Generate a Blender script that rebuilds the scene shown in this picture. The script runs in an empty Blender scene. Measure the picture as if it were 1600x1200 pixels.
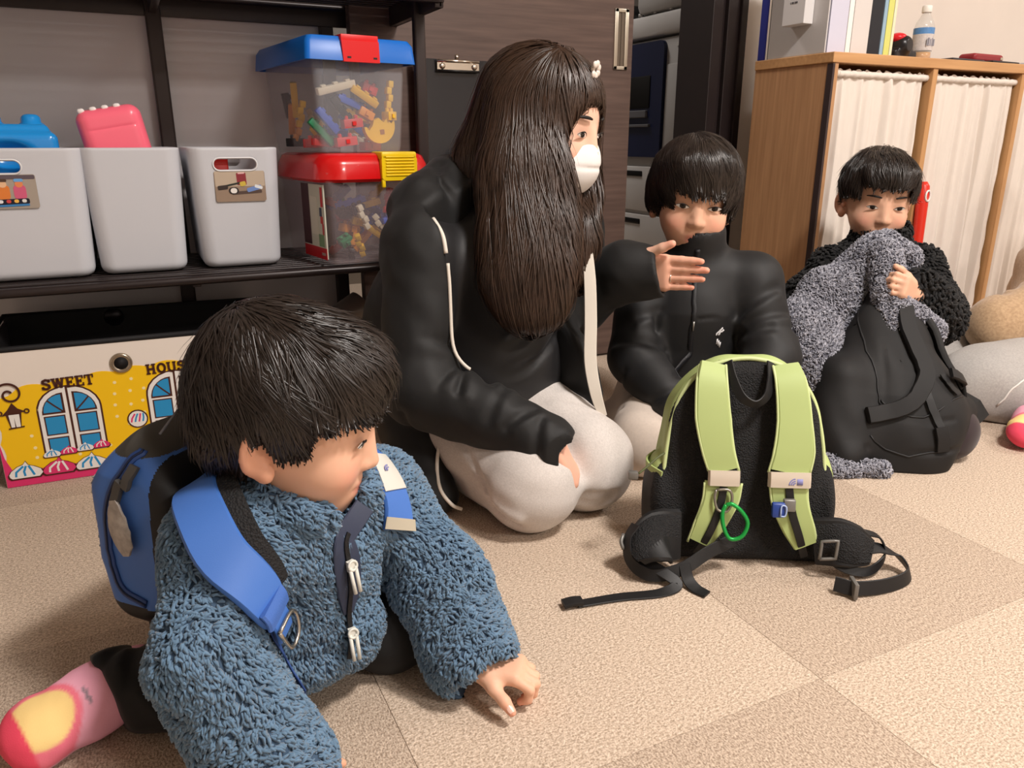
import bpy, bmesh, math, random
import numpy as np
from mathutils import Vector, Matrix

random.seed(7)
rng = np.random.default_rng(11)
SC = bpy.context.scene
COL = SC.collection

# ------------------------------------------------------------------ camera, world, light, exposure
CAM_H = 0.64
cam_d = bpy.data.cameras.new('camera')
cam = bpy.data.objects.new('camera', cam_d)
COL.objects.link(cam)
cam_d.sensor_width = 36.0
cam_d.lens = 27.0
cam_d.clip_start = 0.02
cam.location = (0, 0, CAM_H)
PITCH = math.atan(379 / 1200.0)
YAW = math.radians(26.1)
cam.rotation_euler = (math.pi / 2 - PITCH, 0, -YAW)
SC.camera = cam

world = bpy.data.worlds.new('world')
SC.world = world
world.use_nodes = True
world.node_tree.nodes['Background'].inputs[0].default_value = (1.0, 0.9, 0.8, 1)
world.node_tree.nodes['Background'].inputs[1].default_value = 0.03

SC.view_settings.view_transform = 'Standard'
SC.view_settings.look = 'None'
SC.view_settings.gamma = 1.0
SC.view_settings.use_curve_mapping = False
SC.view_settings.exposure = 0.0


def area_light(name, loc, size, power, color, target=None, size_y=None):
    l = bpy.data.lights.new(name, 'AREA')
    l.energy = power
    l.color = color
    l.size = size
    if size_y:
        l.shape = 'RECTANGLE'
        l.size_y = size_y
    o = bpy.data.objects.new(name, l)
    o.location = loc
    COL.objects.link(o)
    return o


WARM = (1.0, 0.935, 0.88)
area_light('ceiling_and_fill_light', (1.15, -0.15, 2.33), 0.36, 70, WARM)
area_light('ceiling_and_fill_light', (1.5, -2.0, 2.33), 0.5, 54, WARM)  # added fill lamp behind the viewer, brightens the front faces
area_light('ceiling_and_fill_light', (1.2, 3.1, 2.33), 0.4, 18, WARM)  # added lamp beyond the door, brightens the copier
area_light('ceiling_and_fill_light', (3.3, 0.2, 2.33), 0.5, 30, WARM)


# ------------------------------------------------------------------ materials
def lin(c):
    r = []
    for v in c[:3]:
        v = v / 255.0
        r.append(v / 12.92 if v <= 0.04045 else ((v + 0.055) / 1.055) ** 2.4)
    return tuple(r) + (1.0,)


MATS = {}


def mat(name, color=(128, 128, 128), rough=0.5, metal=0.0, var=0.0, vscale=20.0, bump=0.0, bscale=200.0, spec=0.5,
        trans=0.0, ior=1.45, alpha=1.0, stretch=None, color2=None, attr=None, emis=None, coat=0.0, sheen=0.0, kind='noise',
        bdist=0.002, bstretch=None, sss=0.0):
    if name in MATS:
        return MATS[name]
    m = bpy.data.materials.new(name)
    m.use_nodes = True
    nt = m.node_tree
    N, L = nt.nodes, nt.links
    b = N['Principled BSDF']
    b.inputs['Base Color'].default_value = lin(color)
    b.inputs['Roughness'].default_value = rough
    b.inputs['Metallic'].default_value = metal
    b.inputs['Specular IOR Level'].default_value = spec
    b.inputs['Transmission Weight'].default_value = trans
    b.inputs['IOR'].default_value = ior
    b.inputs['Alpha'].default_value = alpha
    b.inputs['Coat Weight'].default_value = coat
    b.inputs['Sheen Weight'].default_value = sheen
    if sss:
        b.inputs['Subsurface Weight'].default_value = sss
        b.inputs['Subsurface Radius'].default_value = (0.010, 0.004, 0.002)
        b.inputs['Subsurface Scale'].default_value = 0.4
    if emis:
        b.inputs['Emission Color'].default_value = lin(emis[0])
        b.inputs['Emission Strength'].default_value = emis[1]
    tc = N.new('ShaderNodeTexCoord')

    def mapped(st):
        if not st:
            return tc.outputs['Object']
        mp = N.new('ShaderNodeMapping')
        mp.inputs['Scale'].default_value = st
        L.new(tc.outputs['Object'], mp.inputs['Vector'])
        return mp.outputs['Vector']
    base = None
    if attr:
        a = N.new('ShaderNodeAttribute')
        a.attribute_name = attr
        base = a.outputs['Color']
        L.new(base, b.inputs['Base Color'])
    if var > 0 or color2:
        nz = N.new('ShaderNodeTexNoise')
        nz.inputs['Scale'].default_value = vscale
        nz.inputs['Detail'].default_value = 6
        L.new(mapped(stretch), nz.inputs['Vector'])
        rp = N.new('ShaderNodeMapRange')
        rp.inputs['From Min'].default_value = 0.3
        rp.inputs['From Max'].default_value = 0.7
        L.new(nz.outputs['Fac'], rp.inputs['Value'])
        mx = N.new('ShaderNodeMix')
        mx.data_type = 'RGBA'
        L.new(rp.outputs['Result'], mx.inputs['Factor'])
        if color2:
            mx.inputs['A'].default_value = lin(color)
            mx.inputs['B'].default_value = lin(color2)
            L.new(mx.outputs['Result'], b.inputs['Base Color'])
        else:
            rp.inputs['To Min'].default_value = 1 - var
            rp.inputs['To Max'].default_value = 1 + var
            mx.blend_type = 'MULTIPLY'
            mx.inputs['Factor'].default_value = 1.0
            for lk in list(mx.inputs['Factor'].links):
                L.remove(lk)
            L.new(rp.outputs['Result'], mx.inputs['B'])
            if base is not None:
                L.new(base, mx.inputs['A'])
            else:
                mx.inputs['A'].default_value = lin(color)
            L.new(mx.outputs['Result'], b.inputs['Base Color'])
    if bump > 0:
        if kind == 'noise':
            nb = N.new('ShaderNodeTexNoise')
            nb.inputs['Scale'].default_value = bscale
            nb.inputs['Detail'].default_value = 4
            h = nb.outputs['Fac']
        elif kind == 'voronoi':
            nb = N.new('ShaderNodeTexVoronoi')
            nb.inputs['Scale'].default_value = bscale
            h = nb.outputs['Distance']
        else:
            nb = N.new('ShaderNodeTexWave')
            nb.inputs['Scale'].default_value = bscale
            nb.inputs['Distortion'].default_value = 0.6
            nb.bands_direction = kind
            h = nb.outputs['Fac']
        L.new(mapped(bstretch), nb.inputs['Vector'])
        bp = N.new('ShaderNodeBump')
        bp.inputs['Strength'].default_value = bump
        bp.inputs['Distance'].default_value = bdist
        L.new(h, bp.inputs['Height'])
        L.new(bp.outputs['Normal'], b.inputs['Normal'])
    MATS[name] = m
    return m


# ------------------------------------------------------------------ objects
BASE = {}


def tag(o, label=None, cat=None, group=None, kind=None):
    if label:
        o['label'] = label
    if cat:
        o['category'] = cat
    if group:
        o['group'] = group
    if kind:
        o['kind'] = kind
    return o


def empty(name, loc=(0, 0, 0), rot=(0, 0, 0), label=None, cat=None, group=None, kind=None, world=False):
    """top-level Empty at a thing's base; world=True: the parts are given in world coordinates"""
    o = bpy.data.objects.new(name, None)
    o.empty_display_size = 0.05
    COL.objects.link(o)
    o.location = loc
    o.rotation_euler = rot
    if world:
        BASE[o.name] = Vector(loc)
    return tag(o, label, cat, group, kind)


def link(name, me, m=None, parent=None, smooth=True, loc=None, rot=None):
    o = bpy.data.objects.new(name, me)
    COL.objects.link(o)
    if m is not None:
        for mm in (m if isinstance(m, (list, tuple)) else [m]):
            me.materials.append(mm)
    if smooth is True:
        me.shade_smooth()
    elif smooth:
        me.shade_smooth()
        me.set_sharp_from_angle(angle=math.radians(smooth))
    if parent is not None:
        o.parent = parent
        if parent.name in BASE:
            BASE[o.name] = BASE[parent.name]
            me.transform(Matrix.Translation(-BASE[parent.name]))
    if loc is not None:
        o.location = loc
    if rot is not None:
        o.rotation_euler = rot
    return o


def obj(name, vf, m=None, parent=None, smooth=40, loc=None, rot=None, mi=None, col=None):
    v, f = vf[0], vf[1]
    me = bpy.data.meshes.new(name)
    if isinstance(v, np.ndarray) and isinstance(f, np.ndarray):
        fast_mesh(me, v, f)
    else:
        me.from_pydata([tuple(p) for p in v], [], [tuple(q) for q in f])
    if mi is not None:
        me.polygons.foreach_set('material_index', np.asarray(mi, np.int32))
    me.update()
    if col is not None:
        a = me.color_attributes.new('col', 'FLOAT_COLOR', 'POINT')
        c = np.ones((len(v), 4), np.float32)
        c[:, :3] = col
        a.data.foreach_set('color', c.ravel())
    return link(name, me, m, parent, smooth, loc, rot)


def fast_mesh(me, v, f):
    n, k = f.shape
    me.vertices.add(len(v))
    me.vertices.foreach_set('co', np.asarray(v, np.float32).ravel())
    me.loops.add(n * k)
    me.loops.foreach_set('vertex_index', np.asarray(f, np.int32).ravel())
    me.polygons.add(n)
    me.polygons.foreach_set('loop_start', np.arange(0, n * k, k, dtype=np.int32))
    me.polygons.foreach_set('loop_total', np.full(n, k, np.int32))
    me.update(calc_edges=True)


class MB:
    """collects simple solids into one mesh"""

    def __init__(s):
        s.v, s.f, s.mi = [], [], []

    def raw(s, v, f, mi=0):
        b = len(s.v)
        s.v += [tuple(p) for p in v]
        s.f += [tuple(b + i for i in q) for q in f]
        s.mi += [mi] * len(f)
        return s

    def box(s, lo, hi, mi=0, bev=0.0, M=None):
        bm = bmesh.new()
        bmesh.ops.create_cube(bm, size=1)
        for p in bm.verts:
            p.co = Vector([(lo[i] + hi[i]) / 2 + p.co[i] * (hi[i] - lo[i]) for i in range(3)])
        if bev > 0:
            bmesh.ops.bevel(bm, geom=bm.edges[:], offset=bev, segments=2, affect='EDGES', profile=0.5)
        if M is not None:
            bmesh.ops.transform(bm, matrix=M, verts=bm.verts)
        s.bm(bm, mi)
        return s

    def bm(s, bm, mi=0):
        bm.verts.index_update()
        s.raw([p.co for p in bm.verts], [[q.index for q in f.verts] for f in bm.faces], mi)
        bm.free()

    def tube(s, pts, r, n=8, mi=0, cap=True):
        v, f = tube(pts, r, n, cap)
        return s.raw(v, f, mi)

    def prism(s, poly, z0, z1, mi=0, M=None):
        """poly: ccw 2-D outline in xz facing -y; extruded along y from z0 to z1 (z0 front)"""
        n = len(poly)
        v = [(p[0], z0, p[1]) for p in poly] + [(p[0], z1, p[1]) for p in poly]
        if M is not None:
            v = [M @ Vector(p) for p in v]
        f = [tuple(range(n)), tuple(range(2 * n - 1, n - 1, -1))]
        f += [(i, i + n, (i + 1) % n + n, (i + 1) % n) for i in range(n)]
        return s.raw(v, f, mi)

    def lathe(s, prof, n=24, c=(0, 0, 0), mi=0):
        v, f = [], []
        for r, z in prof:
            for k in range(n):
                a = 2 * math.pi * k / n
                v.append((c[0] + r * math.cos(a), c[1] + r * math.sin(a), c[2] + z))
        for i in range(len(prof) - 1):
            for k in range(n):
                f.append((i * n + k, i * n + (k + 1) % n, (i + 1) * n + (k + 1) % n, (i + 1) * n + k))
        f.append(tuple(range(n - 1, -1, -1)))
        f.append(tuple((len(prof) - 1) * n + k for k in range(n)))
        return s.raw(v, f, mi)

    def build(s, name, m, parent=None, smooth=40, **k):
        return obj(name, (s.v, s.f), m, parent, smooth, mi=s.mi, **k)


def catmull(pts, n=6):
    P = np.asarray(pts, float)
    if len(P) < 3 or n < 2:
        return P
    Q = np.vstack([2 * P[0] - P[1], P, 2 * P[-1] - P[-2]])
    out = []
    for i in range(1, len(Q) - 2):
        p0, p1, p2, p3 = Q[i - 1], Q[i], Q[i + 1], Q[i + 2]
        for k in range(n):
            t = k / n
            out.append(0.5 * (2 * p1 + (p2 - p0) * t + (2 * p0 - 5 * p1 + 4 * p2 - p3) * t * t + (3 * p1 - p0 - 3 * p2 + p3) * t ** 3))
    out.append(P[-1])
    return np.array(out)


def frames(P, up=None):
    P = np.asarray(P, float)
    T = np.gradient(P, axis=0)
    T /= np.linalg.norm(T, axis=1)[:, None] + 1e-12
    u = np.array([0.0, 0, 1]) if up is None else np.asarray(up, float)
    if up is None and abs(T[0] @ u) > 0.9:
        u = np.array([1.0, 0, 0])
    Ns = []
    for t in T:
        w = u - t * (u @ t)
        w /= np.linalg.norm(w) + 1e-12
        Ns.append(w)
        if up is None:
            u = w
    Ns = np.array(Ns)
    return T, Ns, np.cross(T, Ns)


def tube(pts, r, n=8, cap=True, flat=1.0, up=None):
    P = np.asarray(pts, float)
    T, Nn, B = frames(P, up)
    r = np.broadcast_to(np.asarray(r, float), (len(P),))
    a = np.arange(n) * 2 * math.pi / n
    V = P[:, None] + (np.cos(a)[None, :, None] * B[:, None] + flat * np.sin(a)[None, :, None] * Nn[:, None]) * r[:, None, None]
    v = V.reshape(-1, 3).tolist()
    f = []
    for i in range(len(P) - 1):
        for k in range(n):
            f.append((i * n + k, i * n + (k + 1) % n, (i + 1) * n + (k + 1) % n, (i + 1) * n + k))
    if cap:
        f.append(tuple(range(n - 1, -1, -1)))
        f.append(tuple((len(P) - 1) * n + k for k in range(n)))
    return v, f


def strap(pts, nrm, w, th, sub=6, wprof=None):
    """flat webbing along a polyline; nrm: one outward normal or one per point; returns v,f"""
    P = catmull(pts, sub)
    n0 = np.asarray(nrm, float)
    if n0.ndim == 1:
        Nn = np.repeat(n0[None], len(P), 0)
    else:
        Nn = catmull(n0, sub)
    W = np.broadcast_to(np.asarray(w, float), (len(np.asarray(pts)),))
    W = np.interp(np.linspace(0, len(pts) - 1, len(P)), np.arange(len(pts)), W)
    T = np.gradient(P, axis=0)
    T /= np.linalg.norm(T, axis=1)[:, None] + 1e-12
    Nn = Nn - T * (Nn * T).sum(1)[:, None]
    Nn /= np.linalg.norm(Nn, axis=1)[:, None] + 1e-12
    S = np.cross(T, Nn)
    # rounded rectangle profile, 8 points
    e = 0.30
    prof = [(-1, -.5 * e), (-1, .5 * e), (-.9, .5), (0, .56), (.9, .5), (1, .5 * e), (1, -.5 * e), (.9, -.5), (0, -.5), (-.9, -.5)]
    k = len(prof)
    v = []
    for i in range(len(P)):
        for a, b in prof:
            v.append(P[i] + S[i] * a * W[i] / 2 + Nn[i] * b * th)
    f = []
    for i in range(len(P) - 1):
        for j in range(k):
            f.append((i * k + j, (i + 1) * k + j, (i + 1) * k + (j + 1) % k, i * k + (j + 1) % k))
    f.append(tuple(range(k)))
    f.append(tuple((len(P) - 1) * k + j for j in range(k - 1, -1, -1)))
    return v, f


def rrect(w, h, r, n=5):
    """ccw rounded rectangle outline centred on the origin"""
    out = []
    for cx, cy, a0 in ((w / 2 - r, h / 2 - r, 0), (-w / 2 + r, h / 2 - r, 90), (-w / 2 + r, -h / 2 + r, 180), (w / 2 - r, -h / 2 + r, 270)):
        for k in range(n + 1):
            a = math.radians(a0 + 90 * k / n)
            out.append((cx + r * math.cos(a), cy + r * math.sin(a)))
    return out


# ------------------------------------------------------------------ signed-distance modelling (soft bodies, cloth, bags)
def nrmz(v):
    v = np.asarray(v, float)
    return v / (np.linalg.norm(v) + 1e-12)


class SDF:
    def __init__(s, lo, hi, v):
        s.lo = np.asarray(lo, np.float32)
        s.vx = v
        s.n = np.ceil((np.asarray(hi) - np.asarray(lo)) / v).astype(int) + 1
        s.d = np.full(s.n, 0.06, np.float32)

    def win(s, lo, hi):
        a = np.clip(np.floor((np.asarray(lo) - s.lo) / s.vx).astype(int), 0, s.n)
        b = np.clip(np.ceil((np.asarray(hi) - s.lo) / s.vx).astype(int) + 1, 0, s.n)
        sl = tuple(slice(a[i], b[i]) for i in range(3))
        X = (s.lo[0] + s.vx * np.arange(a[0], b[0], dtype=np.float32))[:, None, None]
        Y = (s.lo[1] + s.vx * np.arange(a[1], b[1], dtype=np.float32))[None, :, None]
        Z = (s.lo[2] + s.vx * np.arange(a[2], b[2], dtype=np.float32))[None, None, :]
        return sl, X, Y, Z

    def add(s, prim, k=0.012):
        fn, lo, hi = prim
        m = k + 3 * s.vx
        sl, X, Y, Z = s.win(np.asarray(lo) - m, np.asarray(hi) + m)
        cur = s.d[sl]
        if cur.size == 0:
            return s
        q = fn(X, Y, Z).astype(np.float32)
        if k > 0:
            h = np.clip(0.5 + 0.5 * (cur - q) / k, 0, 1)
            s.d[sl] = cur * (1 - h) + q * h - k * h * (1 - h)
        else:
            s.d[sl] = np.minimum(cur, q)
        return s

    def cut(s, prim, k=0.004):
        fn, lo, hi = prim
        m = k + 3 * s.vx
        sl, X, Y, Z = s.win(np.asarray(lo) - m, np.asarray(hi) + m)
        cur = s.d[sl]
        if cur.size == 0:
            return s
        q = -fn(X, Y, Z).astype(np.float32)
        if k > 0:
            h = np.clip(0.5 - 0.5 * (cur - q) / k, 0, 1)
            s.d[sl] = cur * (1 - h) + q * h + k * h * (1 - h)
        else:
            s.d[sl] = np.maximum(cur, q)
        return s

    def crease(s, pts, r, depth):
        """groove (depth > 0) or ridge (depth < 0) along a polyline"""
        P = catmull(pts, 3)
        for a, b in zip(P[:-1], P[1:]):
            pass
        lo, hi = P.min(0) - 3 * r, P.max(0) + 3 * r
        sl, X, Y, Z = s.win(lo, hi)
        if s.d[sl].size == 0:
            return s
        best = None
        for a, b in zip(P[:-1], P[1:]):
            q = seg_d2(X, Y, Z, a, b)
            best = q if best is None else np.minimum(best, q)
        s.d[sl] += (depth * np.exp(-best / (r * r))).astype(np.float32)
        return s

    def noise(s, amp, freq, seed=0, n=7, lo=None, hi=None, axis=None):
        g = np.random.default_rng(seed)
        sl, X, Y, Z = s.win(s.lo if lo is None else lo, (s.lo + s.vx * s.n) if hi is None else hi)
        near = np.abs(s.d[sl]) < 0.03
        ii = np.nonzero(near)
        x, y, z = X.ravel()[ii[0]], Y.ravel()[ii[1]], Z.ravel()[ii[2]]
        t = np.zeros(len(x), np.float32)
        for _ in range(n):
            w = g.normal(size=3)
            w = w / np.linalg.norm(w) * freq * g.uniform(0.6, 1.6)
            w2 = g.normal(size=3) * freq * 0.5
            t += np.sin(w[0] * x + w[1] * y + w[2] * z + 1.6 * np.sin(w2[0] * x + w2[1] * y + w2[2] * z) + g.uniform(0, 6.3))
        d = s.d[sl]
        d[ii] += (amp * t / math.sqrt(n)).astype(np.float32)
        s.d[sl] = d
        return s

    def mesh(s, tri=False):
        d = s.d
        d[0] = d[-1] = 0.05
        d[:, 0] = d[:, -1] = 0.05
        d[:, :, 0] = d[:, :, -1] = 0.05
        ins = d < 0
        cnt = np.zeros(tuple(np.array(d.shape) - 1), np.uint8)
        for i in (0, 1):
            for j in (0, 1):
                for k in (0, 1):
                    cnt += ins[i:d.shape[0] - 1 + i, j:d.shape[1] - 1 + j, k:d.shape[2] - 1 + k]
        act = (cnt > 0) & (cnt < 8)
        I, J, K = np.nonzero(act)
        idx = np.full(act.shape, -1, np.int32)
        idx[I, J, K] = np.arange(len(I))
        c = {}
        for i in (0, 1):
            for j in (0, 1):
                for k in (0, 1):
                    c[i, j, k] = d[I + i, J + j, K + k]
        acc = np.zeros((len(I), 3), np.float32)
        num = np.zeros(len(I), np.float32)
        ed = []
        for i in (0, 1):
            for j in (0, 1):
                ed += [((0, i, j), (1, i, j)), ((i, 0, j), (i, 1, j)), ((i, j, 0), (i, j, 1))]
        for a, b in ed:
            da, db = c[a], c[b]
            m = (da < 0) != (db < 0)
            t = np.where(m, da / np.where(m, da - db, 1), 0)
            p = np.array(a, np.float32)[None] + t[:, None] * (np.array(b, np.float32) - np.array(a, np.float32))[None]
            acc += np.where(m[:, None], p, 0)
            num += m
        V = (acc / num[:, None] + np.stack([I, J, K], 1)) * s.vx + s.lo
        F = []
        A = ins[:-1, 1:-1, 1:-1] != ins[1:, 1:-1, 1:-1]
        i, j, k = np.nonzero(A)
        j, k = j + 1, k + 1
        q = np.stack([idx[i, j - 1, k - 1], idx[i, j, k - 1], idx[i, j, k], idx[i, j - 1, k]], 1)
        fl = ins[i, j, k]
        F += [q[fl], q[~fl][:, ::-1]]
        A = ins[1:-1, :-1, 1:-1] != ins[1:-1, 1:, 1:-1]
        i, j, k = np.nonzero(A)
        i, k = i + 1, k + 1
        q = np.stack([idx[i - 1, j, k - 1], idx[i - 1, j, k], idx[i, j, k], idx[i, j, k - 1]], 1)
        fl = ins[i, j, k]
        F += [q[fl], q[~fl][:, ::-1]]
        A = ins[1:-1, 1:-1, :-1] != ins[1:-1, 1:-1, 1:]
        i, j, k = np.nonzero(A)
        i, j = i + 1, j + 1
        q = np.stack([idx[i - 1, j - 1, k], idx[i, j - 1, k], idx[i, j, k], idx[i - 1, j, k]], 1)
        fl = ins[i, j, k]
        F += [q[fl], q[~fl][:, ::-1]]
        return V, np.concatenate(F)


def seg_d2(X, Y, Z, a, b):
    a = np.asarray(a, float)
    ba = np.asarray(b, float) - a
    L2 = float(ba @ ba) + 1e-12
    px, py, pz = X - a[0], Y - a[1], Z - a[2]
    t = np.clip((px * ba[0] + py * ba[1] + pz * ba[2]) / L2, 0, 1)
    return (px - t * ba[0]) ** 2 + (py - t * ba[1]) ** 2 + (pz - t * ba[2]) ** 2


def cone(a, b, ra, rb=None, axis=None, ratio=1.0):
    """round cone; with axis: the section is squeezed along axis to ratio of its radius"""
    a, b = np.asarray(a, float), np.asarray(b, float)
    rb = ra if rb is None else rb
    ba = b - a
    L2 = float(ba @ ba) + 1e-12
    ax = None if axis is None else nrmz(axis)

    def fn(X, Y, Z):
        px, py, pz = X - a[0], Y - a[1], Z - a[2]
        t = np.clip((px * ba[0] + py * ba[1] + pz * ba[2]) / L2, 0, 1)
        qx, qy, qz = px - t * ba[0], py - t * ba[1], pz - t * ba[2]
        r = ra + (rb - ra) * t
        if ax is None:
            return np.sqrt(qx * qx + qy * qy + qz * qz) - r
        s = qx * ax[0] + qy * ax[1] + qz * ax[2]
        e2 = np.maximum(qx * qx + qy * qy + qz * qz - s * s, 0)
        k0 = np.sqrt(e2 / r ** 2 + s * s / (r * ratio) ** 2) + 1e-9
        k1 = np.sqrt(e2 / r ** 4 + s * s / (r * ratio) ** 4) + 1e-9
        return k0 * (k0 - 1) / k1
    R = max(ra, rb)
    return fn, np.minimum(a, b) - R, np.maximum(a, b) + R


def basis(fwd, up):
    """columns: side, fwd, up"""
    f = nrmz(fwd)
    s = nrmz(np.cross(f, up))
    return np.stack([s, f, np.cross(s, f)], 1)


def ell(c, r, B=None):
    c = np.asarray(c, float)
    r = np.asarray(r, float)
    B = np.eye(3) if B is None else B

    def fn(X, Y, Z):
        px, py, pz = X - c[0], Y - c[1], Z - c[2]
        k0 = 0
        k1 = 0
        for i in range(3):
            q = px * B[0, i] + py * B[1, i] + pz * B[2, i]
            k0 = k0 + (q / r[i]) ** 2
            k1 = k1 + (q / r[i] ** 2) ** 2
        k0 = np.sqrt(k0) + 1e-9
        return k0 * (k0 - 1) / (np.sqrt(k1) + 1e-9)
    ext = np.sqrt(((B * r[None]) ** 2).sum(1))
    return fn, c - ext, c + ext


def rbox(c, half, rad, B=None):
    c = np.asarray(c, float)
    half = np.asarray(half, float) - rad
    B = np.eye(3) if B is None else B

    def fn(X, Y, Z):
        px, py, pz = X - c[0], Y - c[1], Z - c[2]
        o = 0
        ins = None
        for i in range(3):
            q = np.abs(px * B[0, i] + py * B[1, i] + pz * B[2, i]) - half[i]
            o = o + np.maximum(q, 0) ** 2
            ins = q if ins is None else np.maximum(ins, q)
        return np.sqrt(o) + np.minimum(ins, 0) - rad
    ext = (np.abs(B) * (half + rad)[None]).sum(1)
    return fn, c - ext, c + ext


def half_space(p, n, lo, hi):
    """everything on the side of n"""
    p = np.asarray(p, float)
    n = nrmz(n)
    return (lambda X, Y, Z: -((X - p[0]) * n[0] + (Y - p[1]) * n[1] + (Z - p[2]) * n[2])), np.asarray(lo), np.asarray(hi)


def chain(F, pts, rad, k=0.02, axis=None, ratio=1.0):
    for i in range(len(pts) - 1):
        F.add(cone(pts[i], pts[i + 1], rad[i], rad[i + 1], axis, ratio), k)
    return F


def vnormals(V, Fc):
    n = np.zeros_like(V, dtype=np.float64)
    a, b, c, d = (V[Fc[:, i]] for i in range(4))
    fn = np.cross(c - a, d - b)
    for i in range(4):
        np.add.at(n, Fc[:, i], fn)
    return n / (np.linalg.norm(n, axis=1)[:, None] + 1e-15)


def scatter(V, Fc, count, seed=0, keep=None):
    """area-weighted random points and normals on a quad mesh"""
    g = np.random.default_rng(seed)
    a, b, c, d = (V[Fc[:, i]] for i in range(4))
    fn = np.cross(c - a, d - b)
    ar = np.linalg.norm(fn, axis=1)
    if keep is not None:
        ar = ar * keep((a + c) / 2, fn / (ar[:, None] + 1e-15))
    p = g.choice(len(Fc), count, p=ar / ar.sum())
    u, w = g.random(count)[:, None], g.random(count)[:, None]
    P = (a[p] * (1 - u) + b[p] * u) * (1 - w) + (d[p] * (1 - u) + c[p] * u) * w
    N = vnormals(V, Fc)
    Nn = N[Fc[p]].mean(1)
    return P, Nn / (np.linalg.norm(Nn, axis=1)[:, None] + 1e-15)


def wave3(P, freq, seed, n=5):
    g = np.random.default_rng(seed)
    t = np.zeros(len(P))
    for _ in range(n):
        w = g.normal(size=3)
        w = w / np.linalg.norm(w) * freq * g.uniform(0.6, 1.5)
        t += np.sin(P @ w + 1.5 * np.sin(P @ (g.normal(size=3) * freq * 0.5)) + g.uniform(0, 6.3))
    return t / math.sqrt(n)


def tufts(P, N, length, width, height, seed=0, flow=None, lift=0.35, jitter=0.5, flowfreq=40):
    """worm-like pile tufts lying on a surface: every tuft a small bent droplet"""
    g = np.random.default_rng(seed)
    n = len(P)
    f = np.stack([wave3(P, flowfreq, seed + 1), wave3(P, flowfreq, seed + 2), wave3(P, flowfreq, seed + 3)], 1)
    if flow is not None:
        f = f * 0.6 + np.asarray(flow)[None] * 1.0
    f += g.normal(size=(n, 3)) * jitter
    T = f - N * (f * N).sum(1)[:, None]
    T /= np.linalg.norm(T, axis=1)[:, None] + 1e-9
    S = np.cross(N, T)
    L = length * g.uniform(0.7, 1.35, n)[:, None]
    W = width * g.uniform(0.75, 1.3, n)[:, None]
    H = height * g.uniform(0.7, 1.3, n)[:, None]
    bend = g.normal(size=n)[:, None] * 0.35
    rings = [(-0.5, 0.6, -0.35), (0.0, 1.0, 0.35), (0.5, 0.4, 0.8)]
    k = 4
    V = []
    for t, r, h in rings:
        C = P + T * L * t + S * bend * L * (t * t) * 1.5 + N * (H * (0.2 + lift * 2 * h))
        for j in range(k):
            a = 2 * math.pi * j / k
            V.append(C + S * W * 0.5 * r * math.cos(a) + N * H * 0.5 * r * math.sin(a))
    V = np.stack(V, 1)
    q = []
    m = len(rings)
    for i in range(m - 1):
        for j in range(k):
            q.append((i * k + j, i * k + (j + 1) % k, (i + 1) * k + (j + 1) % k, (i + 1) * k + j))
    q.append(((m - 1) * k, (m - 1) * k + 1, (m - 1) * k + 2, (m - 1) * k + 3))
    q = np.array(q)
    Fc = (q[None] + (np.arange(n) * (m * k))[:, None, None]).reshape(-1, 4)
    return V.reshape(-1, 3), Fc


def ribbons(paths, nrm, width, taper=0.25):
    """paths (n, m, 3) and facing normals (n, m, 3) -> thin strands"""
    n, m, _ = paths.shape
    T = np.gradient(paths, axis=1)
    S = np.cross(T, nrm)
    S /= np.linalg.norm(S, axis=2)[..., None] + 1e-12
    w = np.asarray(width).reshape(-1, 1) * np.interp(np.linspace(0, 1, m), [0, 0.15, 0.7, 1], [0.7, 1, 0.9, taper])[None]
    up = nrm * (w * 0.35)[..., None]
    A = paths - S * w[..., None] / 2
    C = paths + up
    B = paths + S * w[..., None] / 2
    V = np.stack([A, C, B], 2).reshape(-1, 3)
    i = np.arange(m - 1)
    q = np.concatenate([np.stack([i * 3, i * 3 + 1, i * 3 + 4, i * 3 + 3], 1), np.stack([i * 3 + 1, i * 3 + 2, i * 3 + 5, i * 3 + 4], 1)])
    Fc = (q[None] + (np.arange(n) * m * 3)[:, None, None]).reshape(-1, 4)
    return V, Fc

# ================================================================== THE ROOM
M_wall = mat('wall_paint', (232, 224, 216), 0.75, var=0.02, vscale=8, bump=0.15, bscale=260, bdist=0.001)
M_gloss_wall = mat('gloss_panel', (214, 210, 212), 0.24, var=0.015, vscale=3, spec=0.45)
M_ceil = mat('ceiling_white', (235, 230, 222), 0.9, bump=0.1, bscale=150)
M_darkwood = mat('dark_wood', (104, 84, 76), 0.42, color2=(82, 65, 59), vscale=14, stretch=(0.35, 1, 6), bump=0.08, bscale=40, bstretch=(0.4, 1, 9), bdist=0.001)
M_jamb = mat('jamb_dark', (40, 31, 31), 0.45, var=0.06, vscale=20)
M_steel = mat('satin_steel', (205, 196, 180), 0.32, metal=0.7)
M_blackmetal = mat('rack_metal', (44, 36, 36), 0.34, metal=0.25, var=0.05, vscale=30, spec=0.5)


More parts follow.
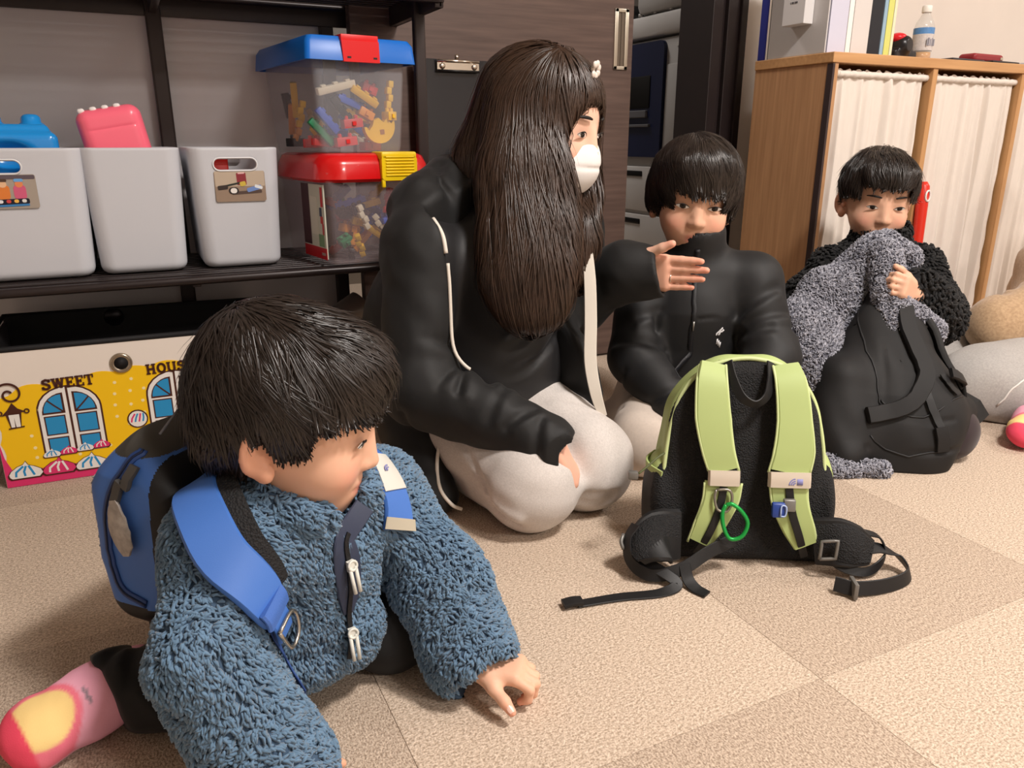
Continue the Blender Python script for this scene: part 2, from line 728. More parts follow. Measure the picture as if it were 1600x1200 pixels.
def carpet_mat(name, c1, c2, ribs):
    m = bpy.data.materials.new(name)
    m.use_nodes = True
    N, L = m.node_tree.nodes, m.node_tree.links
    b = N['Principled BSDF']
    b.inputs['Roughness'].default_value = 0.95
    b.inputs['Specular IOR Level'].default_value = 0.15
    b.inputs['Sheen Weight'].default_value = 0.12
    tc = N.new('ShaderNodeTexCoord')
    geo = N.new('ShaderNodeNewGeometry')
    fine = N.new('ShaderNodeTexNoise')
    fine.inputs['Scale'].default_value = 420
    fine.inputs['Detail'].default_value = 3
    L.new(geo.outputs['Position'], fine.inputs['Vector'])
    big = N.new('ShaderNodeTexNoise')
    big.inputs['Scale'].default_value = 5
    L.new(geo.outputs['Position'], big.inputs['Vector'])
    mp = N.new('ShaderNodeMapping')
    mp.inputs['Scale'].default_value = ribs
    L.new(geo.outputs['Position'], mp.inputs['Vector'])
    rib = N.new('ShaderNodeTexNoise')
    rib.inputs['Scale'].default_value = 1.0
    rib.inputs['Detail'].default_value = 2
    L.new(mp.outputs['Vector'], rib.inputs['Vector'])
    ad = N.new('ShaderNodeMath')
    ad.operation = 'ADD'
    L.new(fine.outputs['Fac'], ad.inputs[0])
    L.new(rib.outputs['Fac'], ad.inputs[1])
    rp = N.new('ShaderNodeMapRange')
    rp.inputs['From Min'].default_value = 0.78
    rp.inputs['From Max'].default_value = 1.22
    L.new(ad.outputs[0], rp.inputs['Value'])
    mx = N.new('ShaderNodeMix')
    mx.data_type = 'RGBA'
    mx.inputs['A'].default_value = lin(c1)
    mx.inputs['B'].default_value = lin(c2)
    L.new(rp.outputs['Result'], mx.inputs['Factor'])
    L.new(mx.outputs['Result'], b.inputs['Base Color'])
    bp = N.new('ShaderNodeBump')
    bp.inputs['Strength'].default_value = 0.7
    bp.inputs['Distance'].default_value = 0.002
    L.new(ad.outputs[0], bp.inputs['Height'])
    L.new(bp.outputs['Normal'], b.inputs['Normal'])
    return m


M_car = [carpet_mat('carpet_pile_shaded', (150, 130, 112), (214, 194, 174), (420, 210, 1)),
         carpet_mat('carpet_pile_lit', (166, 146, 126), (226, 206, 186), (210, 330, 1))]  # one carpet; light and shade from the pile direction put into two tints

floor = MB().box((-2.5, -3.2, -0.06), (4.4, 4.2, -0.006)).build('floor', mat('floor_screed', (120, 105, 90), 0.9), smooth=False)
tag(floor, 'beige carpet tile floor of the room', kind='structure')
tile_me = None
ox, oy = 0.70, 0.553
for i in range(-4, 7):
    for j in range(-3, 6):
        x0, y0 = ox + 0.5 * i, oy + 0.5 * j
        if y0 > 2.1 and x0 < 0.6:
            continue
        mb = MB().box((-0.2498, -0.2498, -0.006), (0.2498, 0.2498, 0.0), bev=0.0007)
        k = (i + j) % 2
        t = mb.build('carpet_tile', M_car[k], floor, smooth=False, loc=(x0 + 0.25, y0 + 0.25, 0))

wl = MB().box((-2.5, 2.02, 0), (0.47, 2.12, 2.42)).build('wall_back', M_gloss_wall, smooth=False)
tag(wl, 'pale grey glossy wall behind the storage rack', kind='structure')
wr = MB().box((1.775, 2.00, 0), (4.4, 2.12, 2.42)).build('wall_right', M_wall, smooth=False)
tag(wr, 'warm white wall behind the wooden cabinet', kind='structure')
mb = MB().box((-2.6, -3.2, 0), (-2.5, 4.3, 2.42))
tag(mb.build('wall_left', M_wall, smooth=False), 'white side wall at the left', kind='structure')
tag(MB().box((4.4, -3.2, 0), (4.5, 4.3, 2.42)).build('wall_far', M_wall, smooth=False), 'white side wall at the far right', kind='structure')
tag(MB().box((-2.5, -3.3, 0), (4.4, -3.2, 2.42)).build('wall_front', M_wall, smooth=False), 'white wall behind the viewer', kind='structure')
tag(MB().box((-2.6, -3.3, 2.42), (4.5, 4.3, 2.5)).build('ceiling', M_ceil, smooth=False), 'white ceiling', kind='structure')
tag(MB().box((0.47, 2.02, 2.05), (1.775, 2.12, 2.42)).build('wall_lintel', M_wall, smooth=False), 'wall above the doorway', kind='structure')
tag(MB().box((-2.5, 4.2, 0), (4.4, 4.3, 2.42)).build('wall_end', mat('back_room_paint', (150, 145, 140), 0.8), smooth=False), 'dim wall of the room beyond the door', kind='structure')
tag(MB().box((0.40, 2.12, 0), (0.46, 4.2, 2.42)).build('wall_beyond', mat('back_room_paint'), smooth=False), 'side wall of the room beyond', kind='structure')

# sliding door with its long recessed pull
door = empty('door_1', (0.53, 1.955, 0), label='dark brown wood grain sliding door with long recessed pull', kind='structure')
MB().box((0, 0, 0.008), (0.805, 0.034, 2.03), bev=0.0015).build('door_leaf', M_darkwood, door, smooth=False)
h = MB()
hx0, hx1, hz0, hz1 = 0.742, 0.787, 0.832, 0.988
for lo, hi in (((hx0, -0.004, hz0), (hx1, 0.002, hz0 + 0.009)), ((hx0, -0.004, hz1 - 0.009), (hx1, 0.002, hz1)),
               ((hx0, -0.004, hz0), (hx0 + 0.011, 0.002, hz1)), ((hx1 - 0.011, -0.004, hz0), (hx1, 0.002, hz1))):
    h.box(lo, hi, bev=0.0008)
hd = h.build('door_handle', M_steel, door)
MB().box((hx0 + 0.011, -0.0006, hz0 + 0.009), (hx1 - 0.011, 0.0, hz1 - 0.009)).box((hx0 + 0.022, -0.0025, hz0 + 0.009), (hx0 + 0.026, 0, hz1 - 0.009)).build('recess', mat('pull_recess', (112, 100, 88), 0.4, metal=0.5), hd, smooth=False)

fr = MB()
for x0, x1, y0, y1 in ((1.650, 1.688, 2.0, 2.16), (1.688, 1.708, 2.015, 2.16), (1.708, 1.752, 2.0, 2.16), (1.752, 1.776, 1.99, 2.16)):
    fr.box((x0, y0, 0), (x1, y1, 2.05), bev=0.002)
tag(fr.build('trim_1', M_jamb, smooth=False), 'dark brown ridged door frame post', kind='structure')
tag(MB().box((0.47, 1.995, 0), (0.50, 2.12, 2.05), bev=0.002).build('trim_2', M_jamb, smooth=False), 'dark brown door frame post behind the rack', kind='structure')
tag(MB().box((0.47, 1.95, 2.03), (1.80, 2.13, 2.07), bev=0.002).build('trim_3', M_jamb, smooth=False), 'dark door head rail', kind='structure')
tag(MB().box((1.80, 1.988, 0), (4.4, 2.0, 0.06), bev=0.002).build('baseboard_right', M_jamb, smooth=False), 'dark baseboard under the white wall', kind='structure')

# ceiling lamps (outside the picture, the ones behind the viewer and beyond the door are added fill)
for x, y, wh in ((1.15, -0.15, 'above the green backpack'), (1.5, -2.0, 'behind the viewer, added as fill'), (3.3, 0.2, 'far to the right'), (1.2, 3.1, 'in the room beyond the door, added to brighten the copier')):
    MBx = MB().box((-0.3, -0.3, 0.0), (0.3, 0.3, 0.05), bev=0.01)
    o = MBx.build('ceiling_and_fill_lamp', mat('lamp_white', (250, 245, 235), 0.5), loc=(x, y, 2.37))
    tag(o, 'square white ceiling lamp ' + wh, 'lamp', 'ceiling lamps')

# ------------------------------------------------------------------ copier in the dark room beyond the door
cp = empty('copier', (1.75, 2.55, 0), label='grey office copier with dark navy front panel standing beyond the doorway', cat='copier')
G = mat('copier_grey', (176, 174, 172), 0.5, var=0.02, vscale=10)
G2 = mat('copier_grey_light', (194, 192, 190), 0.5)
NV = mat('copier_navy', (22, 30, 62), 0.35)
BK = mat('copier_black', (14, 14, 16), 0.3)
MB().box((0, -0.44, 0.04), (0.6, 0.46, 0.985), bev=0.012).build('lower_body', G, cp)
MB().box((0.02, -0.42, 0.0), (0.55, 0.44, 0.045)).build('plinth', BK, cp)
MB().box((-0.012, -0.45, 0.992), (0.58, 0.47, 1.065), bev=0.012).build('scanner_bed', G2, cp)
MB().box((-0.02, -0.36, 1.066), (0.5, -0.02, 1.20), bev=0.03).build('document_feeder', G, cp)
pnl = MB().box((0.02, 0.05, 1.066), (0.4, 0.40, 1.12), bev=0.02).build('control_panel', BK, cp)
for k in range(5):
    MB().tube([(0.0, -0.30 + 0.09 * k, 1.067), (0.0, -0.30 + 0.09 * k, 1.076)], 0.008, 10).build('hinge_button', G2, cp, True)
MB().box((-0.014, 0.02, 1.022), (-0.010, 0.07, 1.036), bev=0.002).build('name_plate', BK, cp)
MB().prism([(p[0] - 0.13, p[1] + 0.78) for p in rrect(0.66, 0.39, 0.025)], -0.014, 0.01, M=Matrix.Rotation(-math.pi / 2, 4, 'Z') @ Matrix.Identity(4)).build('front_panel', NV, cp)
rc = MB().box((-0.018, -0.13, 0.755), (0.01, 0.44, 0.865), bev=0.004).build('output_slot', BK, cp)
MB().box((-0.024, -0.12, 0.722), (0.0, 0.44, 0.748), bev=0.003).build('output_tray', mat('tray_grey', (92, 92, 96), 0.5), rc, smooth=False)
MB().box((-0.024, -0.14, 0.690), (0.0, 0.44, 0.700), bev=0.002).build('tray_edge', mat('tray_grey'), rc, smooth=False)
MB().box((-0.006, -0.43, 0.45), (0.004, -0.305, 0.925), bev=0.004).build('side_door', G2, cp)
MB().tube([(-0.008, -0.355, 0.78), (-0.018, -0.355, 0.80), (-0.018, -0.355, 0.84), (-0.008, -0.355, 0.86)], 0.009, 8).build('door_grip', G2, cp, True)
vent = MB()
for k in range(10):
    for q in range(6):
        vent.box((-0.003, -0.288 + 0.0135 * q, 0.785 + 0.0095 * k), (0.002, -0.288 + 0.0135 * q + 0.009, 0.785 + 0.0095 * k + 0.005))
vent.build('vent_grille', BK, cp, smooth=False)
MB().box((-0.004, -0.295, 0.60), (0.003, -0.205, 0.895), bev=0.002).build('service_panel', G, cp)
for z in (0.555, 0.38, 0.205):
    dr = MB().box((-0.010, -0.43, z - 0.165), (0.02, 0.45, z - 0.004), bev=0.005).build('paper_drawer', G2, cp)
    MB().box((-0.014, -0.1, z - 0.04), (0.0, 0.12, z - 0.02), bev=0.003).build('drawer_grip', BK, dr)
for y, z in ((-0.26, 0.955), (-0.25, 0.625), (-0.30, 0.95)):
    MB().tube([(0.0, y, z), (-0.004, y, z)], 0.007, 10).build('screw_cap', G2, cp)

# ================================================================== STORAGE RACK AND WHAT STANDS ON IT
rk = empty('storage_rack', (0.0, 1.83, 0), label='dark brown metal rack with slatted shelves along the grey wall', cat='rack')
RX0, RX1, RY0, RY1 = -0.95, 0.648, -0.185, 0.165
for zt, nm in ((0.388, 'shelf'), (0.955, 'shelf')):
    s = MB()
    s.tube([(RX0, RY0, zt - 0.012), (RX1 - 0.012, RY0, zt - 0.012)], 0.009, 10)
    s.tube([(RX0, RY0, zt - 0.036), (RX1 - 0.012, RY0, zt - 0.036)], 0.006, 8) if zt > 0.5 else None
    s.tube([(RX0, RY1, zt - 0.012), (RX1, RY1, zt - 0.012)], 0.009, 10)
    for x in (RX0, -0.42, 0.105, RX1 - 0.012):
        s.box((x - 0.008, RY0, zt - 0.05 if zt > 0.5 else zt - 0.026), (x + 0.008, RY1, zt - 0.006), bev=0.002)
    if zt > 0.5:
        s.box((RX0, RY1 - 0.004, zt - 0.055), (RX1, RY1 + 0.004, zt), bev=0.002)
        s.box((RX0, RY0 - 0.004, zt - 0.04), (RX1, RY0 + 0.004, zt), bev=0.002)
        s.box((RX1 - 0.012, RY0, zt - 0.05), (RX1, RY1, zt), bev=0.003)
    sh = s.build(nm, M_blackmetal, rk)
    for k in range(12):
        y = RY0 + 0.024 + k * 0.0265
        MB().box((RX0, y - 0.0085, zt - 0.009), (RX1 - 0.004, y + 0.0085, zt - 0.001), bev=0.002).build('slat', M_blackmetal, sh, smooth=False)
for x, y in ((0.630, -0.075), (0.630, 0.15), (0.105, 0.160), (-0.93, -0.16), (-0.93, 0.16)):
    w = 0.016 if (x, y) == (0.105, 0.160) else 0.013
    MB().box((x - w, y - 0.010, 0.0), (x + w, y + 0.010, 1.35), bev=0.004).build('post', mat('rack_post', (52, 42, 40), 0.4, metal=0.2), rk, smooth=False)

SH = 0.389   # top of the lower shelf


def tapered(c, half_t, half_b, z0, z1, rad, rz=0.0):
    """upright rounded box whose plan grows from half_b (bottom) to half_t (top)"""
    cs, sn = math.cos(rz), math.sin(rz)

    def fn(X, Y, Z):
        x = (X - c[0]) * cs + (Y - c[1]) * sn
        y = -(X - c[0]) * sn + (Y - c[1]) * cs
        t = np.clip((Z - z0) / (z1 - z0), 0, 1)
        hx = half_b[0] + (half_t[0] - half_b[0]) * t - rad
        hy = half_b[1] + (half_t[1] - half_b[1]) * t - rad
        qx, qy = np.abs(x) - hx, np.abs(y) - hy
        d = np.sqrt(np.maximum(qx, 0) ** 2 + np.maximum(qy, 0) ** 2) + np.minimum(np.maximum(qx, qy), 0) - rad
        # rounded bottom edge
        dz = np.maximum(z0 - Z, Z - z1)
        rb = 0.016
        a, b = d + rb, np.maximum(z0 - Z, -1) + rb
        dd = np.sqrt(np.maximum(a, 0) ** 2 + np.maximum(b, 0) ** 2) + np.minimum(np.maximum(a, b), 0) - rb
        return np.maximum(dd, Z - z1)
    R = max(half_t) * 1.5
    return fn, (c[0] - R, c[1] - R, z0 - 0.01), (c[0] + R, c[1] + R, z1 + 0.01)


BIN = mat('bin_plastic', (205, 206, 212), 0.5, var=0.01, vscale=6, bump=0.05, bscale=400, bdist=0.0005)


def make_bin(cx, cy, wx, wy, rz, hgt, slot, label):
    b = empty('storage_bin', (cx, cy, SH), (0, 0, rz), label, 'bin', 'grey storage bins on the rack')
    F = SDF((-wx - 0.03, -wy - 0.03, -0.02), (wx + 0.03, wy + 0.03, hgt + 0.02), 0.0030)
    F.add(tapered((0, 0), (wx, wy), (wx - 0.010, wy - 0.010), 0.0, hgt, 0.028), 0)
    F.cut(tapered((0, 0), (wx - 0.006, wy - 0.006), (wx - 0.016, wy - 0.016), 0.007, hgt + 0.04, 0.024), 0.002)
    if slot:
        F.cut(cone((-0.030, -wy, hgt - 0.033), (0.030, -wy, hgt - 0.033), 0.0115), 0.002)
        F.cut(cone((-0.030, wy, hgt - 0.033), (0.030, wy, hgt - 0.033), 0.0115), 0.002)
    v, f = F.mesh()
    obj('bin_body', (v, f), BIN, b, True)
    if slot:
        P = [(0.030 + 0.0125 * math.cos(a), -wy + 0.001, hgt - 0.033 + 0.0125 * math.sin(a)) for a in np.linspace(-math.pi / 2, math.pi / 2, 9)]
        P += [(-0.030 - 0.0125 * math.cos(a), -wy + 0.001, hgt - 0.033 + 0.0125 * math.sin(a)) for a in np.linspace(math.pi / 2, -math.pi / 2, 9)]
        P.append(P[0])
        MB().tube(P, 0.0016, 6, cap=False).build('slot_rim', mat('slot_rim', (226, 226, 228), 0.45), b, True)
    return b


def photo_card(parent, cx, y, cz, w, h, kind):
    """photo print stuck on a bin: a thin card with its printed shapes"""
    card = MB().prism([(cx + p[0], cz + p[1]) for p in rrect(w, h, 0.004)], y - 0.0008, y + 0.0006).build('photo_card', mat('card_' + kind, (168, 156, 144) if kind == 'a' else (150, 128, 110), 0.3), parent, smooth=False)
    g = np.random.default_rng(5 if kind == 'a' else 9)

    def patch(nm, x, z, pw, ph, col, rot=0.0, lift=0.0002, r=0.3):
        pts = [(x + p[0] * math.cos(rot) - p[1] * math.sin(rot), z + p[0] * math.sin(rot) + p[1] * math.cos(rot)) for p in rrect(pw, ph, min(pw, ph) * r, 3)]
        MB().prism(pts, y - 0.0010 - lift, y - 0.0007).build('printed_patch', mat('print_%d_%d_%d' % col, col, 0.35), card, smooth=False)
    if kind == 'a':
        patch('', cx, cz + h * 0.42, w * 0.98, h * 0.12, (96, 84, 92))
        for q in range(3):
            x = cx - w * 0.30 + q * w * 0.26
            patch('', x, cz - h * 0.02, w * 0.2, h * 0.42, [(176, 90, 140), (226, 130, 60), (214, 96, 130)][q], lift=0.0003)
            patch('', x, cz + h * 0.22, w * 0.13, h * 0.2, [(70, 60, 66), (236, 190, 150), (232, 140, 90)][q], lift=0.0005, r=0.48)
            patch('', x, cz + h * 0.33, w * 0.15, h * 0.09, [(196, 80, 150), (80, 60, 50), (110, 170, 226)][q], lift=0.0007, r=0.45)
        patch('', cx - w * 0.05, cz - h * 0.30, w * 0.8, h * 0.16, (28, 28, 44), 0.03, 0.0008)
        for q in range(6):
            patch('', cx - w * 0.36 + q * w * 0.125, cz - h * 0.30 + 0.0003 * q, w * 0.075, h * 0.1, [(240, 220, 70), (226, 110, 60), (236, 236, 240), (210, 70, 70), (245, 190, 90), (226, 226, 220)][q], 0, 0.0011, 0.45)
        patch('', cx - w * 0.04, cz - h * 0.41, w * 0.76, h * 0.06, (60, 130, 190), 0.03, 0.0009)
    else:
        patch('', cx, cz + h * 0.25, w * 0.98, h * 0.5, (190, 172, 152), 0, 0.0001, 0.05)
        patch('', cx + w * 0.03, cz + h * 0.24, w * 0.19, h * 0.4, (140, 44, 54), 0.03, 0.0004, 0.1)
        patch('', cx + w * 0.03, cz + h * 0.43, w * 0.13, h * 0.05, (230, 180, 180), 0.03, 0.0006, 0.2)
        patch('', cx - w * 0.2, cz + h * 0.05, w * 0.42, h * 0.06, (34, 42, 36), 0.2, 0.0005)
        patch('', cx - w * 0.35, cz - h * 0.03, w * 0.2, h * 0.14, (52, 42, 40), 0.1, 0.0006)
        patch('', cx - w * 0.14, cz - h * 0.14, w * 0.13, h * 0.17, (235, 230, 225), 0, 0.0009, 0.48)
        patch('', cx - w * 0.14, cz - h * 0.14, w * 0.2, h * 0.22, (44, 36, 36), 0, 0.0007, 0.48)
        patch('', cx + w * 0.05, cz + h * 0.08, w * 0.12, h * 0.15, (206, 178, 70), 0.2, 0.0007)
        patch('', cx + w * 0.27, cz - h * 0.08, w * 0.3, h * 0.14, (110, 140, 200), 0.25, 0.0007)
        patch('', cx + w * 0.36, cz - h * 0.03, w * 0.16, h * 0.10, (226, 230, 236), -0.3, 0.0009)
        patch('', cx + w * 0.12, cz - h * 0.2, w * 0.6, h * 0.1, (84, 66, 60), 0.05, 0.0005)


b1 = make_bin(-0.205, 1.815, 0.143, 0.128, math.radians(0.0), 0.240, True, 'grey storage bin holding a blue toy, at the left picture edge')
photo_card(b1, 0.012, -0.1262, 0.164, 0.098, 0.060, 'a')
b2 = make_bin(0.018, 1.820, 0.089, 0.128, math.radians(0), 0.240, False, 'plain grey storage bin with a tilted pink box sticking out')
b3 = make_bin(0.207, 1.815, 0.088, 0.125, math.radians(0), 0.240, True, 'grey storage bin with toy car photo and red seen through its slot')
photo_card(b3, 0.006, -0.1232, 0.164, 0.098, 0.060, 'b')

# blue studded toy block in the left bin
tb = empty('toy_block', (-0.178, 1.818, SH + 0.008), (0, 0, 0.10), 'glossy blue studded toy brick sticking out of the left bin', 'toy')
BL = mat('toy_blue', (28, 146, 226), 0.22, coat=0.4)
F = SDF((-0.09, -0.115, -0.02), (0.09, 0.12, 0.33), 0.003)
F.add(rbox((0, 0, 0.13), (0.070, 0.10, 0.13), 0.014), 0)
F.add(rbox((0, 0, 0.262), (0.058, 0.085, 0.012), 0.010), 0.01)
F.cut(ell((-0.015, -0.115, 0.215), (0.045, 0.04, 0.03)), 0.012)
obj('brick_body', F.mesh(), BL, tb, True)
for x in (-0.032, 0.032):
    for y in (-0.052, 0.0, 0.052):
        s_ = MB().lathe([(0.022, -0.004), (0.0215, 0.002), (0.017, 0.005), (0.016, 0.014), (0.012, 0.0185), (0.006, 0.020), (0.001, 0.0202)], 20, (x, y, 0.272)).build('stud', BL, tb, True)

# pink tilted box in the middle bin
pk = empty('toy_box', (0.038, 1.80, SH + 0.018), (0, math.radians(-10), 0.03), 'pink plastic box leaning in the middle bin', 'box')
PK = mat('toy_pink', (255, 112, 136), 0.3, coat=0.3)
F = SDF((-0.09, -0.11, -0.02), (0.09, 0.11, 0.33), 0.003)
F.add(rbox((0, 0, 0.150), (0.058, 0.078, 0.150), 0.022), 0)
F.crease([(-0.064, -0.078, 0.262), (0.064, -0.078, 0.262)], 0.002, 0.0014)
obj('box_body', F.mesh(), PK, pk, True)
for k in range(4):
    MB().box((-0.050 + k * 0.021, -0.066, 0.294), (-0.037 + k * 0.021, 0.02, 0.304), bev=0.004).build('white_button', mat('toy_white', (238, 232, 230), 0.4), pk, True)

# red piece inside the right bin, seen through the slot
rp_ = empty('toy_piece', (0.185, 1.72, SH + 0.006), (0, 0, 0), 'red toy panel inside the bin with the car photo', 'toy')
MB().box((-0.035, -0.004, 0.0), (0.012, 0.05, 0.222), bev=0.004).build('panel', mat('toy_red', (232, 40, 34), 0.35), rp_)
MB().box((-0.03, -0.006, 0.20), (0.008, -0.003, 0.204)).build('panel_rib', mat('toy_red'), rp_)

# ------------------------------------------------------------------ see-through boxes of blocks
CLEAR = mat('clear_plastic', (205, 205, 212), 0.28, alpha=0.17, spec=0.5)
CLEAR2 = mat('clear_plastic_pink', (214, 196, 200), 0.28, alpha=0.13, spec=0.5)
BC = {'red': mat('block_red', (214, 44, 44), 0.4), 'yellow': mat('block_yellow', (246, 196, 48), 0.4), 'blue': mat('block_blue', (36, 84, 190), 0.4),
      'green': mat('block_green', (40, 140, 92), 0.4), 'black': mat('block_black', (30, 34, 36), 0.4), 'white': mat('block_white', (226, 214, 190), 0.45),
      'orange': mat('block_orange', (232, 150, 50), 0.4)}


def clear_box(e, w, d, hgt, m, z0=0.0):
    """thin walled open box, local coordinates centred on x, front at y = 0"""
    s = 0.0025
    tp = 0.012
    out = []
    for z, g in ((0, tp), (0.012, tp * 0.8), (hgt, 0)):
        out.append((z, g))
    v, f = [], []
    for ins in (0, s):
        for z, g in out:
            for p in rrect(w - 2 * g - 2 * ins, d - 2 * g - 2 * ins, 0.014 - ins, 4):
                v.append((p[0], p[1] + d / 2, z0 + (max(z, ins) if z < 0.005 else z)))
    n = len(v) // 6
    for L in range(2):
        for i in range(2):
            for k in range(n):
                q = (L * 3 * n + i * n + k, L * 3 * n + i * n + (k + 1) % n, L * 3 * n + (i + 1) * n + (k + 1) % n, L * 3 * n + (i + 1) * n + k)
                f.append(q if L == 0 else q[::-1])
    f.append(tuple(range(n - 1, -1, -1)))
    f.append(tuple(3 * n + k for k in range(n)))
    for k in range(n):
        f.append((2 * n + k, 2 * n + (k + 1) % n, 5 * n + (k + 1) % n, 5 * n + k))
    return obj('box_body', (v, f), m, e, 30)


def block(kind, color, loc, rot, where, sz=1.0):
    lab = {'bar': 'long %s toy block' % color, 'stud': 'small studded %s toy block' % color, 'arch': 'curved %s block' % color,
           'wave': 'wavy %s toy block' % color}[kind] + ' inside the ' + where
    mb = MB()
    if kind == 'bar':
        mb.box((-0.034 * sz, -0.007, -0.007), (0.034 * sz, 0.007, 0.007), bev=0.0015)
        for k in (-1, 0, 1):
            mb.box((k * 0.022 * sz - 0.005, -0.005, 0.007), (k * 0.022 * sz + 0.005, 0.005, 0.011), bev=0.001)
    elif kind == 'stud':
        mb.box((-0.014 * sz, -0.012, -0.009), (0.014 * sz, 0.012, 0.009), bev=0.0015)
        for x in (-0.007 * sz, 0.007 * sz):
            mb.lathe([(0.0045, 0.0), (0.0045, 0.006), (0.003, 0.0075)], 8, (x, 0, 0.009))
        mb.box((-0.004, -0.0165, -0.004), (0.004, -0.012, 0.004))
    elif kind == 'arch':
        pts = [(0.036 * math.cos(a), -0.036 * math.sin(a) + 0.012) for a in np.linspace(math.pi, 0, 13)]
        pts = [(p[0], p[1]) for p in pts][::1]
        top = [(0.036, 0.022), (0.028, 0.014), (0.020, 0.026), (0.010, 0.018), (0.0, 0.028), (-0.012, 0.024), (-0.016, 0.014), (-0.026, 0.004), (-0.03, 0.012)]
        mb.prism(pts + top, -0.007, 0.007)
        mb.box((-0.001, -0.0078, -0.006), (0.009, -0.0068, 0.004), 1)
    else:
        for k in range(4):
            mb.box((-0.006 + 0.004 * (k % 2), -0.006, -0.028 + 0.014 * k), (0.006 + 0.004 * (k % 2), 0.006, -0.014 + 0.014 * k), bev=0.0015)
    o = mb.build('toy_block', [BC[color], mat('block_hole', (170, 110, 60), 0.5)], None, 40, loc=loc, rot=rot)
    bx_, by_, bz_ = BOXREF[where]
    row = ('bottom', 'lower', 'middle', 'upper', 'top')[int(np.clip((loc[2] - bz_) / 0.03, 0, 4))]
    colm = ('left', 'centre left', 'centre right', 'right')[int(np.clip((loc[0] - bx_) / 0.05 + 2, 0, 3))]
    dep = 'front' if loc[1] - by_ < 0.07 else 'back'
    lab = lab.replace(' inside the ', ' at the %s %s, %s layer of the ' % (dep, colm, row))
    tag(o, lab, 'toy', 'blocks in the ' + where)
    return o


BOXREF = {'red-lidded box': (0.487, 1.636, SH + 0.004), 'blue-lidded box': (0.456, 1.656, SH + 0.233)}


def fill_blocks(cx, y0, z0, w, d, hgt, n, where, seed, rz=0.0):
    g = np.random.default_rng(seed)
    cols = ['red', 'yellow', 'blue', 'green', 'black', 'red', 'yellow', 'white', 'orange', 'blue']
    for k in range(n):
        kind = ['bar', 'stud', 'stud', 'wave', 'bar'][int(g.integers(0, 5))]
        col = cols[int(g.integers(0, len(cols)))]
        x = cx + g.uniform(-0.5, 0.5) * (w - 0.075)
        yy = y0 + (0.026 + g.uniform(0, 0.05) if k % 2 else g.uniform(0.03, d - 0.05))
        z = z0 + 0.016 + (k / n) * (hgt - 0.03)
        block(kind, col, (x, yy, z), (g.uniform(-0.5, 0.5), g.uniform(-0.8, 0.8), g.uniform(-0.6, 0.6)), where)


# red lid box (below)
RB = empty('block_box', (0.488, 1.636, SH), (0, 0, math.radians(8)), 'clear box of blocks with rounded red lid and yellow ridged clasp', 'box')
clear_box(RB, 0.236, 0.30, 0.190, CLEAR2)
v, f = [], []
prof = [(-0.012, 0.172), (0.0, 0.170), (0.006, 0.176), (0.003, 0.205), (-0.006, 0.222), (-0.02, 0.2275), (-0.09, 0.228)]
n = 0
for o_, z in prof:
    ring = rrect(0.252 + 2 * o_, 0.312 + 2 * o_, max(0.05 + o_, 0.004), 7)
    n = len(ring)
    v += [(p[0], p[1] + 0.15, z) for p in ring]
for i in range(len(prof) - 1):
    for k in range(n):
        f.append((i * n + k, i * n + (k + 1) % n, (i + 1) * n + (k + 1) % n, (i + 1) * n + k))
f.append(tuple((len(prof) - 1) * n + k for k in range(n)))
lid = obj('lid', (v, f), mat('lid_red', (216, 16, 20), 0.22, coat=0.4), RB, 50)
YL = mat('clasp_yellow', (250, 212, 22), 0.35)
c = MB()
c.prism([(p[0] + 0.040, p[1] + 0.197) for p in rrect(0.082, 0.050, 0.008)], -0.0190, -0.008)
c.box((-0.001, -0.018, 0.158), (0.007, -0.010, 0.175), bev=0.002)
c.box((0.073, -0.018, 0.158), (0.081, -0.010, 0.175), bev=0.002)
c.box((-0.001, -0.019, 0.214), (0.081, 0.035, 0.2305), bev=0.004)
cl = c.build('clasp', YL, RB)
for k in range(7):
    MB().box((0.008, -0.0212, 0.181 + k * 0.0062), (0.074, -0.018, 0.1842 + k * 0.0062), bev=0.001).build('rib', YL, cl)
# printed label on its left side
lb = MB()
lb.box((-0.1190, 0.02, 0.012), (-0.1160, 0.15, 0.165))
lab_o = lb.build('printed_label', mat('label_cream', (206, 204, 188), 0.4), RB, smooth=False)
for (y0, y1, z0, z1, col) in ((0.02, 0.15, 0.010, 0.034, (190, 24, 34)), (0.105, 0.15, 0.036, 0.165, (70, 26, 30)), (0.026, 0.038, 0.12, 0.160, (206, 40, 44)), (0.03, 0.06, 0.036, 0.062, (120, 150, 110)),
                              (0.035, 0.048, 0.10, 0.118, (60, 66, 90)), (0.03, 0.044, 0.085, 0.10, (200, 60, 50)), (0.028, 0.036, 0.062, 0.085, (190, 40, 44)), (0.06, 0.10, 0.06, 0.14, (222, 216, 200)), (0.026, 0.05, 0.018, 0.024, (236, 226, 220))):
    MB().box((-0.1195, y0, z0), (-0.1185, y1, z1)).build('printed_patch', mat('print_%d_%d_%d' % col, col, 0.4), lab_o, smooth=False)
fill_blocks(0.470, 1.650, SH + 0.004, 0.185, 0.25, 0.15, 28, 'red-lidded box', 3)

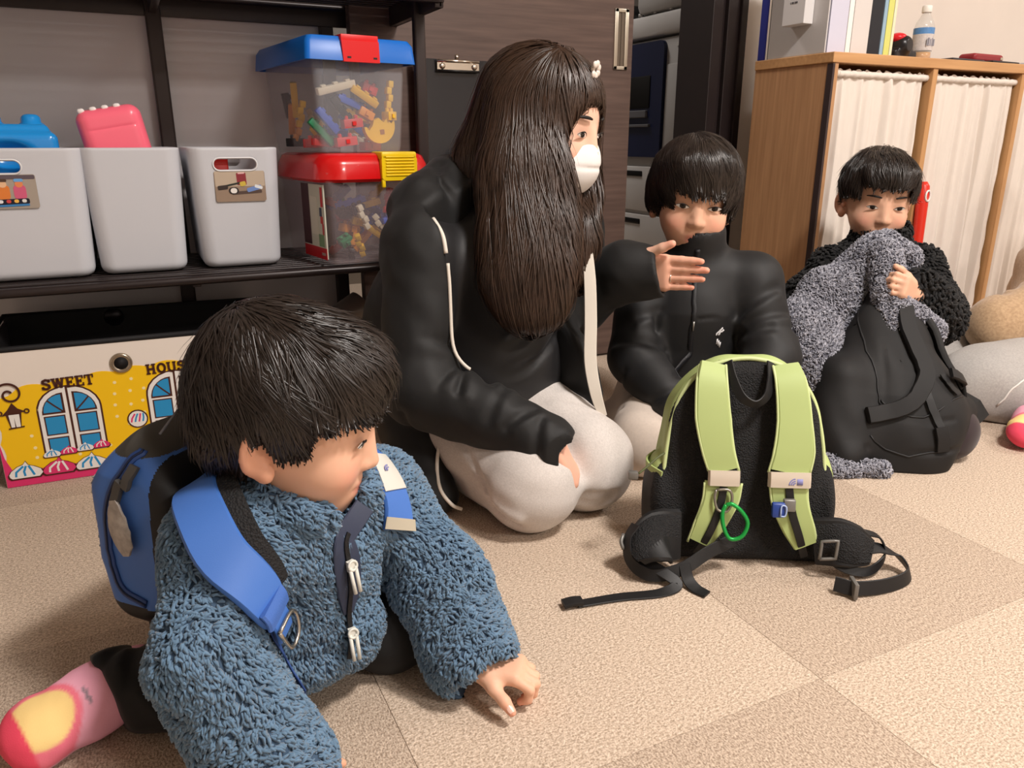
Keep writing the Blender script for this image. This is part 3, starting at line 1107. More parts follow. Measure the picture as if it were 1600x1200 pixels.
# blue lid box (above)
BB = empty('block_box', (0.466, 1.656, SH + 0.229), (0, 0, math.radians(7)), 'clear box of blocks with blue lid and red latch, on the red-lidded box', 'box')
clear_box(BB, 0.206, 0.325, 0.190, CLEAR)
v, f = [], []
prof = [(0.010, 0.176), (0.0165, 0.176), (0.013, 0.210), (0.006, 0.221), (-0.004, 0.223), (-0.09, 0.223)]
for o_, z in prof:
    ring = rrect(0.206 + 2 * o_, 0.325 + 2 * o_, 0.010, 3)
    n = len(ring)
    v += [(p[0], p[1] + 0.1625, z) for p in ring]
for i in range(len(prof) - 1):
    for k in range(n):
        f.append((i * n + k, i * n + (k + 1) % n, (i + 1) * n + (k + 1) % n, (i + 1) * n + k))
f.append(tuple((len(prof) - 1) * n + k for k in range(n)))
obj('lid', (v, f), mat('lid_blue', (14, 108, 206), 0.35), BB, 40)
lt = MB().prism([(-0.042, 0.1745), (0.036, 0.1745), (0.035, 0.214), (-0.045, 0.214)], -0.0185, -0.008).box((-0.045, -0.0165, 0.212), (0.035, 0.03, 0.2255), bev=0.002).build('latch', mat('latch_red', (226, 26, 30), 0.4), BB, 30)
for x in (-0.034, 0.022):
    MB().box((x, -0.0190, 0.181), (x + 0.008, -0.0182, 0.1845)).build('latch_slot', mat('block_black'), lt, smooth=False)
W1 = 'blue-lidded box'
BR7 = math.radians(7)
Z1 = SH + 0.229
for kind, col, loc, rot, s_ in (('bar', 'white', (0.415, 1.662, Z1 + 0.128), (0.2, -0.25, 0.05), 1.25), ('bar', 'yellow', (0.476, 1.66, Z1 + 0.112), (0.4, 0.55, 0), 0.95), ('wave', 'yellow', (0.532, 1.665, Z1 + 0.118), (0, 0.1, 0.2), 1),
                                ('stud', 'red', (0.498, 1.69, Z1 + 0.128), (0, 0.4, 0), 1.2), ('bar', 'blue', (0.452, 1.675, Z1 + 0.098), (0, 0.35, 0.1), 1.0), ('bar', 'black', (0.425, 1.665, Z1 + 0.085), (0.3, 0.9, 0.1), 0.9),
                                ('bar', 'blue', (0.393, 1.666, Z1 + 0.063), (0, 0.85, 0), 0.9), ('stud', 'red', (0.445, 1.662, Z1 + 0.058), (0, -0.1, 0), 1.5), ('arch', 'yellow', (0.505, 1.660, Z1 + 0.042), (0, -0.1, 0.05), 1.15),
                                ('stud', 'orange', (0.482, 1.675, Z1 + 0.078), (0, 0.5, 0), 1.2), ('stud', 'yellow', (0.531, 1.662, Z1 + 0.074), (0, 0, 0.3), 0.8), ('stud', 'red', (0.43, 1.665, Z1 + 0.022), (0, -0.1, 0), 1.6),
                                ('bar', 'green', (0.385, 1.68, Z1 + 0.04), (0, 0.8, 0), 1.0), ('bar', 'red', (0.40, 1.70, Z1 + 0.018), (0, 0.1, 0.3), 1.0), ('bar', 'yellow', (0.386, 1.84, Z1 + 0.11), (0, 1.3, 1.2), 1.1),
                                ('wave', 'yellow', (0.382, 1.80, Z1 + 0.08), (0.2, 0.1, 0), 1), ('bar', 'orange', (0.386, 1.87, Z1 + 0.07), (0.3, 1.2, 1.4), 1.0), ('bar', 'black', (0.388, 1.90, Z1 + 0.10), (0, 1.4, 0.2), 0.8),
                                ('wave', 'orange', (0.384, 1.83, Z1 + 0.05), (0, 0.3, 0), 1), ('stud', 'black', (0.38, 1.84, Z1 + 0.02), (0, 0, 0.5), 1.3), ('stud', 'red', (0.39, 1.75, Z1 + 0.018), (0, 0, 0.5), 1.4), ('stud', 'red', (0.50, 1.70, Z1 + 0.012), (0, 0, 0.2), 1.5)):
    dx, dy = loc[0] - 0.462, loc[1] - 1.640
    block(kind, col, (0.466 + dx * math.cos(BR7) - dy * math.sin(BR7), 1.656 + dx * math.sin(BR7) + dy * math.cos(BR7), loc[2]), (rot[0], rot[1], rot[2] + BR7), W1, s_)
fill_blocks(0.450, 1.72, Z1 + 0.004, 0.19, 0.24, 0.10, 9, W1, 14)

# ------------------------------------------------------------------ storage box with the sweet house print
sb = empty('storage_box', (-0.105, 1.640, 0.0), (0, 0, math.radians(-2.0)), 'open fabric storage box printed with a yellow sweet house, on the floor', 'storage box')
W0, W1_, SD, SHH = -0.175, 0.335, 0.28, 0.272
PW = mat('print_white', (240, 236, 232), 0.5)
WHT = mat('box_white', (236, 226, 216), 0.55)
YE = mat('print_yellow', (250, 200, 14), 0.5)
MG = mat('print_magenta', (222, 52, 112), 0.5)
BR = mat('print_brown', (72, 32, 22), 0.5)
BLK = mat('lining_black', (16, 15, 18), 0.7, bump=0.1, bscale=300)
SKY = mat('print_sky', (40, 146, 204), 0.5)
MB().box((W0, 0, 0), (W1_, 0.005, SHH), bev=0.0015).build('front_panel', WHT, sb, smooth=False)
MB().box((W0, 0.005, 0.0), (W0 + 0.005, SD, SHH), bev=0.001).build('side_panel', mat('box_grey', (70, 66, 70), 0.7), sb, smooth=False)
MB().box((W1_ - 0.005, 0.005, 0.0), (W1_, SD, SHH), bev=0.001).build('side_panel', BLK, sb, smooth=False)
MB().box((W0, SD - 0.005, 0), (W1_, SD, SHH + 0.012), bev=0.001).box((W0 + 0.005, 0.005, 0.0), (W1_ - 0.005, SD - 0.005, 0.10)).build('lining', BLK, sb, smooth=False)
rim = MB().tube([(W0, 0.003, SHH), (W1_, 0.003, SHH), (W1_, SD, SHH + 0.006), (W0, SD, SHH + 0.010), (W0, 0.003, SHH)], 0.006, 8, cap=False)
rim.build('rim_binding', BLK, sb, True)
FP = sb


def flat(nm, pts, m, lay, parent=FP):
    return MB().prism(pts, -0.0006 - 0.00035 * lay, 0.0).build(nm, m, parent, smooth=False)


def disc(cx, cz, r, n=16, sx=1.0):
    return [(cx + sx * r * math.cos(2 * math.pi * k / n), cz + r * math.sin(2 * math.pi * k / n)) for k in range(n)]


def stroke(pts, w):
    """closed outline of a thick 2-D line"""
    P = np.array(pts, float)
    T = np.gradient(P, axis=0)
    T /= np.linalg.norm(T, axis=1)[:, None] + 1e-12
    Nn = np.stack([-T[:, 1], T[:, 0]], 1)
    return [tuple(p) for p in (P - Nn * w / 2)] + [tuple(p) for p in (P + Nn * w / 2)[::-1]]


def ring_prism(mb, pts, w, lay):
    P = list(pts)
    n = len(P)
    c = np.array(P).mean(0)
    inn = [tuple(np.array(p) + (c - np.array(p)) / np.linalg.norm(c - np.array(p)) * w) for p in P]
    y0 = -0.0006 - 0.00035 * lay
    v = [(p[0], y0, p[1]) for p in P] + [(p[0], y0, p[1]) for p in inn] + [(p[0], 0, p[1]) for p in P] + [(p[0], 0, p[1]) for p in inn]
    f = []
    for i in range(n):
        j = (i + 1) % n
        f += [(i, j, n + j, n + i), (2 * n + i, 2 * n + j, j, i), (n + i, n + j, 3 * n + j, 3 * n + i)]
    mb.raw(v, f)


# yellow wall with scalloped edge
top = []
zt = 0.176
xs = np.linspace(W0 + 0.006, W1_ - 0.004, 60)
topz = [zt + 0.006 + 0.045 * ((x - W0) / (W1_ - W0)) ** 0.6 + 0.007 * abs(math.sin((x + 0.02) * 52)) + (0.0 if x > W0 + 0.05 else -0.02 + 0.4 * (x - W0)) for x in xs]
flat('print_wall', [(W0 + 0.004 + 0.006 * abs(math.sin(z * 70)), z) for z in np.linspace(topz[0] - 0.002, 0.02, 14)][::1] + [(W1_ - 0.004, 0.02)] + [(x, z) for x, z in zip(xs[::-1], topz[::-1]) if x > W0 + 0.010], YE, 0)
flat('print_base', [(W0 + 0.001, 0.001), (W1_ - 0.001, 0.001), (W1_ - 0.001, 0.032), (W0 + 0.016, 0.032), (W0 + 0.006, 0.06), (W0 + 0.001, 0.10)], MG, 1)


def print_window(cx, z0, s):
    w, hh = 0.058 * s, 0.094 * s
    arch = [(cx - w, z0), (cx + w, z0), (cx + w, z0 + hh)] + [(cx + w * math.cos(a), z0 + hh + w * 0.85 * math.sin(a)) for a in np.linspace(0.2, math.pi - 0.2, 11)] + [(cx - w, z0 + hh)]
    fr_ = flat('print_window', arch, BR, 1)
    q = 0.0035 * s
    arch2 = [(cx - w + q, z0), (cx + w - q, z0), (cx + w - q, z0 + hh)] + [(cx + (w - q) * math.cos(a), z0 + hh + (w - q) * 0.85 * math.sin(a)) for a in np.linspace(0.2, math.pi - 0.2, 11)] + [(cx - w + q, z0 + hh)]
    flat('frame_print', arch2, mat('print_white', (240, 236, 232), 0.5), 2, fr_)
    flat('mullion_print', [(cx - 0.002 * s, z0), (cx + 0.002 * s, z0), (cx + 0.002 * s, z0 + hh + w * 0.82), (cx - 0.002 * s, z0 + hh + w * 0.82)], BR, 3, fr_)
    for sd in (-1, 1):
        a0, a1 = cx + sd * 0.012 * s, cx + sd * 0.045 * s
        l, r = min(a0, a1), max(a0, a1)
        for zz0, zz1 in ((z0 + 0.006 * s, z0 + 0.034 * s), (z0 + 0.044 * s, z0 + 0.080 * s)):
            flat('pane_edge', [(l - 0.0025 * s, zz0 - 0.0025 * s), (r + 0.0025 * s, zz0 - 0.0025 * s), (r + 0.0025 * s, zz1 + 0.0025 * s), (l - 0.0025 * s, zz1 + 0.0025 * s)], BR, 3, fr_)
            flat('pane_print', [(l, zz0), (r, zz0), (r, zz1), (l, zz1)], SKY, 4, fr_)
        zb = z0 + 0.090 * s
        ix, ox_ = cx + sd * 0.012 * s, cx + sd * 0.046 * s
        fan = [(ix, zb), (ox_, zb)] + [(ix + (ox_ - ix) * math.cos(a), zb + 0.036 * s * math.sin(a)) for a in np.linspace(0.15, math.pi / 2, 7)]
        if sd < 0:
            fan = fan[::-1]
        cF = np.array(fan).mean(0)
        flat('pane_edge', [tuple(cF + (np.array(p) - cF) * 1.2) for p in fan], BR, 3, fr_)
        flat('pane_print', fan, SKY, 4, fr_)
        st_ = stroke([(ix, zb), (cx + sd * 0.026 * s, zb + 0.014 * s), (cx + sd * 0.037 * s, zb + 0.026 * s)], 0.003 * s)
        flat('bar_print', st_, BR, 5, fr_)


def meringue(cx, z0, s, c1, c2):
    pts = [(-0.030, 0.004), (-0.026, 0.0), (0.024, 0.0), (0.031, 0.008), (0.028, 0.017), (0.016, 0.025), (0.006, 0.029), (0.002, 0.038), (-0.003, 0.031), (-0.014, 0.027), (-0.026, 0.018), (-0.031, 0.010)]
    o = flat('cream_print', [(cx + p[0] * s * 1.09, z0 + p[1] * s * 1.06 - 0.001) for p in pts], BR, 5)
    flat('cream_fill', [(cx + p[0] * s * 0.99, z0 + 0.002 * s + p[1] * s * 0.94) for p in pts], c1, 6, o)
    for q in (-0.4, 0.0, 0.4):
        st_ = stroke([(cx + (q * 0.042 - 0.002) * s, z0 + 0.006 * s), (cx + (q * 0.036 - 0.003) * s, z0 + 0.016 * s), (cx + (q * 0.012 + 0.002) * s, z0 + 0.028 * s)], 0.0042 * s)
        flat('cream_stripe', st_, c2, 7, o)



print_window(-0.047, 0.056, 0.96)
print_window(0.145, 0.064, 0.96)
for cx in (-0.047, 0.145):
    for k in range(4):
        meringue(cx - 0.043 + k * 0.029, 0.052 + 0.002 * k, 0.48, (PW, MG)[k % 2], (SKY, PW)[k % 2])
for k in range(9):
    meringue(W0 + 0.036 + k * 0.057, 0.016, 0.92, (PW, MG)[k % 2], (SKY, PW)[k % 2])
for x, z in ((0.005, 0.188), (0.035, 0.192), (0.002, 0.165), (0.03, 0.168), (0.055, 0.17), (0.0, 0.142), (0.028, 0.14), (0.0, 0.118), (0.05, 0.145), (-0.148, 0.075), (-0.15, 0.10), (-0.13, 0.15), (-0.148, 0.055), (0.02, 0.1), (0.05, 0.12), (-0.02, 0.06), (-0.075, 0.05), (0.035, 0.075)):
    flat('dot_print', disc(x + 0.032, z, 0.0032, 10), mat('print_cream', (250, 232, 170), 0.5), 1)
# wall lantern
LX = 0.010
ln = flat('lantern_print', [(-0.170 + LX, 0.146), (-0.130 + LX, 0.151), (-0.142 + LX, 0.158), (-0.150 + LX, 0.170), (-0.159 + LX, 0.157)], BR, 5)
sp = [(LX - 0.151 + (0.004 + 0.0023 * t) * math.cos(t + 0.6), 0.187 + (0.004 + 0.0023 * t) * math.sin(t + 0.6)) for t in np.linspace(0, 8.2, 40)]
sm = MB()
for a, b in zip(sp[:-1], sp[1:]):
    d_ = np.array(b) - np.array(a)
    nn = np.array([-d_[1], d_[0]]) / np.linalg.norm(d_) * 0.0018
    sm.prism([tuple(np.array(a) - nn), tuple(np.array(b) - nn), tuple(np.array(b) + nn), tuple(np.array(a) + nn)], -0.0025, 0)
sm.build('scroll_print', BR, ln, smooth=False)
for cx_ in (-0.172 + LX, -0.128 + LX):
    m_ = MB()
    ring_prism(m_, disc(cx_, 0.1515, 0.005, 12), 0.0022, 5)
    m_.build('scroll_print', BR, ln, smooth=False)
flat('lamp_glass', [(-0.158 + LX, 0.120), (-0.141 + LX, 0.122), (-0.137 + LX, 0.150), (-0.163 + LX, 0.148)], BR, 4, ln)
for x0, x1 in ((-0.157 + LX, -0.151 + LX), (-0.149 + LX, -0.142 + LX)):
    flat('lamp_pane', [(x0, 0.122), (x1, 0.122), (x1 + 0.001, 0.147), (x0 - 0.0015, 0.147)], PW, 5, ln)
flat('lamp_foot', [(-0.162 + LX, 0.1185), (-0.136 + LX, 0.1205), (-0.136 + LX, 0.1225), (-0.162 + LX, 0.1205)], BR, 5, ln)
# candy ball
m_ = flat('candy_print', disc(0.068, 0.108, 0.019, 18), BR, 4)
flat('candy_fill', disc(0.068, 0.108, 0.0165, 18), PW, 5, m_)
for k in range(4):
    flat('candy_stripe', stroke([(0.056 + k * 0.007, 0.102), (0.058 + k * 0.007, 0.110), (0.064 + k * 0.005, 0.119)], 0.003), (MG, SKY)[k % 2], 6, m_)


# slab-serif lettering
def letter(ch, x, z, hgt, rot=0.0):
    st, sl = 0.20, 0.11
    G_ = {'S': ([[(0.62, 0.74), (0.56, 0.88), (0.36, 0.94), (0.14, 0.84), (0.13, 0.64), (0.36, 0.53), (0.58, 0.40), (0.60, 0.20), (0.38, 0.06), (0.16, 0.10), (0.08, 0.26)]], [((0.56, 0.70), (0.70, 0.98)), ((0.0, 0.02), (0.13, 0.30))], 0.72),
          'W': ([[(0.14, 0.95), (0.32, 0.06)], [(0.32, 0.06), (0.52, 0.90)], [(0.52, 0.90), (0.72, 0.06)], [(0.72, 0.06), (0.90, 0.95)]], [((-0.02, 0.89), (0.32, 1.0)), ((0.40, 0.89), (0.64, 1.0)), ((0.74, 0.89), (1.06, 1.0))], 1.05),
          'E': ([[(0.18, 0.02), (0.18, 0.98)], [(0.18, 0.5), (0.48, 0.5)]], [((0, 0), (0.66, 0.11)), ((0, 0.89), (0.64, 1.0)), ((0.56, 0.0), (0.68, 0.30)), ((0.54, 0.72), (0.66, 1.0)), ((0.42, 0.36), (0.51, 0.64))], 0.70),
          'T': ([[(0.36, 0.02), (0.36, 0.98)]], [((0.0, 0.89), (0.72, 1.0)), ((0.0, 0.68), (0.11, 1.0)), ((0.61, 0.68), (0.72, 1.0)), ((0.18, 0.0), (0.54, 0.11))], 0.74),
          'H': ([[(0.18, 0.02), (0.18, 0.98)], [(0.66, 0.02), (0.66, 0.98)], [(0.18, 0.5), (0.66, 0.5)]], [((0, 0), (0.36, 0.11)), ((0, 0.89), (0.36, 1)), ((0.48, 0), (0.84, 0.11)), ((0.48, 0.89), (0.84, 1))], 0.86),
          'O': ([[(0.4 + 0.30 * math.cos(a), 0.5 + 0.42 * math.sin(a)) for a in np.linspace(0, 2 * math.pi, 21)]], [], 0.80),
          'U': ([[(0.17, 0.95), (0.17, 0.30), (0.26, 0.10), (0.42, 0.05), (0.58, 0.10), (0.66, 0.30), (0.66, 0.95)]], [((0, 0.89), (0.34, 1)), ((0.52, 0.89), (0.82, 1))], 0.84)}[ch]
    mb = MB()

    def tr(p):
        px, pz = p[0] * hgt * 1.05, p[1] * hgt
        return (x + px * math.cos(rot) - pz * math.sin(rot), z + px * math.sin(rot) + pz * math.cos(rot))
    for path in G_[0]:
        for a, b in zip(path[:-1], path[1:]):
            d_ = np.array(b) - np.array(a)
            nn = np.array([-d_[1], d_[0]]) / np.linalg.norm(d_) * st / 2
            e_ = d_ / np.linalg.norm(d_) * 0.03
            mb.prism([tr(np.array(a) - nn - e_), tr(np.array(b) - nn + e_), tr(np.array(b) + nn + e_), tr(np.array(a) + nn - e_)], -0.0024, 0)
    for lo, hi in G_[1]:
        mb.prism([tr((lo[0], lo[1])), tr((hi[0], lo[1])), tr((hi[0], hi[1])), tr((lo[0], hi[1]))], -0.0024, 0)
    mb.build('letter_print', BR, sb, smooth=False)
    return G_[2] * hgt * 1.05


for word, x, z, hg in (('SWEET', -0.086, 0.188, 0.0205), ('HOUSE', 0.096, 0.197, 0.0205)):
    for ch in word:
        w_ = letter(ch, x, z, hg, 0.02)
        x += w_ + 0.0012
        z += 0.0004
ey = MB()
ey.lathe([(0.0125, -0.001), (0.0195, -0.001), (0.0205, 0.001), (0.0185, 0.004), (0.015, 0.0045), (0.0125, 0.002)], 28)
e1 = ey.build('eyelet', mat('eyelet_metal', (170, 158, 140), 0.25, metal=0.9), sb, True, loc=(0.054, -0.001, 0.226), rot=(math.pi / 2, 0, 0))
MB().lathe([(0.0126, 0.0022), (0.001, 0.0030)], 24).build('eyelet_hole', BLK, e1, True)
MB().lathe([(0.001, -0.001), (0.019, -0.001), (0.0205, 0.001), (0.0185, 0.004), (0.001, 0.0045)], 24).build('eyelet', mat('eyelet_dark', (34, 32, 36), 0.3, metal=0.6), sb, True, loc=(0.036, SD - 0.005, 0.264), rot=(math.pi / 2, 0, 0))

# steel can with punched end, lying behind the boy's head under the rack
can = empty('steel_canister', (0.36, 1.80, 0.155), (0, math.radians(-28), math.radians(8)), 'brushed steel canister with slotted end lying under the rack', 'canister')
mb = MB()
P = [(-0.04, 0, 0), (0.13, 0, 0)]
mb.tube([(-0.03, 0, 0), (0.16, 0, 0)], 0.07, 36)
mb.build('cylinder', mat('brushed_steel', (168, 156, 146), 0.35, metal=0.85, bump=0.1, bscale=60, bstretch=(8, 1, 1)), can, 30)
co = MB()
co.tube([(-0.09, 0, 0), (-0.028, 0, 0)], [0.050, 0.070], 36)
cn = co.build('slotted_end', mat('canister_dark', (92, 84, 82), 0.35, metal=0.7), can, 30)
for k in range(18):
    a = 2 * math.pi * k / 18
    c0 = np.array([-0.082, 0.054 * math.cos(a), 0.054 * math.sin(a)])
    c1 = np.array([-0.045, 0.0665 * math.cos(a), 0.0665 * math.sin(a)])
    MB().tube([c0, c1], 0.0045, 6).build('slot', mat('block_black'), cn, True)
stand = MB().box((0.32, 1.76, 0.0), (0.46, 1.86, 0.085), bev=0.004).build('floor_crate', mat('crate_red', (150, 40, 40), 0.5), None)
tag(stand, 'low red crate under the steel canister', 'crate')

# ================================================================== CURTAINED CABINET
CX0, CX1, CY0, CY1, CZ = 1.705, 2.945, 1.575, 1.86, 0.863
OAK = mat('oak', (206, 158, 108), 0.42, color2=(188, 140, 92), vscale=10, stretch=(9, 9, 0.5), bump=0.04, bscale=60, bstretch=(9, 9, 0.6), bdist=0.0006)
OAKH = mat('oak_long', (208, 160, 110), 0.42, color2=(190, 142, 94), vscale=10, stretch=(0.5, 9, 9))
OAKS = mat('oak_side', (196, 150, 108), 0.45, color2=(172, 128, 90), vscale=9, stretch=(7, 10, 0.45))
cb = empty('cabinet', ((CX0 + CX1) / 2, CY0, 0), label='oak veneer cabinet with white curtains over its open compartments', cat='cabinet', world=True)
MB().box((CX0 - 0.004, CY0 - 0.004, CZ - 0.026), (CX1 + 0.004, CY1, CZ), bev=0.002).build('top_board', OAKH, cb, smooth=False)
MB().box((CX0, CY0, 0), (CX0 + 0.022, CY1, CZ - 0.026), bev=0.001).build('side_board', OAKS, cb, smooth=False)
MB().box((CX1 - 0.022, CY0, 0), (CX1, CY1, CZ - 0.026), bev=0.001).build('side_board', OAKS, cb, smooth=False)
MB().box((CX0 - 0.0015, CY0 - 0.003, 0.0), (CX0 + 0.006, CY0 + 0.016, CZ - 0.028)).build('edge_strip', mat('edge_dark', (58, 44, 44), 0.5), cb, smooth=False)
DV = (CX0 + 0.405, CX0 + 0.81)
for x in DV:
    MB().box((x - 0.010, CY0, 0.03), (x + 0.010, CY1 - 0.01, CZ - 0.026), bev=0.001).build('divider_board', OAK, cb, smooth=False)
MB().box((CX0 + 0.022, CY0, 0.0), (CX1 - 0.022, CY1, 0.04), bev=0.001).build('bottom_board', OAKH, cb, smooth=False)
MB().box((CX0 + 0.022, CY1 - 0.008, 0.04), (CX1 - 0.022, CY1, CZ - 0.026)).build('back_board', mat('oak_dark', (96, 66, 46), 0.6), cb, smooth=False)
MB().box((CX0 + 0.022, CY0 + 0.06, 0.42), (CX1 - 0.022, CY1 - 0.008, 0.436)).build('shelf_board', OAKH, cb, smooth=False)

# curtains: one thing per compartment, hanging on its rod
CUR = mat('curtain_cloth', (236, 226, 216), 0.85, var=0.02, vscale=40, stretch=(2, 1, 0.6), bump=0.12, bscale=900, sheen=0.2, alpha=0.93)
edges = [CX0 + 0.022, DV[0], DV[1], CX1 - 0.022]


def curtain(i, label, seed, zb):
    x0, x1 = edges[i] + 0.020, edges[i + 1] - 0.022
    g = np.random.default_rng(seed)
    cu = empty('curtain', ((x0 + x1) / 2, CY0 + 0.02, 0.81), label=label, cat='curtain', group='cabinet curtains', world=True)
    nx, nz = 150, 40
    ph = np.cumsum(np.repeat(g.uniform(0.4, 1.8, nx // 6 + 1), 6)[:nx])
    ph = ph / ph[-1] * 2 * math.pi * (8.5 + seed * 0.7)
    wob = g.uniform(0, 6, 6)
    V = []
    for j in range(nz + 1):
        t = j / nz
        z = 0.822 - t * (0.822 - zb)
        for k in range(nx):
            u = k / (nx - 1)
            amp = 0.0105 * (0.45 + 0.75 * t ** 0.6) * (1 + 0.4 * math.sin(wob[0] + 7 * u)) * (0.5 if t < 0.05 else 1) * (0.65 + 0.5 * math.sin(ph[k] * 0.37 + wob[5] + 2.2 * t))
            xin = 0.010 * math.sin(3.4 * t + wob[1]) * (1 - 2 * u) * 0.6 + (0.004 * math.sin(46 * t) * (1 - 2 * u) * (1 if (u < 0.03 or u > 0.97) else 0))
            x = x0 + (x1 - x0) * u + xin * t + 0.002 * math.sin(ph[k] * 0.5 + 3 * t)
            y = CY0 + 0.018 + amp * math.sin(ph[k] + 0.8 * math.sin(2.0 * t + wob[2])) + 0.0016 * math.sin(40 * u + 9 * t + wob[3])
            zz = z + (0.004 * math.sin(ph[k]) if j == 0 else 0) + (0.004 * math.sin(5 * u + wob[4]) if j == nz else 0)
            V.append((x, y, zz))
    n0 = len(V)
    V += [(p[0], p[1] + 0.0012, p[2]) for p in V]
    Fq = []
    for j in range(nz):
        for k in range(nx - 1):
            a = j * nx + k
            q = (a, a + nx, a + nx + 1, a + 1)
            Fq.append(q)
            Fq.append(tuple(n0 + i_ for i_ in q[::-1]))
    cl_ = obj('cloth', (np.array(V), np.array(Fq)), CUR, cu, True)
    # frilled header around the rod
    hv = MB()
    pts = [(x0 - 0.004 + (x1 - x0 + 0.008) * k / 70, CY0 + 0.016 + 0.0012 * math.sin(ph[2 * k]), 0.812 + 0.0006 * math.sin(2 * ph[2 * k])) for k in range(71)]
    hv.tube(pts, [0.0088 + 0.0007 * math.sin(1.3 * ph[2 * k]) for k in range(71)], 10)
    hv.build('header', CUR, cl_, True)
    MB().tube([(edges[i] + 0.011, CY0 + 0.018, 0.812), (edges[i + 1] - 0.011, CY0 + 0.018, 0.812)], 0.0055, 10).build('rod', mat('rod_white', (226, 216, 204), 0.4), cu, True)
    for xx in (edges[i] + 0.012, edges[i + 1] - 0.018):
        MB().tube([(xx, CY0 + 0.018, 0.812), (xx + 0.006, CY0 + 0.018, 0.812)], 0.009, 12).build('rod_cap', mat('rod_white'), cu, True)


curtain(0, 'white gathered curtain over the cabinet compartment behind the boy in fleece', 1, 0.085)
curtain(1, 'white gathered curtain over the middle compartment of the cabinet', 2, 0.075)
curtain(2, 'white gathered curtain over the cabinet compartment at the right edge', 3, 0.08)

# a few things kept in the first compartment, seen beside the curtain edge
for k, (z0, z1, c_, nm, lb_) in enumerate(((0.437, 0.50, (222, 150, 40), 'storage_tub', 'orange tub on the shelf behind the first curtain'), (0.3, 0.37, (232, 180, 150), 'storage_tub', 'pink tub on the floor of the first compartment'),
                                           (0.505, 0.64, (170, 60, 60), 'storage_tub', 'dark red tub standing on the orange tub'), (0.04, 0.295, (200, 70, 60), 'storage_tub', 'tall red tub under the pink tub'))):
    o = MB().box((CX0 + 0.024, CY0 + 0.075, z0), (CX0 + 0.16, CY0 + 0.24, z1), bev=0.01).box((CX0 + 0.0235, CY0 + 0.072, z1 - 0.012), (CX0 + 0.163, CY0 + 0.243, z1), bev=0.003).build(nm, mat('tub_%d' % k, c_, 0.5))
    tag(o, lb_, 'tub', 'tubs behind the curtain')

# ------------------------------------------------------------------ things on the cabinet top
T0 = CZ + 0.0005
o = MB().box((CX0 + 0.004, 1.835, T0), (CX0 + 0.010, 1.862, T0 + 0.32), bev=0.002)
tag(o.build('blue_folder', mat('folder_blue', (56, 66, 176), 0.45)), 'thin blue folder standing at the back corner of the cabinet', 'folder')
fx = empty('file_box', (1.71, 1.70, T0), (0, 0, 0), 'pale grey document box side standing at the left end of the cabinet top', 'file box')
MB().box((-0.004, -0.09, 0), (0.0, 0.12, 0.30), bev=0.001).build('side_panel', mat('file_grey', (206, 203, 202), 0.5), fx, smooth=False)
MB().box((-0.004, 0.116, 0), (0.055, 0.12, 0.30), bev=0.001).build('back_panel', mat('file_grey'), fx, smooth=False)
wb = empty('white_box', (1.688, 1.70, T0 + 0.075), (0, 0, 0), 'small white printed box fixed to the side of the grey document box', 'box')
MB().box((-0.016, -0.040, 0.0), (0.017, 0.038, 0.19), bev=0.0015).build('carton', mat('carton_white', (228, 226, 226), 0.5), wb, smooth=False)
for k, (w_, y_) in enumerate(((0.002, 0), (0.004, 0.005), (0.001, 0.011), (0.003, 0.015), (0.0035, 0.020))):
    MB().box((-0.0166, 0.012 - y_ - w_, 0.052), (-0.0159, 0.012 - y_, 0.057)).build('printed_mark', mat('ink', (60, 60, 66), 0.6), wb, smooth=False)


def book(nm, x0, x1, y0, y1, hgt, c, lb_, cat_, spine=None, rough=0.5):
    e = empty(nm, ((x0 + x1) / 2, y0, T0), label=lb_, cat=cat_, group='files on the cabinet top')
    w = x1 - x0
    m1 = mat(nm + '_%d_%d_%d' % c, c, rough)
    MB().box((-w / 2, 0, 0), (-w / 2 + 0.002, y1 - y0, hgt), bev=0.0005).build('cover', m1, e, smooth=False)
    MB().box((w / 2 - 0.002, 0, 0), (w / 2, y1 - y0, hgt), bev=0.0005).build('cover', m1, e, smooth=False)
    MB().box((-w / 2, -0.001, 0), (w / 2, 0.002, hgt), bev=0.0008).build('spine', mat(nm + 's_%d_%d_%d' % (spine or c), spine or c, rough), e, smooth=False)
    MB().box((-w / 2 + 0.003, 0.004, 0.003), (w / 2 - 0.003, y1 - y0 - 0.006, hgt - 0.006)).build('pages', mat('pages', (232, 226, 214), 0.8), e, smooth=False)


book('ring_binder', 1.714, 1.778, 1.61, 1.80, 0.31, (206, 206, 224), 'pale lavender wide binder beside the grey document box', 'binder')
book('ring_binder', 1.780, 1.797, 1.61, 1.82, 0.305, (244, 240, 234), 'thin bright white binder beside the lavender one', 'binder')
book('ring_binder', 1.799, 1.862, 1.61, 1.83, 0.31, (216, 210, 206), 'wide light grey binder beside the black folder', 'binder')
book('folder', 1.865, 1.914, 1.615, 1.83, 0.30, (26, 28, 36), 'black folder standing beside the grey binder', 'folder')
book('folder', 1.917, 1.930, 1.615, 1.83, 0.30, (150, 180, 200), 'pale blue plastic folder next to the black one', 'folder')
book('folder', 1.932, 1.954, 1.615, 1.83, 0.305, (214, 216, 120), 'yellow green folder next to the pale blue one', 'folder')
book('folder', 1.956, 1.966, 1.615, 1.83, 0.305, (232, 228, 196), 'cream folder at the right end of the file row', 'folder')

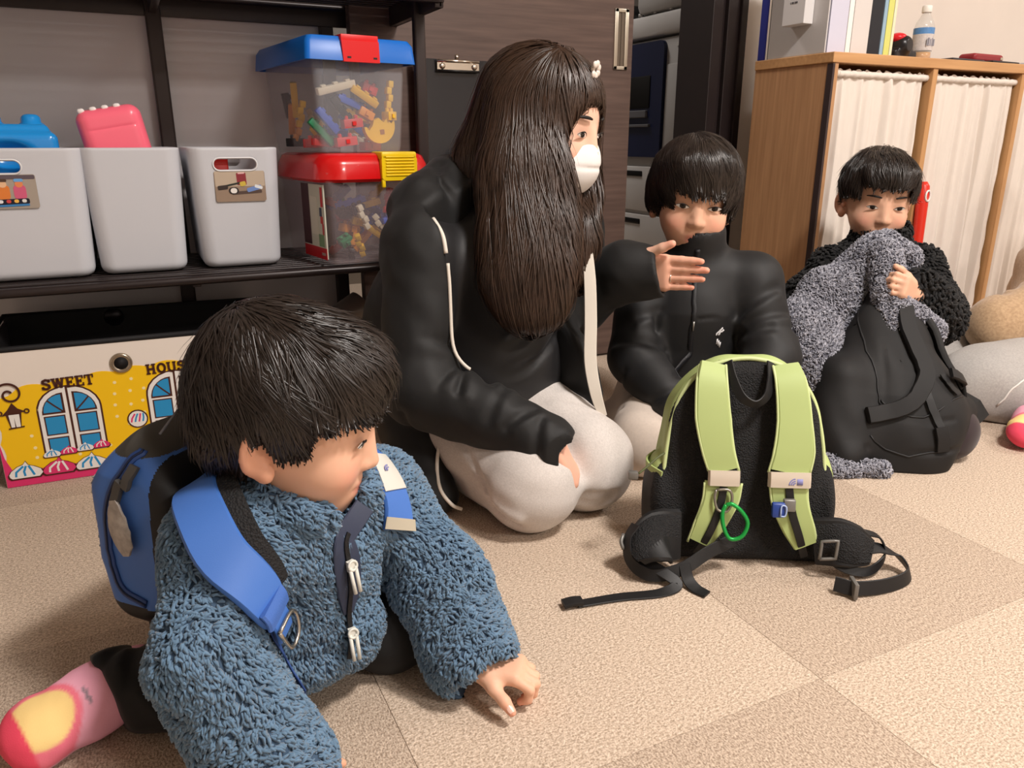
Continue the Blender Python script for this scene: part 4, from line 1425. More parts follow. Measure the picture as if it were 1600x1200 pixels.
# tape dispenser
td = empty('tape_dispenser', (2.045, 1.655, T0), (0, 0, 0.15), 'small black and red tape dispenser beside the bottle', 'tape dispenser')
F = SDF((-0.07, -0.04, -0.01), (0.07, 0.04, 0.08), 0.0025)
F.add(rbox((0.0, 0, 0.012), (0.056, 0.024, 0.012), 0.006), 0)
F.add(cone((-0.012, -0.016, 0.036), (-0.012, 0.016, 0.036), 0.027), 0.012)
F.add(cone((0.034, 0, 0.02), (0.050, 0, 0.036), 0.016, 0.010), 0.012)
obj('dispenser_body', F.mesh(), mat('dispenser_black', (26, 24, 28), 0.3), td, True)
F = SDF((-0.07, -0.04, -0.01), (0.07, 0.04, 0.09), 0.0025)
F.add(ell((-0.020, -0.004, 0.056), (0.024, 0.024, 0.014)), 0)
obj('red_cover', F.mesh(), mat('dispenser_red', (214, 30, 42), 0.3), td, True)

# tea bottle
bt = empty('bottle', (2.145, 1.66, T0), label='clear plastic drink bottle with white cap and blue white label', cat='bottle')
PET = mat('pet_plastic', (225, 225, 222), 0.08, alpha=0.28, spec=0.6)
MB().lathe([(0.022, 0.0), (0.0265, 0.004), (0.0275, 0.010), (0.026, 0.02), (0.0275, 0.026), (0.0275, 0.090), (0.024, 0.103), (0.016, 0.117), (0.0115, 0.126), (0.0112, 0.132)], 28).build('bottle_body', PET, bt, True)
MB().lathe([(0.0210, 0.002), (0.0255, 0.006), (0.0255, 0.024)], 28).build('drink', mat('orange_drink', (214, 150, 50), 0.2), bt, True)
lbv = MB()
nn_ = 28
vv, ff = [], []
for z in (0.028, 0.072, 0.089):
    for k in range(nn_):
        a = 2 * math.pi * k / nn_
        vv.append((0.0281 * math.cos(a), 0.0281 * math.sin(a), z))
for i in range(2):
    for k in range(nn_):
        ff.append((i * nn_ + k, i * nn_ + (k + 1) % nn_, (i + 1) * nn_ + (k + 1) % nn_, (i + 1) * nn_ + k))
lbl = obj('label_wrap', (vv, ff), [mat('label_silver', (206, 200, 198), 0.4, var=0.12, vscale=180), mat('label_blue', (90, 140, 196), 0.4, var=0.1, vscale=160)], bt, True, mi=[0] * nn_ + [1] * nn_)
for k in range(5):
    MB().box((-0.018 + 0.007 * k, -0.0288, 0.040), (-0.014 + 0.007 * k, -0.0268, 0.058 + 0.003 * (k % 2))).build('printed_mark', mat('ink_grey', (150, 150, 160), 0.5), lbl, smooth=False)
MB().lathe([(0.0128, 0.130), (0.0135, 0.132), (0.0135, 0.146), (0.012, 0.149), (0.001, 0.1495)], 28).build('cap', mat('cap_white', (240, 236, 230), 0.4), bt, True)

for (x0, x1, y0, y1, h_, c_, nm, lb_, ct) in ((2.20, 2.36, 1.60, 1.72, 0.008, (38, 36, 44), 'tablet', 'flat black tablet on the cabinet top beside the bottle', 'tablet'), (2.36, 2.50, 1.585, 1.70, 0.006, (28, 28, 32), 'notebook', 'thin black notebook on the cabinet top under the red case', 'notebook'),
                                             (2.24, 2.29, 1.74, 1.80, 0.014, (120, 122, 130), 'tape_measure', 'small grey gadget behind the black tablet', 'gadget'), (2.52, 2.66, 1.59, 1.68, 0.006, (200, 200, 204), 'note_pad', 'pale grey note pad at the right end of the cabinet top', 'notebook')):
    e = empty(nm, ((x0 + x1) / 2, (y0 + y1) / 2, T0), (0, 0, 0.06), lb_, ct)
    MB().box((-(x1 - x0) / 2, -(y1 - y0) / 2, 0), ((x1 - x0) / 2, (y1 - y0) / 2, h_), bev=min(0.003, h_ * 0.4)).build('casing', mat(nm + '_case', c_, 0.35), e)
    MB().box((-(x1 - x0) / 2 + 0.006, -(y1 - y0) / 2 + 0.006, h_), ((x1 - x0) / 2 - 0.006, (y1 - y0) / 2 - 0.006, h_ + 0.0008)).build('cover', mat(nm + '_top', tuple(int(q * 0.8) for q in c_), 0.25), e, smooth=False)
pc = empty('pencil_case', (2.42, 1.66, T0 + 0.007), (0, 0, 0.05), 'dark red glasses case lying on the black notebook', 'case')
F = SDF((-0.1, -0.04, -0.01), (0.1, 0.04, 0.05), 0.003)
F.add(rbox((0, 0, 0.012), (0.075, 0.028, 0.012), 0.010), 0)
F.crease([(-0.08, -0.028, 0.012), (0.08, -0.028, 0.012)], 0.003, 0.002)
obj('case_body', F.mesh(), mat('case_red', (150, 40, 48), 0.4), pc, True)
MB().box((0.055, -0.029, 0.008), (0.068, -0.026, 0.016), bev=0.001).build('snap', M_steel, pc)

# red stick leaning on the cabinet
rs = empty('toy_bat', (2.112, 1.535, 0.0), (math.radians(-3), math.radians(0.6), 0), 'red stick with a white ring mark leaning against the cabinet curtain', 'stick')
MB().tube([(0, 0, 0.003), (0, 0, 0.02), (0, 0, 0.30), (0, 0, 0.46), (0, 0, 0.515), (0, 0, 0.528)], [0.010, 0.012, 0.014, 0.017, 0.016, 0.008], 16).build('stick_body', mat('stick_red', (222, 52, 36), 0.35), rs, True)
ov = MB()
ring = [(0.0095 * math.cos(a), -0.0168, 0.487 + 0.015 * math.sin(a)) for a in np.linspace(0, 2 * math.pi, 25)]
ov.tube(ring, 0.003, 6, cap=False)
ov.build('ring_mark', mat('ring_white', (240, 232, 228), 0.4), rs, True)

# big clip board leaning on the door
cbp = empty('clip_board', (0.80, 1.905, 0.0), (math.radians(-1.2), 0, 0), 'large glossy black clip board leaning against the brown door', 'clip board')
MB().box((-0.125, 0, 0.30), (0.135, 0.006, 0.835), bev=0.001).build('board', mat('board_black', (38, 38, 42), 0.12, spec=0.6), cbp, smooth=False)
MB().box((-0.12, -0.01, 0.0), (-0.10, 0.02, 0.31), bev=0.002).box((0.11, -0.01, 0.0), (0.13, 0.02, 0.31), bev=0.002).box((-0.13, -0.02, 0.285), (0.14, 0.02, 0.30), bev=0.002).build('stand', M_jamb, cbp, smooth=False)
for sx in (-1, 1):
    c0 = -0.1255 if sx < 0 else 0.1355
    cm = MB().box((min(c0, c0 - sx * 0.020), -0.001, 0.829), (max(c0, c0 - sx * 0.020), 0.007, 0.8365)).box((min(c0, c0 - sx * 0.005), -0.001, 0.805), (max(c0, c0 - sx * 0.005), 0.007, 0.8365))
    cm.build('corner_guard', M_steel, cbp, smooth=False)
CH = mat('chrome', (220, 212, 200), 0.18, metal=1.0)
c = MB().prism([(p[0] - 0.012 - 0.0, p[1] + 0.818) for p in rrect(0.112, 0.026, 0.004)], -0.010, -0.002)
clp = c.build('clip', CH, cbp, 30)
MB().tube([(-0.068, -0.010, 0.830), (0.044, -0.010, 0.830)], 0.004, 10).build('hinge', CH, clp, True)
MB().tube([(-0.068, -0.012, 0.807), (0.044, -0.012, 0.807)], 0.003, 10).build('jaw', mat('jaw_black', (24, 22, 22), 0.4), clp, True)
for x in (-0.055, 0.031):
    MB().lathe([(0.008, 0), (0.007, 0.003), (0.002, 0.004)], 14).build('rivet', CH, clp, True, loc=(x, -0.010, 0.818), rot=(math.pi / 2, 0, 0))
MB().tube([(-0.012, 0.0, 0.836), (-0.012, 0.0, 0.846)], 0.005, 10).build('hook', CH, clp, True)

# ================================================================== PEOPLE: shared tools
SKIN = mat('skin', (226, 178, 150), 0.5, attr='col', spec=0.35, sss=0.12, bump=0.05, bscale=500, bdist=0.0005)
EYEM = [mat('eye_white', (232, 226, 220), 0.15), mat('eye_iris', (46, 28, 20), 0.12), mat('eye_pupil', (8, 8, 8), 0.1)]
LASH = mat('lash', (24, 18, 16), 0.6)
HAIRK = mat('hair_black', (36, 28, 24), 0.34, spec=0.6, var=0.25, vscale=60)
HAIRB = mat('hair_brown', (56, 39, 29), 0.36, spec=0.55, var=0.25, vscale=50)


def T(B, c, p, s=1.0):
    """head-local (side, fwd, up) -> world"""
    return np.asarray(c) + B @ (np.asarray(p, float) * s)


def add_head(F, c, fwd, up, s=1.0, k=0.012):
    B = basis(fwd, up)
    t = lambda p: T(B, c, p, s)
    F.add(ell(t((0, -0.006, 0.006)), np.array((0.074, 0.090, 0.084)) * s, B), 0.0)
    F.add(ell(t((0, 0.022, -0.048)), np.array((0.062, 0.064, 0.064)) * s, B), 0.03 * s)
    F.add(ell(t((0, 0.040, -0.090)), np.array((0.036, 0.040, 0.030)) * s, B), 0.03 * s)
    for sd in (-1, 1):
        F.add(ell(t((sd * 0.036, 0.050, -0.058)), np.array((0.024, 0.030, 0.026)) * s, B), 0.02 * s)      # cheeks
        F.cut(ell(t((sd * 0.031, 0.096, -0.022)), np.array((0.019, 0.014, 0.011)) * s, B), 0.012 * s)     # sockets
        # ear: rim, bowl, lobe
        e = t((sd * 0.077, -0.012, -0.034))
        Be = basis(B @ np.array((sd * 0.75, 0.66, 0.0)), B[:, 2])
        F.add(ell(e, np.array((0.020, 0.0075, 0.031)) * s, Be), 0.006 * s)
        F.cut(ell(e + B @ np.array((sd * 0.009, 0.004, 0.002)) * s, np.array((0.012, 0.007, 0.019)) * s, Be), 0.005 * s)
        F.add(ell(t((sd * 0.075, -0.001, -0.060)), np.array((0.008, 0.009, 0.010)) * s, B), 0.008 * s)
        F.add(ell(t((sd * 0.077, 0.006, -0.036)), np.array((0.004, 0.006, 0.008)) * s, B), 0.005 * s)
    F.add(cone(t((0, 0.082, -0.020)), t((0, 0.093, -0.050)), 0.006 * s, 0.0095 * s), 0.014 * s)            # nose
    for sd in (-1, 1):
        F.add(ell(t((sd * 0.010, 0.087, -0.053)), np.array((0.006, 0.007, 0.006)) * s, B), 0.006 * s)
    F.add(ell(t((0, 0.079, -0.079)), np.array((0.019, 0.008, 0.006)) * s, B), 0.008 * s)                    # lips
    F.add(ell(t((0, 0.078, -0.088)), np.array((0.016, 0.008, 0.006)) * s, B), 0.008 * s)
    F.crease([t((-0.019, 0.085, -0.0835)), t((0, 0.090, -0.0835)), t((0.019, 0.085, -0.0835))], 0.0035 * s, 0.002 * s)
    return B


def skin_colors(V, heads=(), warm=(), base=(228, 180, 152)):
    """vertex colours: skin tone with lips, cheeks, nails left to parts"""
    col = np.repeat(np.array([lin(base)[:3]]), len(V), 0)
    for c, B, s in heads:
        L_ = ((V - np.asarray(c)) @ B) / s
        fr_ = np.clip((L_[:, 1] - 0.05) / 0.02, 0, 1)

        def mix(m, rgb):
            m = (m * fr_)[:, None]
            nonlocal col
            col = col * (1 - m) + np.array([lin(rgb)[:3]]) * m
        lips = np.exp(-(L_[:, 0] / 0.017) ** 4 - ((L_[:, 2] + 0.0835) / 0.0085) ** 4)
        mix(lips * 0.75, (198, 112, 104))
        for sd in (-1, 1):
            mix(np.exp(-((L_[:, 0] - sd * 0.040) / 0.018) ** 2 - ((L_[:, 2] + 0.056) / 0.016) ** 2) * 0.45, (232, 150, 130))
        ear = np.clip((np.abs(L_[:, 0]) - 0.068) / 0.01, 0, 1)[:, None] * 0.35
        col = col * (1 - ear) + np.array([lin((228, 150, 120))[:3]]) * ear
    for p, r in warm:
        m = np.exp(-((V - np.asarray(p)) ** 2).sum(1) / r ** 2)[:, None] * 0.5
        col = col * (1 - m) + np.array([lin((236, 148, 124))[:3]]) * m
    return col


def add_eyes(parent, c, B, s=1.0, gaze=0.0, open_=1.0):
    for sd in (-1, 1):
        v, f, mi = [], [], []
        nu, nv = 18, 8
        for j in range(nv + 1):
            for i in range(nu + 1):
                a = -1 + 2 * i / nu
                b = -1 + 2 * j / nv
                hh = (0.0052 if b > 0 else 0.0036) * open_ * (1 - abs(a) ** 2.2)
                x = sd * 0.031 + a * 0.0135
                z = -0.022 + b * hh + 0.0012 * a * sd
                y = 0.0835 - 0.13 * abs(x) ** 1.4 * 1.6 + 0.0035 * (1 - a * a) * (1 - 0.4 * b * b)
                v.append(T(B, c, (x, y, z), s))
        for j in range(nv):
            for i in range(nu):
                a = j * (nu + 1) + i
                f.append((a, a + 1, a + nu + 2, a + nu + 1))
                aa = -1 + 2 * (i + 0.5) / nu
                bb = -1 + 2 * (j + 0.5) / nv
                r = math.hypot((aa - gaze) * 0.0135, bb * 0.0045 * open_ - 0.0005)
                mi.append(2 if r < 0.0026 else 1 if r < 0.0058 else 0)
        e = obj('eye', (v, f), EYEM, parent, True, mi=mi)
        up_ = [T(B, c, (sd * 0.031 + a * 0.0142, 0.0845 - 0.13 * abs(sd * 0.031 + a * 0.0135) ** 1.4 * 1.6 + 0.0035 * (1 - a * a), -0.022 + 0.0054 * open_ * (1 - abs(a) ** 2.2) + 0.0012 * a * sd), s) for a in np.linspace(-1, 1, 11)]
        obj('lash_line', tube(up_, [0.0003 + 0.0010 * s * (1 - abs(q)) for q in np.linspace(-1, 1, 11)], 6), LASH, parent, True)
        br = [T(B, c, (sd * (0.016 + 0.030 * q), 0.0885 - 0.017 * q ** 1.8, 0.003 + 0.0035 * math.sin(2.4 * q) - 0.002 * q), s) for q in np.linspace(0, 1, 9)]
        obj('eyebrow', tube(br, [s * (0.0012 + 0.0016 * math.sin(math.pi * min(1, q * 0.9 + 0.1))) for q in np.linspace(0, 1, 9)], 6, flat=1.0), LASH, parent, True)


def add_hand(F, wrist, d, pn, size, curls, thumb_side, thumb_out=0.7, spread=0.10, thumb_curl=0.4, rs=1.0, nails=None):
    """wrist point, direction d to the fingers, palm normal pn (out of the palm), thumb_side +-1 along d x pn"""
    d = nrmz(d)
    pn = nrmz(np.asarray(pn, float) - d * (np.asarray(pn, float) @ d))
    sd = np.cross(d, pn) * thumb_side
    B = np.stack([sd, d, -pn], 1)
    w = np.asarray(wrist, float)
    s = size
    F.add(rbox(w + d * 0.25 * s, (0.205 * s, 0.27 * s, 0.075 * s), 0.068 * s, B), 0.01)
    tips = []
    for i, (off, ln) in enumerate(((0.155, 0.40), (0.052, 0.44), (-0.052, 0.41), (-0.150, 0.32))):
        a0 = w + d * (0.47 - 0.018 * abs(i - 1.2)) * s + sd * off * s
        fd = nrmz(d + sd * spread * (1.3 - i) * 0.7)
        ang = 0.0
        p = a0
        r = (0.050, 0.049, 0.047, 0.042)[i] * s * rs
        cu = curls[i] if isinstance(curls[i], (list, tuple)) else (curls[i] * 0.6, curls[i], curls[i] * 0.7)
        F.add(cone(w + d * 0.20 * s + sd * off * 0.8 * s, a0, r * 1.05, r), 0.006)
        for q, fr_ in enumerate((0.46, 0.30, 0.24)):
            ang += cu[q]
            v = fd * math.cos(ang) + pn * math.sin(ang)
            e = p + v * ln * fr_ * s
            r2 = r * (0.93, 0.90, 0.86)[q]
            F.add(cone(p, e, r, r2), 0.0025)
            p, r = e, r2
        tips.append(p)
        if nails is not None:
            bk = -pn * math.cos(ang) + fd * math.sin(ang)
            nails.append((p - v * ln * 0.03 * s, v, bk, r))
    # thumb
    b0 = w + d * 0.10 * s + sd * 0.12 * s
    td = nrmz(d * (1 - thumb_out * 0.55) + sd * thumb_out + pn * 0.25)
    b1 = b0 + td * 0.23 * s
    F.add(cone(b0, b1, 0.085 * s, 0.060 * s * rs), 0.012)
    td2 = nrmz(td + pn * thumb_curl * 0.5 + d * 0.25)
    b2 = b1 + td2 * 0.17 * s
    F.add(cone(b1, b2, 0.058 * s * rs, 0.052 * s * rs), 0.004)
    td3 = nrmz(td2 + pn * thumb_curl * 0.6)
    b3 = b2 + td3 * 0.12 * s
    F.add(cone(b2, b3, 0.052 * s * rs, 0.042 * s * rs), 0.004)
    tips.append(b3)
    if nails is not None:
        nails.append((b3 - td3 * 0.02 * s, td3, nrmz(-pn + sd * 0.6), 0.043 * s * rs))
    return tips


def add_nails(parent, nails, s):
    NM = mat('nail', (240, 196, 178), 0.25)
    for p, v, bk, r in nails:
        v = nrmz(v)
        bk = nrmz(bk - v * (bk @ v))
        sd = np.cross(v, bk)
        vv, ff = [], []
        for j in range(5):
            for i in range(5):
                a = (i / 4 - 0.5) * 2
                b = (j / 4 - 0.5) * 2
                ww = 0.66 * (1 - 0.25 * b * b)
                vv.append(p + v * b * r * 0.75 + sd * a * ww * r + bk * r * (1.06 - 0.22 * a * a * 1.0 - 0.04 * b))
        for j in range(4):
            for i in range(4):
                a = j * 5 + i
                ff.append((a, a + 1, a + 6, a + 5))
        obj('fingernail', (vv, ff), NM, parent, True)


def cap_hair(c, B, s, crown, hairline, thick=0.010, seed=0, n=5000, length=(0.10, 0.16), vox=0.003, extra=None, messy=0.12, width=0.0016, lift=1.0):
    """short hair: a shaped shell plus combed strands flowing from the crown.
    crown: head-local unit direction of the whorl; hairline(L): > 0 where hair grows, L = head-local coordinates / s"""
    R_ = np.array((0.074, 0.090, 0.084)) * s
    cc = T(B, c, (0, -0.006, 0.006), s)
    m = 0.05 * s
    F = SDF(np.asarray(cc) - 0.14 * s, np.asarray(cc) + 0.14 * s, vox)
    F.add(ell(cc, R_ + thick * s, B), 0)
    if extra:
        extra(F)
    # trim with the hairline
    F.noise(0.0016 * s, 90 / s, seed)
    full = F.d.copy()
    X = F.lo[0] + F.vx * np.arange(F.n[0])
    Y = F.lo[1] + F.vx * np.arange(F.n[1])
    Z = F.lo[2] + F.vx * np.arange(F.n[2])
    P = np.stack(np.meshgrid(X, Y, Z, indexing='ij'), -1).reshape(-1, 3)
    Lc = ((P - np.asarray(c)) @ B) / s
    hl = hairline(Lc).reshape(F.n) * s
    F.d = np.maximum(F.d, -hl.astype(np.float32))
    V, Fc = F.mesh()
    F.d = full
    cw = T(B, c, np.asarray(crown) * 0.100, s)
    whorl = 0.45

    def dirf(p, n):
        d = p - cw
        r = np.linalg.norm(d, axis=1)[:, None]
        d = d / (r + 1e-9) + np.cross(n, d / (r + 1e-9)) * whorl * np.exp(-(r / (0.05 * s)) ** 2)
        return d + np.array([[0, 0, -0.25]]) * np.clip(r / (0.1 * s), 0, 1)

    grow = lambda q, nn: (hairline(((q - np.asarray(c)) @ B) / s) > 0.0).astype(float) * ((full_at(F, q) > -0.004).astype(float))
    st = flow_strands(F, V, Fc, n, dirf, (length[0] * s, length[1] * s), width * s, seed, 6, 0.0012 * s, 50 / s, messy * 1.6, 0.010 * s * lift * messy * 4, grow,
                      stop=lambda q: hairline(((q - np.asarray(c)) @ B) / s) < -0.003)
    return (V, Fc), st


def full_at(F, P):
    return sdf_sample(F, P)


def garment_fold(F, pts, r, dp):
    F.crease(pts, r, dp)


def wrinkle_ring(F, a, b, ra, rb, count, depth, seed, width=0.006, arc=1.3, center=None):
    """short curved folds across a sleeve or trouser leg between a and b"""
    g = np.random.default_rng(seed)
    a, b = np.asarray(a, float), np.asarray(b, float)
    ax = nrmz(b - a)
    u = nrmz(np.cross(ax, (0.3, 0.5, 0.8)))
    v = np.cross(ax, u)
    for i in range(count):
        t = (i + 0.5 + g.uniform(-0.3, 0.3)) / count
        c = a + (b - a) * t
        r = ra + (rb - ra) * t
        th = g.uniform(0, 2 * math.pi) if center is None else center + g.uniform(-1.0, 1.0)
        L = arc * g.uniform(0.6, 1.2)
        sl = g.uniform(-0.5, 0.5)
        pts = [c + ax * (sl * q * r) + (u * math.cos(th + q * L / 2) + v * math.sin(th + q * L / 2)) * r for q in (-1, -0.5, 0, 0.5, 1)]
        F.crease(pts, width * g.uniform(0.7, 1.3), depth * g.uniform(0.6, 1.3))
        up = [p + ax * width * 1.6 for p in pts]
        F.crease(up, width, -depth * 0.6)


def sdf_sample(F, P):
    q = np.clip((P - F.lo) / F.vx, 0, np.array(F.n) - 1.001)
    i = q.astype(int)
    t = q - i
    d = F.d
    r = 0
    for a in (0, 1):
        for b in (0, 1):
            for c in (0, 1):
                w = (t[:, 0] if a else 1 - t[:, 0]) * (t[:, 1] if b else 1 - t[:, 1]) * (t[:, 2] if c else 1 - t[:, 2])
                r = r + w * d[i[:, 0] + a, i[:, 1] + b, i[:, 2] + c]
    return r


def sdf_grad(F, P):
    e = F.vx
    g = np.stack([sdf_sample(F, P + np.eye(3)[k] * e) - sdf_sample(F, P - np.eye(3)[k] * e) for k in range(3)], 1)
    return g / (np.linalg.norm(g, axis=1)[:, None] + 1e-9)


def flow_strands(F, V, Fc, n, dirf, length, width, seed=0, m=10, off=0.001, waves=40, swirl=0.3, fly=0.0, keep=None, stop=None):
    """strands that march over an SDF surface along dirf(P, N)"""
    g = np.random.default_rng(seed)
    P, N = scatter(V, Fc, n, seed, keep)
    ln = g.uniform(length[0], length[1], n)[:, None]
    c1, c2, rd = wave3(P, waves, seed + 1)[:, None], wave3(P, waves * 2.2, seed + 2)[:, None], g.normal(size=(n, 1))
    paths, norms = np.zeros((n, m, 3)), np.zeros((n, m, 3))
    hgt = off * (1 + 0.8 * np.clip(c2, -1, 1)) + np.abs(rd) * fly * 0.2
    p = P + N * hgt
    for k in range(m):
        gr = sdf_grad(F, p)
        paths[:, k], norms[:, k] = p, gr
        d = dirf(p, gr)
        d = d - gr * (d * gr).sum(1)[:, None]
        d /= np.linalg.norm(d, axis=1)[:, None] + 1e-9
        d = d + np.cross(gr, d) * (swirl * c1 + swirl * 0.5 * c2 + 0.08 * rd)
        d /= np.linalg.norm(d, axis=1)[:, None] + 1e-9
        p = p + d * ln / m * (np.where(stop(p), 0.001, 1.0)[:, None] if stop is not None else 1.0)
        s = sdf_sample(F, p)[:, None]
        gr = sdf_grad(F, p)
        tgt = hgt + fly * np.maximum(rd, 0) * (k / m) ** 2
        p = p - gr * np.clip(s - tgt, -0.01, 0.01)
    return ribbons(paths, norms, width * g.uniform(0.6, 1.4, n), 0.15)


def snap(V, N, pts, off):
    """nearest surface points of a garment, lifted by off; returns points and normals"""
    out, nn = [], []
    for p in pts:
        d = ((V - np.asarray(p)) ** 2).sum(1)
        i = np.argsort(d)[:40]
        w = 1 / (d[i] + 1e-5)
        n = nrmz((N[i] * w[:, None]).sum(0))
        q = V[np.argmin(d)]
        out.append(q + n * off)
        nn.append(n)
    return np.array(out), np.array(nn)


def densify(pts, n):
    P = catmull(pts, n)
    return P

# ================================================================== BOY IN THE BLUE FLEECE (nearest)
k1 = empty('person', (0.12, 0.86, 0.0), label='child in fluffy blue fleece jacket with blue backpack leaning on the floor', cat='person', world=True)
K1c = np.array((0.138, 0.818, 0.372))
K1f, K1u = np.array((0.90, -0.44, -0.26)), np.array((0.16, -0.06, 1.0))
K1s = 1.0
pel, che, nek = np.array((0.085, 0.955, 0.105)), np.array((0.130, 0.855, 0.195)), np.array((0.140, 0.822, 0.258))
shR, elR, wrR = np.array((0.045, 0.785, 0.222)), np.array((0.012, 0.715, 0.155)), np.array((0.050, 0.672, 0.045))
shL, elL, wrL = np.array((0.238, 0.870, 0.210)), np.array((0.288, 0.800, 0.118)), np.array((0.304, 0.735, 0.045))
hiR, knR, anR, toR = np.array((0.045, 0.920, 0.085)), np.array((0.062, 0.800, 0.052)), np.array((-0.090, 0.852, 0.046)), np.array((-0.178, 0.820, 0.033))
hiL, knL, anL, toL = np.array((0.150, 0.965, 0.085)), np.array((0.232, 0.830, 0.050)), np.array((0.270, 1.01, 0.042)), np.array((0.34, 1.06, 0.030))

F = SDF((-0.24, 0.58, -0.01), (0.40, 1.12, 0.50), 0.003)
chain(F, [pel, che, nek], [0.066, 0.072, 0.034], 0.03)
F.add(cone(nek, K1c + np.array((-0.004, 0.012, -0.06)), 0.037, 0.042), 0.02)
for a, b, c_ in ((shR, elR, wrR), (shL, elL, wrL)):
    F.add(cone(che, a, 0.05, 0.034), 0.02)
    chain(F, [a, b, c_], [0.034, 0.027, 0.020], 0.015)
for a, b, c_, t_ in ((hiR, knR, anR, toR), (hiL, knL, anL, toL)):
    F.add(cone(pel, a, 0.06, 0.055), 0.02)
    chain(F, [a, b, c_], [0.052, 0.034, 0.026], 0.015)
    F.add(cone(c_, t_, 0.024, 0.017), 0.01)
K1B = add_head(F, K1c, K1f, K1u, K1s)
nl = []
hd = np.array((0.55, -0.62, -0.38))
tips = add_hand(F, wrL + np.array((0.000, -0.014, -0.004)), (0.72, -0.58, -0.02), (-0.15, 0.10, -1.0), 0.116, [(0.45, 1.25, 0.9), (0.42, 1.3, 0.9), (0.45, 1.3, 0.9), (0.55, 1.3, 0.9)], -1, thumb_out=0.60, thumb_curl=0.30, rs=1.15, nails=nl)
add_hand(F, wrR + np.array((0.004, -0.008, -0.006)), (0.55, -0.80, -0.18), (0.1, 0.1, -1.0), 0.112, [0.15, 0.12, 0.15, 0.2], 1, thumb_out=0.8, rs=1.1)
V, Fc = F.mesh()
V[:, 2] = np.maximum(V[:, 2], 0.0015)
k1body = obj('body', (V, Fc), SKIN, k1, True, col=skin_colors(V, [(K1c, K1B, K1s)], [(t, 0.012) for t in tips]))
add_eyes(k1body, K1c, K1B, K1s)
add_nails(k1body, nl, 0.112)


def k1_line(L_):
    x, y, z = np.abs(L_[:, 0]), L_[:, 1], L_[:, 2]
    front = 0.030 - 0.25 * x                     # fringe edge height over the brow
    lim = np.where(y > 0.035, front, np.where(y > -0.030, np.interp(y, [-0.03, -0.012, 0.006, 0.035], [-0.080, -0.004, -0.030, -0.022]), np.interp(y, [-0.09, -0.03], [-0.100, -0.086])))
    return z - lim


def k1_extra(F):
    F.add(ell(T(K1B, K1c, (0, -0.030, 0.012), 1), (0.080, 0.082, 0.086), K1B), 0.02)
    F.add(ell(T(K1B, K1c, (0, -0.050, -0.045), 1), (0.066, 0.050, 0.050), K1B), 0.03)
    F.add(ell(T(K1B, K1c, (0, 0.040, 0.052), 1), (0.062, 0.055, 0.036), K1B), 0.02)


shell, strands = cap_hair(K1c, K1B, 1.0, (0.05, -0.62, 0.72), k1_line, 0.012, 21, 11000, (0.05, 0.11), 0.003, k1_extra, 0.24, 0.0019, 0.75)
k1h = obj('hair', shell, HAIRK, k1, True)
tag(obj('hair_strands', strands, HAIRK, k1h, True), kind='stuff')

# trousers
F = SDF((-0.20, 0.68, -0.01), (0.40, 1.12, 0.24), 0.004)
F.add(cone(hiR, hiL, 0.085, 0.085), 0.02)
chain(F, [hiR, knR], [0.078, 0.056], 0.02)
F.add(cone(knR, anR, 0.055, 0.046), 0.02)
chain(F, [hiL, knL, anL], [0.078, 0.056, 0.045], 0.02)
F.cut(half_space(anR + nrmz(toR - anR) * 0.004, toR - anR, anR - 0.12, anR + 0.075), 0.004)
wrinkle_ring(F, knR, anR, 0.055, 0.046, 7, 0.004, 4, 0.007)
wrinkle_ring(F, hiL, knL, 0.075, 0.055, 5, 0.004, 5, 0.008)
F.noise(0.0012, 70, 3)
V, Fc = F.mesh()
V[:, 2] = np.maximum(V[:, 2], 0.001)
CLOTHK = mat('black_sweat', (17, 17, 18), 0.85, sheen=0.05, bump=0.15, bscale=900, bdist=0.0006)
obj('trousers', (V, Fc), CLOTHK, k1, True)

# socks: pink with a hot pink toe and a yellow patch
SOCK = mat('sock', (242, 172, 190), 0.85, attr='col', bump=0.25, bscale=700, bdist=0.0008)


def sock(parent, an, to, up, seed, r0=0.035, r1=0.032, name='sock'):
    an, to = np.asarray(an, float), np.asarray(to, float)
    d = nrmz(to - an)
    F = SDF(np.minimum(an, to) - 0.07, np.maximum(an, to) + 0.07, 0.003)
    sdv = nrmz(np.cross(d, up))
    upv = np.cross(sdv, d)
    L = np.linalg.norm(to - an)
    F.add(cone(an - d * 0.03, an + d * 0.02, r0 * 0.95, r0), 0)
    F.add(cone(an + d * 0.01, an + d * L * 0.65, r0, r0 * 1.02, upv, 0.85), 0.02)
    F.add(ell(an + d * (L * 0.86), (r0 * 1.05, L * 0.32, r0 * 0.82), np.stack([sdv, d, upv], 1)), 0.015)
    F.noise(0.0007, 120, seed)
    V, Fc = F.mesh()
    V[:, 2] = np.maximum(V[:, 2], 0.001)
    q = V - an
    t = q @ d / L
    sw = q @ sdv
    uw = q @ upv
    col = np.repeat(np.array([lin((240, 170, 192))[:3]]), len(V), 0)

    def put(m, c):
        nonlocal col
        col = col * (1 - m[:, None]) + np.array([lin(c)[:3]]) * m[:, None]
    sm = lambda v, e: np.clip(v / e + 0.5, 0, 1)
    put(sm(0.50 - np.hypot((t - 0.80) * 1.05, sw / L * 1.1), 0.03) * sm(uw + 0.002, 0.004), (240, 120, 140))
    put(sm(0.36 - np.hypot((t - 0.74) * 1.05, sw / L * 1.1), 0.03) * sm(uw + 0.002, 0.004), (246, 212, 140))
    put(sm(t - 0.93, 0.03), (234, 74, 100))
    put(sm(0.02 - np.abs(t - 0.26), 0.01) * sm(0.010 - np.abs(sw + 0.006), 0.003) * sm(uw, 0.004), (150, 130, 142))
    return obj(name, (V, Fc), SOCK, parent, True, col=col)


